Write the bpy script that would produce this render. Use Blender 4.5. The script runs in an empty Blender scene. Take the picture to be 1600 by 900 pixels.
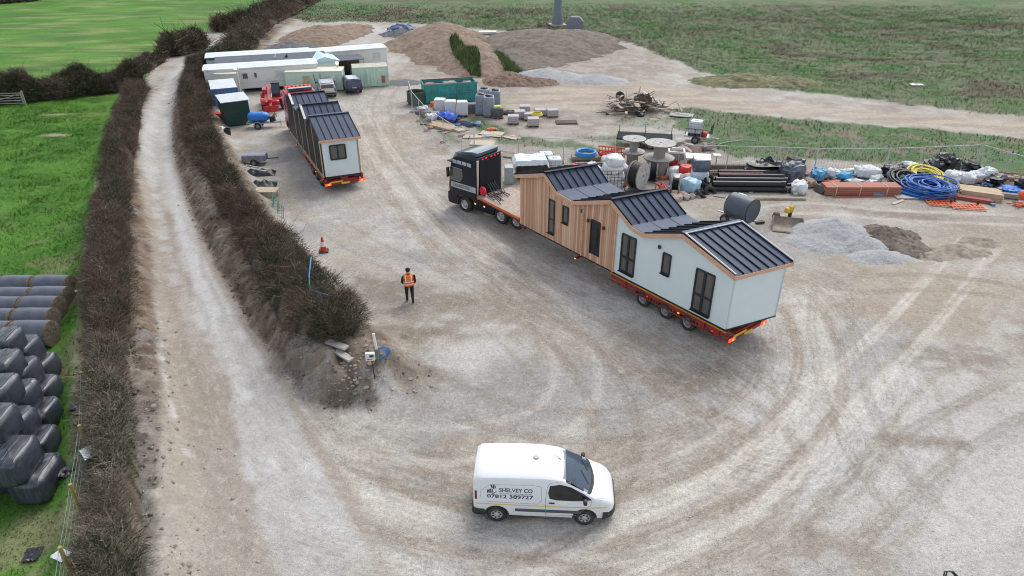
import bpy, bmesh, math, random
import numpy as np
from mathutils import Vector, Matrix, noise as mnoise
from mathutils.bvhtree import BVHTree

scene = bpy.context.scene
COL = scene.collection
R = math.radians
PI = math.pi
rnd = random.Random(7)

# ------------------------------------------------------------------ camera, sky, sun, exposure
PITCH, CAMH, FPX = 29.0, 16.8, 1067.0
cam = bpy.data.cameras.new('camera'); cam.sensor_width = 36; cam.lens = 36 * FPX / 1600
cam.clip_start = 0.1; cam.clip_end = 3000
camo = bpy.data.objects.new('camera', cam); COL.objects.link(camo)
camo.location = (0, 0, CAMH); camo.rotation_euler = (R(90 - PITCH), 0, 0)
scene.camera = camo
SUN_EL, SUN_AZ = 52, 25          # degrees; azimuth counted clockwise from +y
w = bpy.data.worlds.new('World'); scene.world = w; w.use_nodes = True
nt = w.node_tree; nt.nodes.clear()
sky = nt.nodes.new('ShaderNodeTexSky'); sky.sky_type = 'NISHITA'; sky.sun_disc = False
sky.sun_elevation = R(SUN_EL); sky.sun_rotation = R(SUN_AZ)
sky.air_density = 1.0; sky.dust_density = 1.5; sky.ozone_density = 1.0
hs = nt.nodes.new('ShaderNodeHueSaturation'); hs.inputs['Saturation'].default_value = 0.42
bg = nt.nodes.new('ShaderNodeBackground'); bg.inputs['Strength'].default_value = 0.14
wo = nt.nodes.new('ShaderNodeOutputWorld')
nt.links.new(sky.outputs[0], hs.inputs['Color']); nt.links.new(hs.outputs[0], bg.inputs['Color']); nt.links.new(bg.outputs[0], wo.inputs[0])
sl = bpy.data.lights.new('sun', 'SUN'); sl.energy = 0.9; sl.angle = R(30); sl.color = (1, .96, .90)
so = bpy.data.objects.new('sun', sl); COL.objects.link(so)
so.rotation_euler = (R(90 - SUN_EL), 0, R(180 - SUN_AZ))
so.location = (0, 0, 60)
scene.view_settings.view_transform = 'Standard'; scene.view_settings.look = 'None'
scene.view_settings.gamma = 1; scene.view_settings.use_curve_mapping = False
scene.view_settings.exposure = 0.88
scene.render.engine = 'CYCLES'
scene.cycles.max_bounces = 6; scene.cycles.diffuse_bounces = 3; scene.cycles.glossy_bounces = 3
scene.cycles.transparent_max_bounces = 8
scene.cycles.use_denoising = True
scene.cycles.sample_clamp_indirect = 6
scene.cycles.pixel_filter_type = 'BLACKMAN_HARRIS'; scene.cycles.filter_width = 1.05

# ------------------------------------------------------------------ measured positions: a sight line met with the ground (or a height z)
_cp, _sp = math.cos(R(PITCH)), math.sin(R(PITCH))
def ray(px, py):
    u = (px - 800) / FPX; v = (py - 450) / FPX
    return np.array([u, _cp - v * _sp, -_sp - v * _cp])
def G(px, py, z=0.0):
    d = ray(px, py); t = (z - CAMH) / d[2]
    return Vector((t * d[0], t * d[1], z))
def heading(a, b):
    d = b - a
    return math.atan2(d.y, d.x)

# ------------------------------------------------------------------ noise
def _hash(i, j, s):
    n = (i.astype(np.int64) * 374761393 + j.astype(np.int64) * 668265263 + s * 974634777) & 0x7fffffff
    n = ((n ^ (n >> 13)) * 1274126177) & 0x7fffffff
    return ((n ^ (n >> 16)) & 0xffff) / 65535.0
def vn(x, y, sc=1.0, seed=0):
    x = np.asarray(x, float) / sc; y = np.asarray(y, float) / sc
    i = np.floor(x); j = np.floor(y); fx = x - i; fy = y - j
    fx = fx * fx * (3 - 2 * fx); fy = fy * fy * (3 - 2 * fy)
    a = _hash(i, j, seed); b = _hash(i + 1, j, seed); c = _hash(i, j + 1, seed); d = _hash(i + 1, j + 1, seed)
    return (a * (1 - fx) + b * fx) * (1 - fy) + (c * (1 - fx) + d * fx) * fy
def fbm(x, y, sc=1.0, seed=0, o=4):
    t = 0; a = .5; n = 0
    for k in range(o):
        t = t + a * vn(x, y, sc, seed + k * 17); n += a; a *= .5; sc *= .5
    return t / n
def sst(a, b, x):
    t = np.clip((x - a) / (b - a), 0, 1); return t * t * (3 - 2 * t)
def polyline_dist(X, Y, pts):
    """distance to an open polyline, signed across it (left of travel positive), and arc length of the nearest point"""
    best = np.full(X.shape, 1e9); sg = np.zeros(X.shape); S = np.zeros(X.shape); s0 = 0
    for (x0, y0), (x1, y1) in zip(pts[:-1], pts[1:]):
        dx, dy = x1 - x0, y1 - y0; L = math.hypot(dx, dy) + 1e-9
        t = np.clip(((X - x0) * dx + (Y - y0) * dy) / L / L, 0, 1)
        ex = X - x0 - t * dx; ey = Y - y0 - t * dy; d = np.hypot(ex, ey)
        m = d < best
        best = np.where(m, d, best); sg = np.where(m, np.sign(dx * ey - dy * ex), sg); S = np.where(m, s0 + t * L, S); s0 += L
    return best, best * sg, S
def poly_sd(X, Y, pts):
    """signed distance to a closed polygon, positive inside"""
    best = np.full(X.shape, 1e9); ins = np.zeros(X.shape, bool); n = len(pts)
    for k in range(n):
        (x0, y0), (x1, y1) = pts[k], pts[(k + 1) % n]
        dx, dy = x1 - x0, y1 - y0; L2 = dx * dx + dy * dy + 1e-12
        t = np.clip(((X - x0) * dx + (Y - y0) * dy) / L2, 0, 1)
        best = np.minimum(best, np.hypot(X - x0 - t * dx, Y - y0 - t * dy))
        c = ((y0 > Y) != (y1 > Y)) & (X < (x1 - x0) * (Y - y0) / (y1 - y0 + 1e-12) + x0)
        ins ^= c
    return np.where(ins, best, -best)
def GP(pts, z=0.0):
    return [tuple(G(px, py, z)[:2]) for px, py in pts]
def smooth_path(pts, n=8):
    out = []
    P_ = [pts[0]] + list(pts) + [pts[-1]]
    for k in range(1, len(P_) - 2):
        p0, p1, p2, p3 = [np.array(P_[k + q], float) for q in (-1, 0, 1, 2)]
        for i in range(n):
            t = i / n
            out.append(tuple(.5 * (2 * p1 + (p2 - p0) * t + (2 * p0 - 5 * p1 + 4 * p2 - p3) * t * t + (3 * p1 - p0 - 3 * p2 + p3) * t ** 3)))
    out.append(tuple(pts[-1])); return out

# ------------------------------------------------------------------ materials
MATS = {}
def mat(name, col, rough=.7, var=.12, scale=6.0, metal=0.0, bump=0.0, dirt=0.0, dirtcol=(.30, .25, .19), spec=.5, stretch=None, coat=0.0):
    if name in MATS: return MATS[name]
    m = bpy.data.materials.new(name); m.use_nodes = True; t = m.node_tree; N = t.nodes; L = t.links
    b = N['Principled BSDF']; b.inputs['Roughness'].default_value = rough; b.inputs['Metallic'].default_value = metal
    b.inputs['Specular IOR Level'].default_value = spec
    if coat: b.inputs['Coat Weight'].default_value = coat; b.inputs['Coat Roughness'].default_value = .08
    tc = N.new('ShaderNodeTexCoord'); vec = tc.outputs['Object']
    if stretch:
        mp = N.new('ShaderNodeMapping'); mp.inputs['Scale'].default_value = stretch; L.new(vec, mp.inputs[0]); vec = mp.outputs[0]
    nz = N.new('ShaderNodeTexNoise'); nz.inputs['Scale'].default_value = scale; nz.inputs['Detail'].default_value = 6; nz.inputs['Roughness'].default_value = .65
    L.new(vec, nz.inputs['Vector'])
    rp = N.new('ShaderNodeValToRGB'); e = rp.color_ramp.elements
    e[0].position = .3; e[1].position = .72
    e[0].color = tuple(max(0, c * (1 - var)) for c in col) + (1,); e[1].color = tuple(min(1, c * (1 + var)) for c in col) + (1,)
    L.new(nz.outputs['Fac'], rp.inputs[0]); out = rp.outputs[0]
    if dirt:
        n2 = N.new('ShaderNodeTexNoise'); n2.inputs['Scale'].default_value = scale * .35; n2.inputs['Detail'].default_value = 8; n2.inputs['Roughness'].default_value = .7
        L.new(tc.outputs['Object'], n2.inputs['Vector'])
        mr = N.new('ShaderNodeMapRange'); mr.inputs[1].default_value = .48; mr.inputs[2].default_value = .75; mr.inputs[4].default_value = dirt
        L.new(n2.outputs['Fac'], mr.inputs[0])
        mx = N.new('ShaderNodeMix'); mx.data_type = 'RGBA'; mx.inputs['B'].default_value = dirtcol + (1,)
        L.new(mr.outputs[0], mx.inputs['Factor']); L.new(out, mx.inputs['A']); out = mx.outputs['Result']
    L.new(out, b.inputs['Base Color'])
    if bump:
        bp = N.new('ShaderNodeBump'); bp.inputs['Strength'].default_value = bump; bp.inputs['Distance'].default_value = .03
        L.new(nz.outputs['Fac'], bp.inputs['Height']); L.new(bp.outputs[0], b.inputs['Normal'])
    MATS[name] = m; return m
def glow(name, col, strength):
    if name in MATS: return MATS[name]
    m = bpy.data.materials.new(name); m.use_nodes = True; b = m.node_tree.nodes['Principled BSDF']
    b.inputs['Base Color'].default_value = col + (1,); b.inputs['Emission Color'].default_value = col + (1,); b.inputs['Emission Strength'].default_value = strength
    MATS[name] = m; return m
def glass(name, col=(.02, .025, .03), rough=.04, alpha=1.0):
    if name in MATS: return MATS[name]
    m = bpy.data.materials.new(name); m.use_nodes = True; b = m.node_tree.nodes['Principled BSDF']
    b.inputs['Base Color'].default_value = col + (1,); b.inputs['Roughness'].default_value = rough; b.inputs['Specular IOR Level'].default_value = .7
    b.inputs['Alpha'].default_value = alpha
    MATS[name] = m; return m
def attr_mat(name, attr='col', rough=.9, var=.0, scale=20, spec=.2, trans=0.0):
    if name in MATS: return MATS[name]
    m = bpy.data.materials.new(name); m.use_nodes = True; t = m.node_tree; b = t.nodes['Principled BSDF']
    a = t.nodes.new('ShaderNodeAttribute'); a.attribute_name = attr
    b.inputs['Roughness'].default_value = rough; b.inputs['Specular IOR Level'].default_value = spec
    t.links.new(a.outputs['Color'], b.inputs['Base Color'])
    MATS[name] = m; return m

# ------------------------------------------------------------------ mesh builder
class MB:
    def __init__(s):
        s.v = []; s.f = []; s.m = []; s.M = Matrix.Identity(4); s.mi = 0
    def at(s, loc=(0, 0, 0), rz=0, rx=0, ry=0):
        s.M = Matrix.Translation(Vector(loc)) @ Matrix.Rotation(rz, 4, 'Z') @ Matrix.Rotation(ry, 4, 'Y') @ Matrix.Rotation(rx, 4, 'X'); return s
    def add(s, vs, fs, mi=None):
        o = len(s.v); M = s.M
        s.v += [tuple(M @ Vector(p)) for p in vs]
        s.f += [tuple(i + o for i in f) for f in fs]
        s.m += [s.mi if mi is None else mi] * len(fs); return s
    def box(s, c, d, top=(1, 1), rz=0, mi=None, sh=(0, 0)):
        x, y, z = d[0] / 2, d[1] / 2, d[2] / 2; ca, sa = math.cos(rz), math.sin(rz); vs = []
        for zz, (tx, ty), (ox, oy) in ((-z, (1, 1), (0, 0)), (z, top, sh)):
            for sx, sy in ((-1, -1), (1, -1), (1, 1), (-1, 1)):
                px, py = sx * x * tx + ox, sy * y * ty + oy
                vs.append((c[0] + px * ca - py * sa, c[1] + px * sa + py * ca, c[2] + zz))
        return s.add(vs, [(3, 2, 1, 0), (4, 5, 6, 7), (0, 1, 5, 4), (1, 2, 6, 5), (2, 3, 7, 6), (3, 0, 4, 7)], mi)
    def bar(s, a, b, wd, ht=None, mi=None):
        a, b = Vector(a), Vector(b); d = b - a; L = d.length
        if L < 1e-6: return s
        d /= L; up = Vector((0, 0, 1)) if abs(d.z) < .95 else Vector((1, 0, 0))
        r = d.cross(up).normalized() * wd / 2; u = r.normalized().cross(d).normalized() * (ht or wd) / 2
        vs = [p + q for p in (a, b) for q in (-r - u, r - u, r + u, -r + u)]
        return s.add(vs, [(0, 1, 2, 3), (7, 6, 5, 4), (0, 4, 5, 1), (1, 5, 6, 2), (2, 6, 7, 3), (3, 7, 4, 0)], mi)
    def cyl(s, a, b, r, r2=None, n=16, cap=True, mi=None):
        return s.tube([a, b], [r, r if r2 is None else r2], n, cap, mi)
    def tube(s, pts, r, n=8, cap=True, mi=None, closed=False):
        P_ = [Vector(p) for p in pts]; rr = r if isinstance(r, (list, tuple)) else [r] * len(P_)
        vs = []; nrm = None; k = len(P_)
        for i, p in enumerate(P_):
            d = (P_[(i + 1) % k] - P_[i - 1]) if (closed or 0 < i < k - 1) else (P_[1] - P_[0] if i == 0 else P_[-1] - P_[-2])
            d.normalize()
            if nrm is None:
                nrm = d.cross(Vector((0, 0, 1)) if abs(d.z) < .9 else Vector((1, 0, 0))).normalized()
            nrm = (nrm - d * nrm.dot(d)).normalized(); b = d.cross(nrm)
            vs += [p + (nrm * math.cos(2 * PI * j / n) + b * math.sin(2 * PI * j / n)) * rr[i] for j in range(n)]
        fs = []
        for i in range(k if closed else k - 1):
            q = (i + 1) % k
            fs += [(i * n + j, i * n + (j + 1) % n, q * n + (j + 1) % n, q * n + j) for j in range(n)]
        if cap and not closed: fs += [tuple(range(n))[::-1], tuple((k - 1) * n + j for j in range(n))]
        return s.add(vs, fs, mi)
    def prism(s, poly, axis, a0, a1, mi=None):
        n = len(poly)
        f = {'x': lambda p, a: (a, p[0], p[1]), 'y': lambda p, a: (p[0], a, p[1]), 'z': lambda p, a: (p[0], p[1], a)}[axis]
        vs = [f(p, a0) for p in poly] + [f(p, a1) for p in poly]
        fs = [tuple(range(n)), tuple(range(2 * n - 1, n - 1, -1))] + [(i, i + n, (i + 1) % n + n, (i + 1) % n) for i in range(n)]
        return s.add(vs, fs, mi)
    def lathe(s, prof, c=(0, 0, 0), axis='z', n=24, mi=None):
        vs = []; fs = []
        for r, h in prof:
            for j in range(n):
                a = 2 * PI * j / n; p = (r * math.cos(a), r * math.sin(a), h)
                p = {'z': p, 'y': (p[0], h, p[1]), 'x': (h, p[0], p[1])}[axis]
                vs.append((c[0] + p[0], c[1] + p[1], c[2] + p[2]))
        for i in range(len(prof) - 1):
            fs += [(i * n + j, i * n + (j + 1) % n, (i + 1) * n + (j + 1) % n, (i + 1) * n + j) for j in range(n)]
        return s.add(vs, fs, mi)
    def torus(s, c, Rr, r, axis='z', n=28, k=8, sq=1.0, mi=None):
        return s.lathe([(Rr + r * math.cos(2 * PI * q / k), r * sq * math.sin(2 * PI * q / k)) for q in range(k + 1)], c, axis, n, mi)
    def sheet(s, fn, nu, nv, mi=None):
        vs = [fn(i / nu, j / nv) for i in range(nu + 1) for j in range(nv + 1)]; q = nv + 1
        return s.add(vs, [(i * q + j, (i + 1) * q + j, (i + 1) * q + j + 1, i * q + j + 1) for i in range(nu) for j in range(nv)], mi)
    def bag(s, c, d, seed=0, amp=.06, e=4.0, n=10, fr=2.5, mi=None, rz=0, sag=0.0):
        """a soft block: rounded box (superellipsoid) with creases and dents"""
        vs = []; fs = []; nu, nv = 2 * n, n; o = Vector((seed * 7.31, seed * 3.7, seed * 1.9)); ca, sa = math.cos(rz), math.sin(rz)
        pw = lambda t: math.copysign(abs(t) ** (2 / e), t)
        for j in range(nv + 1):
            ph = -PI / 2 + PI * j / nv
            for i in range(nu):
                th = 2 * PI * i / nu
                p = Vector((pw(math.cos(ph)) * pw(math.cos(th)), pw(math.cos(ph)) * pw(math.sin(th)), pw(math.sin(ph))))
                q = Vector((p.x * d[0], p.y * d[1], p.z * d[2]))
                k = 1 + amp * (mnoise.noise(q * fr + o) * 1.4 + .6 * mnoise.noise(q * fr * 2.7 + o))
                x, y, z = p.x * d[0] / 2 * k, p.y * d[1] / 2 * k, p.z * d[2] / 2 * k
                if sag: x *= 1 + sag * max(0, -p.z); y *= 1 + sag * max(0, -p.z)
                z = max(z, -d[2] / 2)
                vs.append((c[0] + x * ca - y * sa, c[1] + x * sa + y * ca, c[2] + z))
        for j in range(nv):
            fs += [(j * nu + i, j * nu + (i + 1) % nu, (j + 1) * nu + (i + 1) % nu, (j + 1) * nu + i) for i in range(nu)]
        return s.add(vs, fs, mi)
    def rock(s, c, r, seed, mi=None, flat=.7):
        return s.bag(c, (2 * r * (.8 + .4 * _h1(seed)), 2 * r * (.7 + .5 * _h1(seed + 3)), 2 * r * flat), seed, .35, 2.6, 5, 1.3 / max(r, .05), mi, rz=seed)
    def loft(s, rings, mi=None, close=True, cap=True):
        n = len(rings[0]); vs = [p for r_ in rings for p in r_]; fs = []
        for i in range(len(rings) - 1):
            for j in range(n if close else n - 1):
                fs.append((i * n + j, i * n + (j + 1) % n, (i + 1) * n + (j + 1) % n, (i + 1) * n + j))
        if cap: fs += [tuple(range(n))[::-1], tuple((len(rings) - 1) * n + j for j in range(n))]
        return s.add(vs, fs, mi)
    def mesh(s, name):
        me = bpy.data.meshes.new(name); me.from_pydata(s.v, [], s.f); return me
def _h1(n):
    return (math.sin(n * 12.9898) * 43758.5453) % 1.0

def P(name, mb, m, parent=None, bevel=0, smooth=40, label=None):
    me = mb.mesh(name) if isinstance(mb, MB) else mb
    ms = m if isinstance(m, (list, tuple)) else [m]
    for q in ms: me.materials.append(q)
    if isinstance(mb, MB) and len(ms) > 1: me.polygons.foreach_set('material_index', mb.m)
    bm = bmesh.new(); bm.from_mesh(me); bmesh.ops.recalc_face_normals(bm, faces=bm.faces); bm.to_mesh(me); bm.free()
    if smooth:
        me.polygons.foreach_set('use_smooth', [True] * len(me.polygons)); me.set_sharp_from_angle(angle=R(smooth))
    o = bpy.data.objects.new(name, me); COL.objects.link(o)
    if parent is not None: o.parent = parent
    if bevel:
        b = o.modifiers.new('bevel', 'BEVEL'); b.width = bevel; b.segments = 2; b.limit_method = 'ANGLE'; b.angle_limit = R(35); b.harden_normals = False
    if label: o['label'] = label
    return o
def tag(o, label, cat, group=None, kind=None):
    if label: o['label'] = label
    if cat: o['category'] = cat
    if group: o['group'] = group
    if kind: o['kind'] = kind
    return o
def T(name, label, cat, loc=(0, 0, 0), rz=0, group=None):
    o = bpy.data.objects.new(name, None); COL.objects.link(o); o.empty_display_size = .3
    o.location = loc; o.rotation_euler = (0, 0, rz); return tag(o, label, cat, group)
def S(name, mb, m, label, cat, loc=(0, 0, 0), rz=0, group=None, bevel=0, smooth=40):
    o = P(name, mb, m, None, bevel, smooth); o.location = loc; o.rotation_euler = (0, 0, rz); return tag(o, label, cat, group)
def dup(root, loc, rz=None, label=None, scale=None):
    r = root.copy(); COL.objects.link(r); r.location = loc
    if rz is not None: r.rotation_euler = (0, 0, rz)
    if label: r['label'] = label
    if scale: r.scale = scale
    for ch in root.children:
        c = ch.copy(); COL.objects.link(c); c.parent = r
        for g in ch.children:
            d = g.copy(); COL.objects.link(d); d.parent = c
    return r
_txt = {}
def text_mesh(txt, size, width=None):
    """letters as a flat mesh in the xy plane, centred; width squeezes the line to that length"""
    cu = bpy.data.curves.new('lettering', 'FONT'); cu.body = txt; cu.size = size; cu.align_x = 'CENTER'; cu.align_y = 'CENTER'; cu.resolution_u = 3; cu.offset = size * .022
    o = bpy.data.objects.new('lettering', cu); COL.objects.link(o)
    dg = bpy.context.evaluated_depsgraph_get(); me = bpy.data.meshes.new_from_object(o.evaluated_get(dg))
    bpy.data.objects.remove(o)
    vs = [v.co.copy() for v in me.vertices]; fs = [tuple(p.vertices) for p in me.polygons]; bpy.data.meshes.remove(me)
    if width:
        x0 = min(v.x for v in vs); x1 = max(v.x for v in vs); k = width / (x1 - x0)
        for v in vs: v.x *= k
    return vs, fs
def np_mesh(name, verts, faces, col=None, mat_=None, attrs=None):
    """faces: (n,3) or (n,4) array"""
    me = bpy.data.meshes.new(name); k = faces.shape[1]; nf = len(faces)
    me.vertices.add(len(verts)); me.vertices.foreach_set('co', np.asarray(verts, np.float32).ravel())
    me.loops.add(nf * k); me.loops.foreach_set('vertex_index', np.asarray(faces, np.int32).ravel())
    me.polygons.add(nf); me.polygons.foreach_set('loop_start', np.arange(0, nf * k, k, dtype=np.int32))
    me.update(calc_edges=True)
    if col is not None:
        a = me.attributes.new('col', 'FLOAT_COLOR', 'POINT')
        c = np.ones((len(verts), 4), np.float32); c[:, :3] = col; a.data.foreach_set('color', c.ravel())
    for k_, v in (attrs or {}).items():
        if v.ndim == 1:
            a = me.attributes.new(k_, 'FLOAT', 'POINT'); a.data.foreach_set('value', v.astype(np.float32))
        else:
            a = me.attributes.new(k_, 'FLOAT_VECTOR', 'POINT'); a.data.foreach_set('vector', v.astype(np.float32).ravel())
    if mat_: me.materials.append(mat_)
    return me
# ------------------------------------------------------------------ terrain
def hedge_path(rows, z=1.0, n=6):
    """rows of (y, xleft, xright) as measured -> list of (x, y, halfwidth) on the ground"""
    pts = []
    for y, a, b in rows:
        p, q = G(a, y, z), G(b, y, z); pts.append(((p.x + q.x) / 2, (p.y + q.y) / 2, (q - p).length / 2))
    return smooth_path(pts, n)
LEFT_ROWS = [(1010, 90, 225), (900, 120, 222), (800, 138, 222), (700, 140, 212), (600, 137, 203), (500, 137, 203), (400, 140, 203), (340, 147, 203), (300, 152, 205), (250, 160, 210), (200, 172, 218), (165, 185, 222), (135, 198, 232)]
RIGHT_ROWS = [(552, 508, 588), (535, 485, 580), (515, 450, 570), (480, 426, 545), (440, 405, 505), (400, 385, 470), (360, 365, 428), (320, 345, 398), (280, 325, 368), (240, 305, 350), (200, 288, 333), (170, 283, 328), (140, 283, 322), (110, 290, 322)]
TOP_ROWS = [(110, 290, 330), (88, 305, 395), (70, 335, 415), (50, 352, 430), (30, 385, 452), (12, 415, 490), (-8, 445, 530)]
TOP_ROWS = [(y, a + (b_ - a) * .06, b_ - (b_ - a) * .2) for y, a, b_ in TOP_ROWS]
HL = hedge_path(LEFT_ROWS); HR = hedge_path(RIGHT_ROWS); HT = hedge_path(TOP_ROWS)
HLc = [p[:2] for p in HL]; HRc = [p[:2] for p in HR]; HTc = [p[:2] for p in HT]
LANE = smooth_path(GP([(470, 1050), (445, 900), (415, 800), (380, 700), (355, 600), (316, 500), (283, 400), (256, 300), (245, 230), (250, 180), (268, 135), (300, 95), (335, 70), (375, 45), (420, 18), (470, -10)]), 6)
def hgt(X, Y):
    X = np.asarray(X, float); Y = np.asarray(Y, float)
    dL, sL, _ = polyline_dist(X, Y, HLc); dR, _, _ = polyline_dist(X, Y, HRc); dT, _, _ = polyline_dist(X, Y, HTc)
    dl, _, _ = polyline_dist(X, Y, LANE)
    n = fbm(X, Y, 2.2, 3) - .5
    z = .75 * np.exp(-(dL / 1.8) ** 6) * (1 + .5 * n) + .85 * np.exp(-(dR / 2.0) ** 6) * (1 + .5 * n) + .6 * np.exp(-(dT / 3.5) ** 2)
    z = z + .25 * np.where(sL > 0, sst(0, 3, dL), 0) * sst(400, 60, Y)
    z = z - .12 * np.exp(-(dl / 1.9) ** 4) * sst(14, 24, Y)
    far = np.clip(Y - 80, 0, None); z = z + 0.00006 * far ** 2 * sst(80, 200, Y)
    # loose spoil at the end of the hedge bank
    for (px, py, r_, h_) in ((545, 560, 2.0, .55), (590, 585, 1.8, .35), (500, 580, 2.0, .35)):
        c = G(px, py); z = z + h_ * np.exp(-(((X - c.x) ** 2 + (Y - c.y) ** 2) / r_ ** 2)) * (1 + 1.2 * n)
    return z
def gz(x, y): return float(hgt(np.array([x]), np.array([y]))[0])
def GT(px, py):
    z = 0
    for _ in range(8):
        p = G(px, py, z); z = .5 * z + .5 * gz(p.x, p.y)
    p = G(px, py, z); p.z = gz(p.x, p.y); return p

def axis_coords(segs):
    out = [segs[0][0]]
    for a, b, st in segs:
        n = max(1, int(round((b - a) / st))); out += [a + (b - a) * k / n for k in range(1, n + 1)]
    return np.array(out)
gx = axis_coords([(-500, -200, 30), (-200, -100, 8), (-100, -50, 2), (-50, -32, .6), (-32, -18, .22), (-18, 26, .13), (26, 42, .22), (42, 60, .6), (60, 120, 2), (120, 220, 8), (220, 520, 30)])
gy = axis_coords([(2, 9, .5), (9, 44, .13), (44, 62, .2), (62, 100, .35), (100, 170, 1.0), (170, 300, 6), (300, 900, 40)])
X, Y = np.meshgrid(gx, gy); NX, NY = len(gx), len(gy); X = X.ravel(); Y = Y.ravel()

# signed distances / zones
dL, sL, aL = polyline_dist(X, Y, HLc); dR, sR, aR = polyline_dist(X, Y, HRc); dT, sT, _ = polyline_dist(X, Y, HTc)
dl, sl_, al = polyline_dist(X, Y, LANE)
nA = fbm(X, Y, 3.0, 1); nB = fbm(X, Y, 1.1, 5); nC = fbm(X, Y, .45, 9, 3); nD = fbm(X, Y, 9.0, 21)
def zone(pxs, soft, rough=.0, seed=0, nsc=1.6):
    sd = poly_sd(X, Y, GP(pxs)); sd = sd + rough * (fbm(X, Y, nsc, 40 + seed) - .5) * 2
    return sst(-soft, soft, sd)
def blob(px, py, rx, ry, rot=0, rough=.5, seed=0, z=0, soft=.5):
    c = G(px, py, z); ca, sa = math.cos(rot), math.sin(rot); u = (X - c.x) * ca + (Y - c.y) * sa; v = -(X - c.x) * sa + (Y - c.y) * ca
    d = np.sqrt((u / rx) ** 2 + (v / ry) ** 2) + rough * (fbm(X, Y, min(rx, ry) * .8, 60 + seed) - .5) * 2
    return sst(1 + soft, 1 - soft, d)
leftside = np.where((sL > 0) | (Y > 400), 1.0, 0.0)
leftg = leftside * sst(.9, 1.5, dL)
# beyond the end of the left hedge the lane's far side is grass too
upl = zone([(-900, 172), (0, 172), (150, 150), (205, 118), (260, 82), (335, 44), (392, 20), (440, -10), (470, -60), (-900, -60)], .8, .6, 2)
leftg = np.maximum(leftg * sst(-1, 1, GP([(0, 110)])[0][1] - Y), upl)
fieldR = zone([(452, 30), (500, 36), (560, 33), (640, 36), (740, 44), (900, 58), (985, 66), (1050, 92), (1100, 112), (1180, 136), (1280, 146), (1400, 160), (1500, 172), (1620, 184), (2600, 300), (3600, 60), (3000, -60), (440, -60), (430, 10)], .7, 1.2, 3)
fieldR2 = zone([(1040, 172), (1075, 168), (1130, 176), (1300, 191), (1450, 203), (1620, 217), (2600, 330), (2600, 400), (1640, 292), (1590, 272), (1480, 258), (1300, 250), (1190, 250), (1135, 243), (1105, 226), (1075, 212), (1050, 196)], .5, .9, 4)
patchg = np.maximum.reduce([zone([(722, 178), (745, 180), (790, 202), (792, 208), (760, 212), (728, 190)], .5, .5, 5) * .9, zone([(760, 206), (820, 214), (905, 222), (935, 226), (930, 236), (850, 232), (780, 222)], .5, 1.0, 6) * .75,
    zone([(890, 212), (980, 212), (1040, 205), (1060, 235), (960, 228)], .6, 1.0, 7) * .55, zone([(640, 165), (655, 170), (690, 200), (720, 222), (712, 224), (672, 200)], .4, .6, 8) * .6, zone([(930, 172), (1000, 178), (1060, 190), (1050, 205), (960, 196)], .6, 1.2, 9) * .45])
rough_mix = sst(.45, .62, fbm(X, Y, 6.0, 77) * .6 + fbm(X, Y, 1.8, 78) * .4)
fieldR = np.clip(fieldR, 0, 1); fieldR2 = np.clip(fieldR2 * (0.75 + .35 * nA), 0, 1)

# colours (linear base colours; near grass darkened for tuft shade)
def C(r, g, b): return np.array([r, g, b])[None, :]
def mixc(a, b, m): return a * (1 - m[:, None]) + b * m[:, None]
base = mixc(C(.345, .30, .24), C(.40, .36, .30), sst(.35, .65, nA))
base = mixc(base, C(.235, .195, .150), .55 * sst(.52, .75, fbm(X, Y, 2.6, 13)))
base = mixc(base, C(.50, .475, .435), .5 * sst(.55, .72, fbm(X, Y, 1.9, 15)))
base = mixc(base, C(.31, .30, .29), .4 * sst(.58, .75, fbm(X, Y, 1.3, 17)))
# broad tonal areas of the yard
tan_, pale, grey, damp, brown = C(.345, .28, .205), C(.50, .47, .425), C(.30, .285, .262), C(.205, .165, .122), C(.23, .175, .125)
base = mixc(base, pale, .75 * np.maximum.reduce([blob(1420, 640, 5.5, 4.5, 0, .7, 1), blob(1560, 760, 5, 4, 0, .7, 2), blob(1330, 760, 3.5, 1.6, .2, .7, 3), blob(730, 550, 1.8, 1.6, 0, .8, 4), blob(420, 640, 1.6, 4, .2, .6, 5), blob(1270, 460, 2.0, 1.0, 0, .8, 6), blob(930, 480, 3, 1, -.5, .8, 7)]))
base = mixc(base, grey, .7 * np.maximum.reduce([blob(900, 600, 7, 1.9, 0, .8, 8), blob(1220, 385, 2.6, 3.0, .3, .6, 9), blob(430, 240, 2.2, 2.2, 0, .7, 10), blob(478, 362, 1.4, 1.6, 0, .6, 11), blob(648, 402, 1.8, .7, 0, .7, 12), blob(1360, 540, 3, 1.4, .5, .8, 13), blob(790, 640, 5, 1.6, 0, .8, 14)]))
base = mixc(base, damp, .75 * np.maximum.reduce([blob(600, 455, 2.6, 1.1, 0, .8, 15), blob(660, 475, 2.4, 1.2, .3, .8, 16), blob(640, 520, 1.6, .7, 0, .8, 17), blob(1450, 545, 1.4, .6, -.2, .8, 18), blob(1440, 690, 1.8, .4, -.1, .8, 19), blob(560, 205, 1.6, 2.2, 0, .8, 20), blob(1500, 560, 2.2, .9, .1, .9, 50), blob(1080, 590, 2.5, .8, 0, .9, 51), blob(1400, 335, 3, .7, -.3, .8, 52)]))
base = mixc(base, tan_, .7 * np.maximum.reduce([blob(1430, 450, 6, 3.5, -.3, .7, 21), blob(720, 690, .9, .35, 0, .6, 22), blob(600, 210, 3, 4, .3, .7, 23), blob(1480, 380, 5, 2, 0, .7, 24)]))
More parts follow.
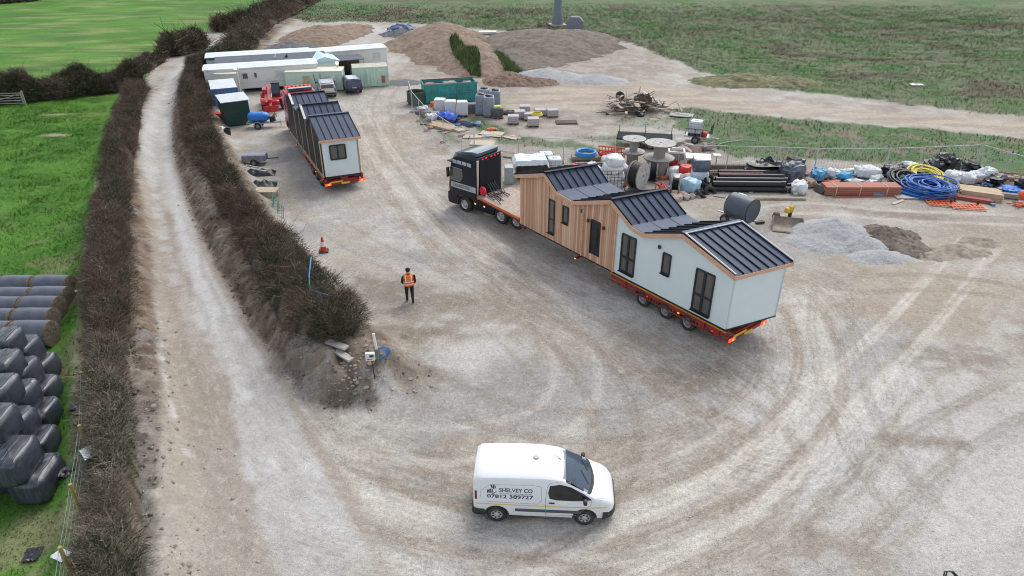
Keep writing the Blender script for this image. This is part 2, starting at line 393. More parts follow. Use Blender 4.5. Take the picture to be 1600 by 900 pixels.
# storage strip and far compound
stor = zone([(640, 140), (740, 190), (900, 230), (1100, 250), (1300, 255), (1500, 262), (1640, 285), (1640, 330), (1400, 310), (1240, 308), (1110, 300), (960, 290), (860, 270), (720, 240), (640, 170)], .8, .8, 10)
base = mixc(base, mixc(C(.27, .235, .19), C(.36, .32, .26), nB), stor * .8)
comp = zone([(600, 130), (640, 100), (620, 60), (740, 60), (990, 70), (1060, 100), (1000, 150), (1040, 175), (900, 215), (760, 200), (740, 150), (650, 130)], 1.2, 1.0, 11)
base = mixc(base, mixc(C(.255, .21, .165), C(.36, .305, .25), sst(.35,.65,nB)), comp * .8)
tr_up = zone([(760, 150), (930, 128), (1000, 128), (1090, 140), (1200, 158), (1400, 176), (1620, 192), (1620, 212), (1400, 194), (1240, 180), (1090, 166), (960, 172), (800, 172)], .8, .7, 12)
base = mixc(base, mixc(C(.42, .345, .265), C(.33, .265, .2), sst(.4, .6, fbm(X * .25, Y, .9, 91))), tr_up * .85)
base = mixc(base, C(.50, .48, .45), .7 * blob(560, 50, 4, 8, 0, .8, 26) + .6 * blob(890, 72, 6, 5, 0, .8, 27))

# tyre tracks
flow = np.zeros((len(X), 3)); track_z = np.zeros(len(X))
def track(pxs, offs, wd, amt, col, z=.0, fade=(0, 0), smooth_n=10, seed=0):
    global base, track_z
    pts = smooth_path(GP(pxs), smooth_n); d, sd, s = polyline_dist(X, Y, pts); Lt = s.max()
    for o in offs:
        k = np.exp(-((sd - o + .10 * (fbm(X, Y, 2.5, 100 + seed) - .5)) / wd) ** 4) * (d < 1e8)
        k = k * sst(0, 2.5, s) * sst(0, 2.5, Lt - s) * (.55 + .9 * fbm(X, Y, 1.6, 110 + seed)) * amt * 1.15
        k = np.clip(k, 0, 1); base = mixc(base, col if col.shape[0] > 1 else np.repeat(col, len(X), 0), k); track_z = track_z - z * k
    return d, sd, s
SW = [(330, 520), (370, 640), (470, 740), (620, 800), (800, 835), (960, 815), (1120, 755), (1220, 690), (1275, 615), (1282, 560), (1262, 500), (1235, 455)]
track(SW, (-1.0, -.75, .75, 1.0), .13, .5, C(.27, .21, .15), .03)
track(SW, (-.3, .25), .35, .45, C(.53, .48, .41), 0, seed=2)
track([(640, 330), (720, 390), (830, 450), (960, 530), (1090, 620), (1160, 660), (1175, 610), (1150, 560), (1120, 540)], (-.9, .9), .2, .4, C(.30, .25, .2), .02, seed=3)
track([(590, 300), (690, 350), (800, 430), (880, 520), (900, 600), (850, 660), (740, 690), (600, 690), (480, 650), (400, 600)], (-.9, .9), .22, .35, C(.52, .47, .40), .02, seed=4)
track([(600, 250), (640, 320), (740, 420), (900, 500), (1040, 580), (1200, 680), (1180, 780), (1060, 850), (900, 900)], (-1, -.7, .7, 1), .14, .42, C(.29, .235, .175), .02, seed=5)
track([(1540, 370), (1480, 440), (1410, 520), (1330, 600), (1240, 690), (1140, 770), (980, 860), (860, 930)], (-1.0, -.72, .72, 1.0), .13, .5, C(.56, .51, .43), .02, seed=6)
track([(1600, 400), (1500, 500), (1420, 580), (1320, 680), (1240, 780), (1120, 880)], (-.9, .9), .16, .35, C(.30, .25, .19), .02, seed=7)
track([(1240, 420), (1330, 470), (1420, 600), (1440, 700), (1380, 800), (1250, 880)], (-.9, .9), .18, .35, C(.31, .26, .2), .02, seed=8)
track([(1620, 560), (1560, 640), (1500, 690), (1420, 740), (1300, 840)], (-.9, .9), .2, .4, C(.34, .31, .28), .03, seed=9)
track([(560, 170), (590, 230), (650, 300), (730, 370), (860, 440), (1000, 500)], (-1.0, -.6, .6, 1.0), .16, .4, C(.55, .5, .43), .015, seed=10)
track([(1620, 345), (1500, 340), (1380, 335), (1280, 325), (1180, 330)], (-.8, .8), .25, .5, C(.52, .46, .37), .015, seed=11)
track([(330, 560), (400, 680), (520, 780), (700, 860), (860, 900), (1000, 930)], (-1.1, -.8, .8, 1.1), .15, .5, C(.55, .51, .45), .02, seed=12)
track([(300, 480), (340, 600), (390, 720), (440, 830), (480, 930)], (-1.5, -.9, .9), .18, .4, C(.33, .27, .2), .03, seed=13)
track([(700, 60), (640, 110), (600, 150), (600, 200), (620, 260)], (-.8, .8), .25, .4, C(.30, .24, .18), .01, seed=14)
track([(660, 300), (760, 400), (860, 500), (940, 600), (960, 700), (900, 790), (780, 850), (640, 870)], (-.95, -.7, .7, .95), .11, .42, C(.24, .19, .145), .02, seed=15)
track([(600, 560), (700, 620), (840, 660), (1000, 660), (1120, 610), (1190, 540)], (-.95, -.7, .7, .95), .11, .4, C(.25, .2, .15), .02, seed=16)
track([(420, 560), (520, 680), (680, 760), (860, 790), (1020, 760), (1150, 700), (1230, 620), (1230, 540)], (-.9, .9), .16, .4, C(.47, .43, .37), .02, seed=17)
track([(1260, 900), (1330, 800), (1420, 720), (1530, 650), (1640, 600)], (-.95, -.7, .7, .95), .11, .45, C(.26, .22, .17), .02, seed=18)
track([(1300, 430), (1300, 520), (1330, 640), (1400, 760), (1500, 860)], (-.95, -.7, .7, .95), .11, .4, C(.26, .22, .17), .02, seed=19)
track([(480, 330), (560, 380), (680, 440), (800, 520), (900, 620)], (-.9, .9), .14, .35, C(.26, .215, .165), .02, seed=20)
track([(1640, 470), (1540, 450), (1420, 440), (1300, 450)], (-.95, -.7, .7, .95), .12, .4, C(.24, .19, .14), .02, seed=21)
# flow coordinates for the finest streaks: along / across the sweep of the yard
dS, sS, aS = polyline_dist(X, Y, smooth_path(GP(SW), 6)); dH, sH, aH = polyline_dist(X, Y, smooth_path(GP([(560, 150), (600, 240), (700, 350), (860, 450), (1000, 520), (1200, 660)]), 6))
flow[:, 0] = aS * .18; flow[:, 1] = sS; flow[:, 2] = sst(6, 2, dS)
flow2 = np.stack([aH * .18, sH, sst(7, 2, dH)], 1)

# lane: pale rolled stone with a wet tan margin
lw = np.interp(Y, (12, 20, 27, 34, 60), (3.1, 2.45, 1.8, 1.35, 1.2)); lane_m = sst(.16, -.16, dl - lw + .5 * (nB - .5))
lane_c = mixc(C(.31, .255, .195), C(.37, .325, .265), nA)
side = sst(-.16, .16, sl_ * -1 + .9 * (nA - .5) + .3 * (nC - .5))
lane_c = mixc(lane_c, C(.52, .505, .475), (.5 + .4 * sst(.35, .6, nB)) * np.where(Y < 46, side * sst(.1, -.1, dl - lw * .8), sst(1.3, .9, dl)))
wob = .35 * (fbm(X, Y, 4, 31) - .5); lane_c = mixc(lane_c, C(.53, .515, .485), .65 * np.maximum(np.exp(-((sl_ - .62 + wob) / .34) ** 4), .8 * np.exp(-((sl_ + .62 + wob) / .30) ** 4)) * sst(.3, .55, fbm(X, Y, .9, 32)) * sst(20, 36, Y))
lane_c = mixc(lane_c, C(.24, .20, .155), .5 * np.maximum(np.exp(-((sl_ - 1.0 + .6 * (nA - .5)) / .15) ** 2), np.maximum(np.exp(-((sl_ + .9 + .6 * (nA - .5)) / .13) ** 2), .8 * np.exp(-((sl_ + .1 + .6 * (nA - .5)) / .12) ** 2))) * sst(.35, .6, nB))
base = mixc(base, lane_c, lane_m * sst(11, 17, Y) * .95)
# a milky runnel along the lane's left edge
run = smooth_path(GP([(300, 720), (285, 690), (265, 620), (252, 560), (246, 500), (240, 470)]), 8)
dr, sr, ar = polyline_dist(X, Y, run)
base = mixc(base, C(.70, .69, .68), sst(.16, .05, dr + .35 * (nC - .5)) * .55 * sst(.4, .65, fbm(X, Y, .7, 35)))
# banks of bare earth under the hedges
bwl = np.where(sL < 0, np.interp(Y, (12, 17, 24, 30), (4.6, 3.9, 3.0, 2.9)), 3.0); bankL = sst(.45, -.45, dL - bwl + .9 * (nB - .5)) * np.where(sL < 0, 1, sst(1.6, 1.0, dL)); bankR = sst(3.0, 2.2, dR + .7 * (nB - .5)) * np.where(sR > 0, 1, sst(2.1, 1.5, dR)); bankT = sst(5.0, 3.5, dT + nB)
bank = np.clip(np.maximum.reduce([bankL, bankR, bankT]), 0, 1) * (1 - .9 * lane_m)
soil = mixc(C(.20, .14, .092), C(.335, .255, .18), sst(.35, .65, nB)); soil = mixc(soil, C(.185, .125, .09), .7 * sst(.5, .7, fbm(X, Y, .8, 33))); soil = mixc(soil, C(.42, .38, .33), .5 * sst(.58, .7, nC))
low = sst(26, 15, Y) * np.where(sL < 0, 1, 0)
soil = mixc(soil, mixc(C(.24, .215, .185), C(.36, .33, .29), nC), low * .8)
spoil = np.maximum(blob(560, 575, 2.8, 2.0, 0, .7, 30), .8 * blob(500, 565, 1.8, 1.8, 0, .7, 36))
bank = np.maximum(bank, spoil * .9)
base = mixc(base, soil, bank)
# grass
gl = mixc(C(.060, .165, .016), C(.095, .225, .028), sst(.35, .65, nA)); gl = mixc(gl, C(.23, .27, .085), .75 * sst(.5, .72, fbm(X, Y * 2.0, 5, 51)) * sst(52, 66, Y)); gl = mixc(gl, C(.26, .22, .12), .8 * sst(.60, .72, fbm(X, Y, 1.5, 53)) * sst(44, 30, Y) * .6)
gl = mixc(gl, C(.22, .20, .11), .7 * blob(100, 590, 1.2, 2, 0, .6, 41)); gl = mixc(gl, C(.24, .21, .12), .7 * blob(60, 850, 2, 1, .2, .7, 42))
gl = mixc(gl, C(.045, .105, .022), .45 * sst(40, 24, Y) * sst(.4, .6, nB))  # darker patches stand in for shade among the near tufts
gl = mixc(gl, C(.07, .10, .035), .6 * sst(.25, .05, np.abs(fbm(X * .35, Y * 1.6, 9, 55) - .5) * 4) * sst(60, 75, Y))
for (px, py) in ((88, 183), (85, 216)): gl = mixc(gl, C(.42, .36, .22), blob(px, py, .9, .4, 0, .5, px))
base = mixc(base, gl, leftg)
gr = mixc(C(.100, .145, .062), C(.15, .180, .095), nA); gr = mixc(gr, C(.175, .175, .095), .55 * sst(.45, .65, fbm(X, Y, 2.4, 57))); gr = mixc(gr, C(.065, .145, .036), .7 * sst(.52, .66, fbm(X, Y, 4.5, 58)))
gr = mixc(gr, C(.115, .088, .060), .7 * sst(.60, .67, fbm(X * .6, Y, 4.5, 59)) * sst(60, 75, Y))
gr = mixc(gr, C(.05, .13, .025), .7 * sst(70, 55, Y) * sst(.35, .6, nB)); gr = mixc(gr, C(.22, .175, .12), .75 * sst(.60, .68, fbm(X, Y, 2.2, 63)) * sst(74, 60, Y))
gR = np.clip(np.maximum.reduce([fieldR, fieldR2, patchg * sst(.3, .5, nB + .2)]), 0, 1)
base = mixc(base, gr, gR)
grass = np.maximum(leftg, gR)
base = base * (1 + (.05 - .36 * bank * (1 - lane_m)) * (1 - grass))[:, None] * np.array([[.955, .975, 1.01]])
Z = hgt(X, Y)
Z = Z + track_z + (nC - .5) * .03 * (1 - .5 * lane_m) + bank * ((nC - .5) * .5 + (fbm(X, Y, .3, 71, 2) - .5) * .22) + grass * ((nB - .5) * .12 + gR * (fbm(X, Y, .8, 73, 3) - .5) * .22 * sst(60, 80, Y))
wet = np.clip(lane_m * side * .5 + sst(.16, .05, dr) + .4 * sst(.55, .7, fbm(X, Y, 1.4, 81)) * (1 - grass), 0, 1)
# pressed-out spoil heaps at the right are modelled on their own; shallow ruts near them
idx = np.arange(NX * NY).reshape(NY, NX)
faces = np.stack([idx[:-1, :-1], idx[:-1, 1:], idx[1:, 1:], idx[1:, :-1]], -1).reshape(-1, 4)

gm = bpy.data.materials.new('ground'); gm.use_nodes = True; t = gm.node_tree; N = t.nodes; L = t.links; b = N['Principled BSDF']
def nd(k, **kw):
    n = N.new(k)
    for a, v in kw.items(): setattr(n, a, v)
    return n
def attr(n): a = nd('ShaderNodeAttribute'); a.attribute_name = n; return a
def nzn(vec, sc, det=5, ro=.65):
    n = nd('ShaderNodeTexNoise'); n.inputs['Scale'].default_value = sc; n.inputs['Detail'].default_value = det; n.inputs['Roughness'].default_value = ro; L.new(vec, n.inputs['Vector']); return n.outputs['Fac']
def mth(op, a, b_=None, c=None):
    n = nd('ShaderNodeMath', operation=op)
    for i, q in enumerate((a, b_, c)):
        if q is None: continue
        if isinstance(q, (int, float)): n.inputs[i].default_value = q
        else: L.new(q, n.inputs[i])
    return n.outputs[0]
def mrange(v, a, b_, c, d):
    n = nd('ShaderNodeMapRange'); L.new(v, n.inputs[0])
    for i, q in enumerate((a, b_, c, d)): n.inputs[i + 1].default_value = q
    return n.outputs[0]
def mixn(fac, a, b_, mode='MIX'):
    n = nd('ShaderNodeMix', data_type='RGBA', blend_type=mode)
    for k, q in (('Factor', fac), ('A', a), ('B', b_)):
        if isinstance(q, tuple): n.inputs[k].default_value = q + (1,)
        elif isinstance(q, (int, float)): n.inputs[k].default_value = q
        else: L.new(q, n.inputs[k])
    return n.outputs['Result']
pos = nd('ShaderNodeNewGeometry').outputs['Position']
cl = attr('col').outputs['Color']; gs = attr('grass').outputs['Fac']; wt = attr('wet').outputs['Fac']; bk = attr('bank').outputs['Fac']
def streak(nm):
    a = attr(nm); sx = nd('ShaderNodeSeparateXYZ'); L.new(a.outputs['Vector'], sx.inputs[0])
    cx = nd('ShaderNodeCombineXYZ'); L.new(sx.outputs[0], cx.inputs[0]); L.new(sx.outputs[1], cx.inputs[1])
    n = nzn(cx.outputs[0], 5.0, 8, .75); return mth('MULTIPLY', mth('SUBTRACT', n, .5), sx.outputs[2])
st = mth('ADD', streak('flow'), streak('flow2'))
dirt = mth('MULTIPLY', mth('SUBTRACT', 1.0, gs), mth('SUBTRACT', 1.0, mth('MULTIPLY', bk, .75)))
fine = nzn(pos, 7, 8, .75); mid = nzn(pos, 1.6, 6, .7); peb = nzn(pos, 28, 3, .6)
val = mth('ADD', mth('ADD', mth('MULTIPLY', mth('SUBTRACT', fine, .5), 1.5), mth('MULTIPLY', mth('SUBTRACT', mid, .5), .65)), mth('MULTIPLY', mth('SUBTRACT', peb, .5), 1.0))
val = mth('ADD', val, mth('MULTIPLY', mth('MULTIPLY', st, dirt), 1.0))
val = mth('MULTIPLY', val, mth('SUBTRACT', 1.0, mth('MULTIPLY', attr('lane').outputs['Fac'], .45)))
k = mth('MAXIMUM', mth('ADD', 1.0, val), .25)
cc = nd('ShaderNodeCombineXYZ')
for i in range(3): L.new(k, cc.inputs[i])
col = mixn(1.0, cl, cc.outputs[0], 'MULTIPLY')
# scattered pale chippings and dark stones in the bare ground
vor = nd('ShaderNodeTexVoronoi'); vor.inputs['Scale'].default_value = 9; L.new(pos, vor.inputs['Vector'])
sep = nd('ShaderNodeSeparateColor'); L.new(vor.outputs['Color'], sep.inputs[0])
chip = mth('MULTIPLY', mth('MULTIPLY', mrange(vor.outputs['Distance'], .12, .3, 1, 0), mrange(sep.outputs[0], .80, .9, 0, 1)), dirt)
col = mixn(mth('MULTIPLY', chip, .55), col, (.62, .60, .57))
chip2 = mth('MULTIPLY', mth('MULTIPLY', mrange(vor.outputs['Distance'], .1, .25, 1, 0), mrange(sep.outputs[1], .86, .95, 0, 1)), dirt)
col = mixn(mth('MULTIPLY', chip2, .5), col, (.13, .11, .09))
# crisp dust patches, damp patches and scraped streaks
pa_ = nzn(pos, 2.3, 8, .72); off = nd('ShaderNodeVectorMath', operation='ADD'); L.new(pos, off.inputs[0]); off.inputs[1].default_value = (31, 17, 5); pb_ = nzn(off.outputs[0], 3.0, 8, .75); pc_ = nzn(off.outputs[0], .7, 9, .8)
col = mixn(mth('MULTIPLY', dirt, mrange(pa_, .55, .61, 0, .30)), col, (.56, .53, .475)); col = mixn(mth('MULTIPLY', dirt, mrange(pb_, .57, .62, 0, .28)), col, (.23, .185, .135)); col = mixn(mth('MULTIPLY', dirt, mrange(pc_, .56, .60, 0, .30)), col, (.30, .27, .235))
col = mixn(mth('MULTIPLY', dirt, mrange(st, .07, .13, 0, .28)), col, (.58, .55, .49)); col = mixn(mth('MULTIPLY', dirt, mrange(st, -.08, -.14, 0, .25)), col, (.24, .20, .155))
# grass colour break-up
gn = nzn(pos, 3.5, 8, .8); col = mixn(mth('MULTIPLY', gs, mrange(gn, .54, .7, 0, .35)), col, (.15, .17, .06)); col = mixn(mth('MULTIPLY', gs, mrange(gn, .44, .3, 0, .3)), col, (.03, .08, .012))
L.new(col, b.inputs['Base Color'])
L.new(mrange(wt, 0, 1, .95, .55), b.inputs['Roughness']); b.inputs['Specular IOR Level'].default_value = .25
bp = nd('ShaderNodeBump'); bp.inputs['Strength'].default_value = .55; bp.inputs['Distance'].default_value = .06
L.new(mth('ADD', mth('ADD', mth('MULTIPLY', fine, 1.0), mth('MULTIPLY', peb, .5)), mth('ADD', mth('MULTIPLY', st, .8), mth('MULTIPLY', chip, .4))), bp.inputs['Height']); L.new(bp.outputs[0], b.inputs['Normal'])
me = np_mesh('ground', np.stack([X, Y, Z], 1), faces, base, gm, {'grass': grass, 'wet': wet, 'bank': bank, 'lane': lane_m * sst(11, 17, Y), 'flow': flow, 'flow2': flow2})
me.polygons.foreach_set('use_smooth', [True] * len(me.polygons))
go = bpy.data.objects.new('ground', me); COL.objects.link(go); tag(go, 'muddy stone yard with lane, banks and grass fields around it', None, None, 'structure')
# ------------------------------------------------------------------ hedges, bushes, grass
nr = np.random.default_rng(11)
VEG = attr_mat('hedge_twigs', rough=.95, spec=.1)
GRS = attr_mat('grass_blades', rough=.85, spec=.15)
_t = GRS.node_tree; _c = _t.nodes.new('ShaderNodeCombineXYZ'); _c.inputs[2].default_value = 1.0; _c.inputs[1].default_value = -.15; _t.links.new(_c.outputs[0], _t.nodes['Principled BSDF'].inputs['Normal'])
def twigs(n, px, py, pz, dirs, ln, wd, col):
    """two-segment bent twigs as narrow quads"""
    side = nr.normal(size=(n, 3)); side -= (side * dirs).sum(1)[:, None] * dirs; side /= np.linalg.norm(side, axis=1)[:, None] + 1e-9
    bend = nr.normal(size=(n, 3)) * .35; p0 = np.stack([px, py, pz], 1); p1 = p0 + dirs * (ln * .5)[:, None]
    d2 = dirs + bend; d2 /= np.linalg.norm(d2, axis=1)[:, None]; p2 = p1 + d2 * (ln * .5)[:, None]
    w_ = wd[:, None] * side
    V = np.stack([p0 - w_, p0 + w_, p1 - w_ * .7, p1 + w_ * .7, p2 - w_ * .25, p2 + w_ * .25], 1).reshape(-1, 3)
    i = np.arange(n)[:, None] * 6; F = np.concatenate([i + np.array([[0, 1, 3, 2]]), i + np.array([[2, 3, 5, 4]])], 0)
    return V, F, np.repeat(col, 6, 0)
def leaves(n, px, py, pz, sz, col):
    a = nr.normal(size=(n, 3)); a /= np.linalg.norm(a, axis=1)[:, None]; b_ = nr.normal(size=(n, 3)); b_ -= (a * b_).sum(1)[:, None] * a; b_ /= np.linalg.norm(b_, axis=1)[:, None]
    c = np.stack([px, py, pz], 1); a = a * sz[:, None]; b_ = b_ * sz[:, None] * .6
    V = np.stack([c - a, c + b_, c + a, c - b_], 1).reshape(-1, 3); i = np.arange(n)[:, None] * 4
    return V, i + np.array([[0, 1, 2, 3]]), np.repeat(col, 4, 0)
def join(*ps):
    V = []; F = []; Cc = []; o = 0
    for v, f, c in ps: V.append(v); F.append(f + o); Cc.append(c); o += len(v)
    return np.concatenate(V), np.concatenate(F), np.concatenate(Cc)
PAL = {'brown': np.array([[.150, .105, .080], [.210, .155, .120], [.090, .066, .053], [.280, .220, .170]]),
       'red': np.array([[.165, .108, .082], [.120, .082, .064], [.215, .158, .122]]),
       'green': np.array([[.055, .078, .036], [.085, .105, .050], [.040, .058, .03]]),
       'straw': np.array([[.46, .40, .31], [.38, .31, .24], [.30, .25, .19]])}
def hedge(name, label, path, height, twig_n, leaf_n, tw=.012, pal=None, seed=0, lo=.18, top=.0, grp=None, tl=.55):
    pal = pal or (lambda x, y, h: 'brown')
    P_ = np.array(path); seg = np.hypot(*(P_[1:, :2] - P_[:-1, :2]).T); cs = np.concatenate([[0], np.cumsum(seg)]); Lt = cs[-1]
    def place(n, spread=1.0, wgt=1.0):
        s = nr.random(n) * Lt
        x = np.interp(s, cs, P_[:, 0]); y = np.interp(s, cs, P_[:, 1]); hw = np.interp(s, cs, P_[:, 2])
        k = np.clip(np.searchsorted(cs, s) - 1, 0, len(seg) - 1); tx = (P_[k + 1, 0] - P_[k, 0]) / seg[k]; ty = (P_[k + 1, 1] - P_[k, 1]) / seg[k]
        q = (nr.random(n) + nr.random(n)) - 1; q = np.sign(q) * np.abs(q) ** .8 * spread
        endf = np.clip(np.minimum(s, Lt - s) / .8 + .25, 0, 1)
        hw = hw * (.62 + .76 * vn(s, s * 0 + np.sign(q) * 7, 2.3, 400 + seed)); x2 = x - ty * q * hw * endf; y2 = y + tx * q * hw * endf
        lump = np.clip(-.1 + 2.0 * fbm(x2, y2, 2.0, 200 + seed, 4), lo, 1.6)
        hh = height * np.sqrt(np.clip(1 - .85 * q * q, .05, 1)) * lump * (.5 + .5 * endf)
        return x2, y2, q, hh, -ty * np.sign(q), tx * np.sign(q)
    def colours(x, y, h, n):
        cc = np.zeros((n, 3)); m = fbm(x, y, 1.8, 300 + seed, 3); ch = nr.random(n)
        names = pal(x, y, m, ch)
        for k in PAL:
            s_ = names == k
            cc[s_] = PAL[k][nr.integers(0, len(PAL[k]), s_.sum())]
        return cc * (.75 + .5 * nr.random(n))[:, None] * .72
    x, y, q, hh, ox, oy = place(twig_n); u = nr.random(twig_n) ** .6; z = hgt(x, y) + hh * u * .9
    d = np.stack([nr.normal(size=twig_n) * .75 + ox * np.abs(q) * .8, nr.normal(size=twig_n) * .75 + oy * np.abs(q) * .8, .35 + .7 * nr.random(twig_n) - (np.abs(q) > .75) * .5], 1); d /= np.linalg.norm(d, axis=1)[:, None]
    ln = tl * (.4 + 1.0 * nr.random(twig_n)) * np.where(nr.random(twig_n) > .965, 2.4, 1.0); a = twigs(twig_n, x, y, z, d, ln, tw * (.6 + nr.random(twig_n)), colours(x, y, u, twig_n))
    x, y, q, hh, ox, oy = place(leaf_n, 1.05); u = nr.random(leaf_n) ** .7; z = hgt(x, y) + hh * u + .05
    b_ = leaves(leaf_n, x, y, z, tw * (2.2 + 2.5 * nr.random(leaf_n)), colours(x, y, u, leaf_n))
    # inner mass
    nl, nq = max(8, int(Lt / .35)), 10
    s = np.repeat(np.linspace(.3, Lt - .3, nl), nq); x0 = np.interp(s, cs, P_[:, 0]); y0 = np.interp(s, cs, P_[:, 1]); hw = np.interp(s, cs, P_[:, 2])
    k = np.clip(np.searchsorted(cs, s) - 1, 0, len(seg) - 1); tx = (P_[k + 1, 0] - P_[k, 0]) / seg[k]; ty = (P_[k + 1, 1] - P_[k, 1]) / seg[k]; q = np.tile(np.linspace(-.85, .85, nq), nl)
    endf = np.clip(np.minimum(s, Lt - s) / 1.0, .05, 1)
    cx_ = x0 - ty * q * hw * endf; cy_ = y0 + tx * q * hw * endf; lump = np.clip(-.1 + 2.0 * fbm(cx_, cy_, 2.0, 200 + seed, 4), lo, 1.6)
    cz_ = hgt(cx_, cy_) - .1 + height * .72 * np.sqrt(np.clip(1 - (q / .87) ** 2, 0, 1)) * lump * endf + nr.normal(size=len(q)) * .07
    V = np.stack([cx_, cy_, cz_], 1); I = np.arange(nl * nq).reshape(nl, nq); F = np.stack([I[:-1, :-1], I[1:, :-1], I[1:, 1:], I[:-1, 1:]], -1).reshape(-1, 4)
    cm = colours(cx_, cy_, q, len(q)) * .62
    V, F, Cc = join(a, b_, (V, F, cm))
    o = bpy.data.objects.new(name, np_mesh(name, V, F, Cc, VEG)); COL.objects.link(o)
    return tag(o, label, 'hedge', grp)
def pal_left(x, y, m, ch):
    out = np.where(m > .5, 'red', 'brown').astype(object)
    nearstraw = (y < 24)
    out[nearstraw & (ch < .62)] = 'straw'; out[nearstraw & (ch > .9)] = 'green'; out[(~nearstraw) & (ch < .10)] = 'straw'; out[(m < .42) & (ch > .45)] = 'green'
    return out
def pal_right(x, y, m, ch):
    out = np.where(m > .48, 'red', 'brown').astype(object); out[(m < .45) & (ch < .5)] = 'green'; out[(ch > .93)] = 'straw'; return out
def pal_bush(x, y, m, ch):
    out = np.full(len(x), 'brown', object); out[(m < .5) & (ch < .65)] = 'green'; out[ch > .95] = 'straw'; return out
hedge('roadside_hedge', 'long bare brown hedge on the bank between the green field and the lane', HL, 1.35, 170000, 45000, .006, pal_left, 1, tl=.28)
hedge('bank_hedge', 'dense dark hedge on the bank between the lane and the yard', HR, 1.7, 140000, 60000, .007, pal_right, 2, tl=.36)
hedge('bank_hedge', 'wide dark hedge behind the white mobile homes, running up beside the lane', HT, 1.5, 50000, 26000, .016, pal_bush, 3, lo=.4, tl=.5)
def px_path(rows, n=6):      # (px, py, halfwidth)
    return smooth_path([(G(a, b_, .3).x, G(a, b_, .3).y, hw) for a, b_, hw in rows], n)
hedge('field_hedge', 'thick rounded bramble hedge dividing the two green fields', px_path([(-12, 160, 1.6), (20, 157, 1.9), (60, 152, 2.3), (110, 147, 2.0), (160, 142, 1.8), (225, 134, 1.8)]), 2.35, 50000, 46000, .013, pal_bush, 4, lo=.72, tl=.5)
hedge('lane_bush', 'round dark bush at the far bend of the lane', px_path([(258, 86, 1.3), (282, 78, 2.4), (312, 68, 1.4)]), 2.3, 9000, 9000, .035, pal_bush, 5, tl=.9)
hedge('verge_scrub', 'low straggling scrub along the far left edge of the lane', px_path([(205, 122, 1.0), (225, 106, 1.1), (250, 90, 1.0)]), 1.1, 6000, 5000, .025, pal_bush, 6)
hedge('lane_bush', 'furthest dark bush row beside the lane below the upper field', px_path([(342, 48, 1.3), (368, 38, 2.2), (400, 27, 1.8), (430, 14, 1.5)]), 1.7, 9000, 9000, .04, pal_bush, 7, tl=1.0)
hedge('distant_hedge', 'strip of dark hedge across the far corner of the upper field', px_path([(-60, 8, 2), (20, 4, 2.5), (70, -2, 2), (130, -8, 2)]), 3.0, 7000, 7000, .05, pal_bush, 8, tl=1.0)

def tuft(n, x, y, h, wd, lean, col):
    a = nr.random(n) * 2 * PI; dx, dy = np.cos(a), np.sin(a); z = hgt(x, y) - .02
    p0 = np.stack([x, y, z], 1); wv = np.stack([-dy, dx, 0 * dx], 1) * wd[:, None]
    tip = p0 + np.stack([dx * lean * h, dy * lean * h, h], 1)
    V = np.stack([p0 - wv, p0 + wv, tip], 1).reshape(-1, 3); i = np.arange(n)[:, None] * 3
    return V, i + np.array([[0, 1, 2]]), np.repeat(col, 3, 0)
def lookup(Xq, Yq):
    i = np.clip(np.searchsorted(gx, Xq), 0, NX - 1); j = np.clip(np.searchsorted(gy, Yq), 0, NY - 1); return j * NX + i
def scatter(name, label, n, xr, yr, mask, hfun, wfun, leanv, tint, thr=.5):
    x = xr[0] + (xr[1] - xr[0]) * nr.random(n); y = yr[0] + (yr[1] - yr[0]) * nr.random(n) ** 1.0
    q = lookup(x, y); keep = (mask[q] > thr * (.5 + nr.random(n))) & (np.abs(x) < 1.25 * y + 10) & (nr.random(n) < np.clip((xr[1] + 1 - x if name != 'field_grass' else x - xr[0]) / 25, 0, 1)) & (nr.random(n) < np.clip((yr[1] - y) / 18, 0, 1)); x = x[keep]; y = y[keep]; q = q[keep]; n = len(x)
    h = hfun(x, y, n); c = base[q] * (.72 + .5 * nr.random(n))[:, None] * tint; 
    V, F, Cc = tuft(n, x, y, h, wfun(x, y, n), leanv, c)
    o = bpy.data.objects.new(name, np_mesh(name, V, F, Cc, GRS)); COL.objects.link(o); return tag(o, label, 'grass', None, 'stuff')
scatter('field_grass', 'short bright green grass of the left field', 420000, (-100, -12), (11, 84), leftg, lambda x, y, n: .06 + .09 * nr.random(n), lambda x, y, n: .010 + .0006 * y + .006 * nr.random(n), .5, np.array([1.12, 1.14, 1.0]))
scatter('rough_grass', 'rough tussocky grass and dead weeds of the right field', 220000, (-70, 100), (50, 150), gR, lambda x, y, n: (.08 + .17 * nr.random(n)) * (.5 + 1.0 * fbm(x, y, 2.5, 73, 3)), lambda x, y, n: .012 + .0005 * y + .012 * nr.random(n), .6, np.array([1.12, 1.10, 1.05]), .45)

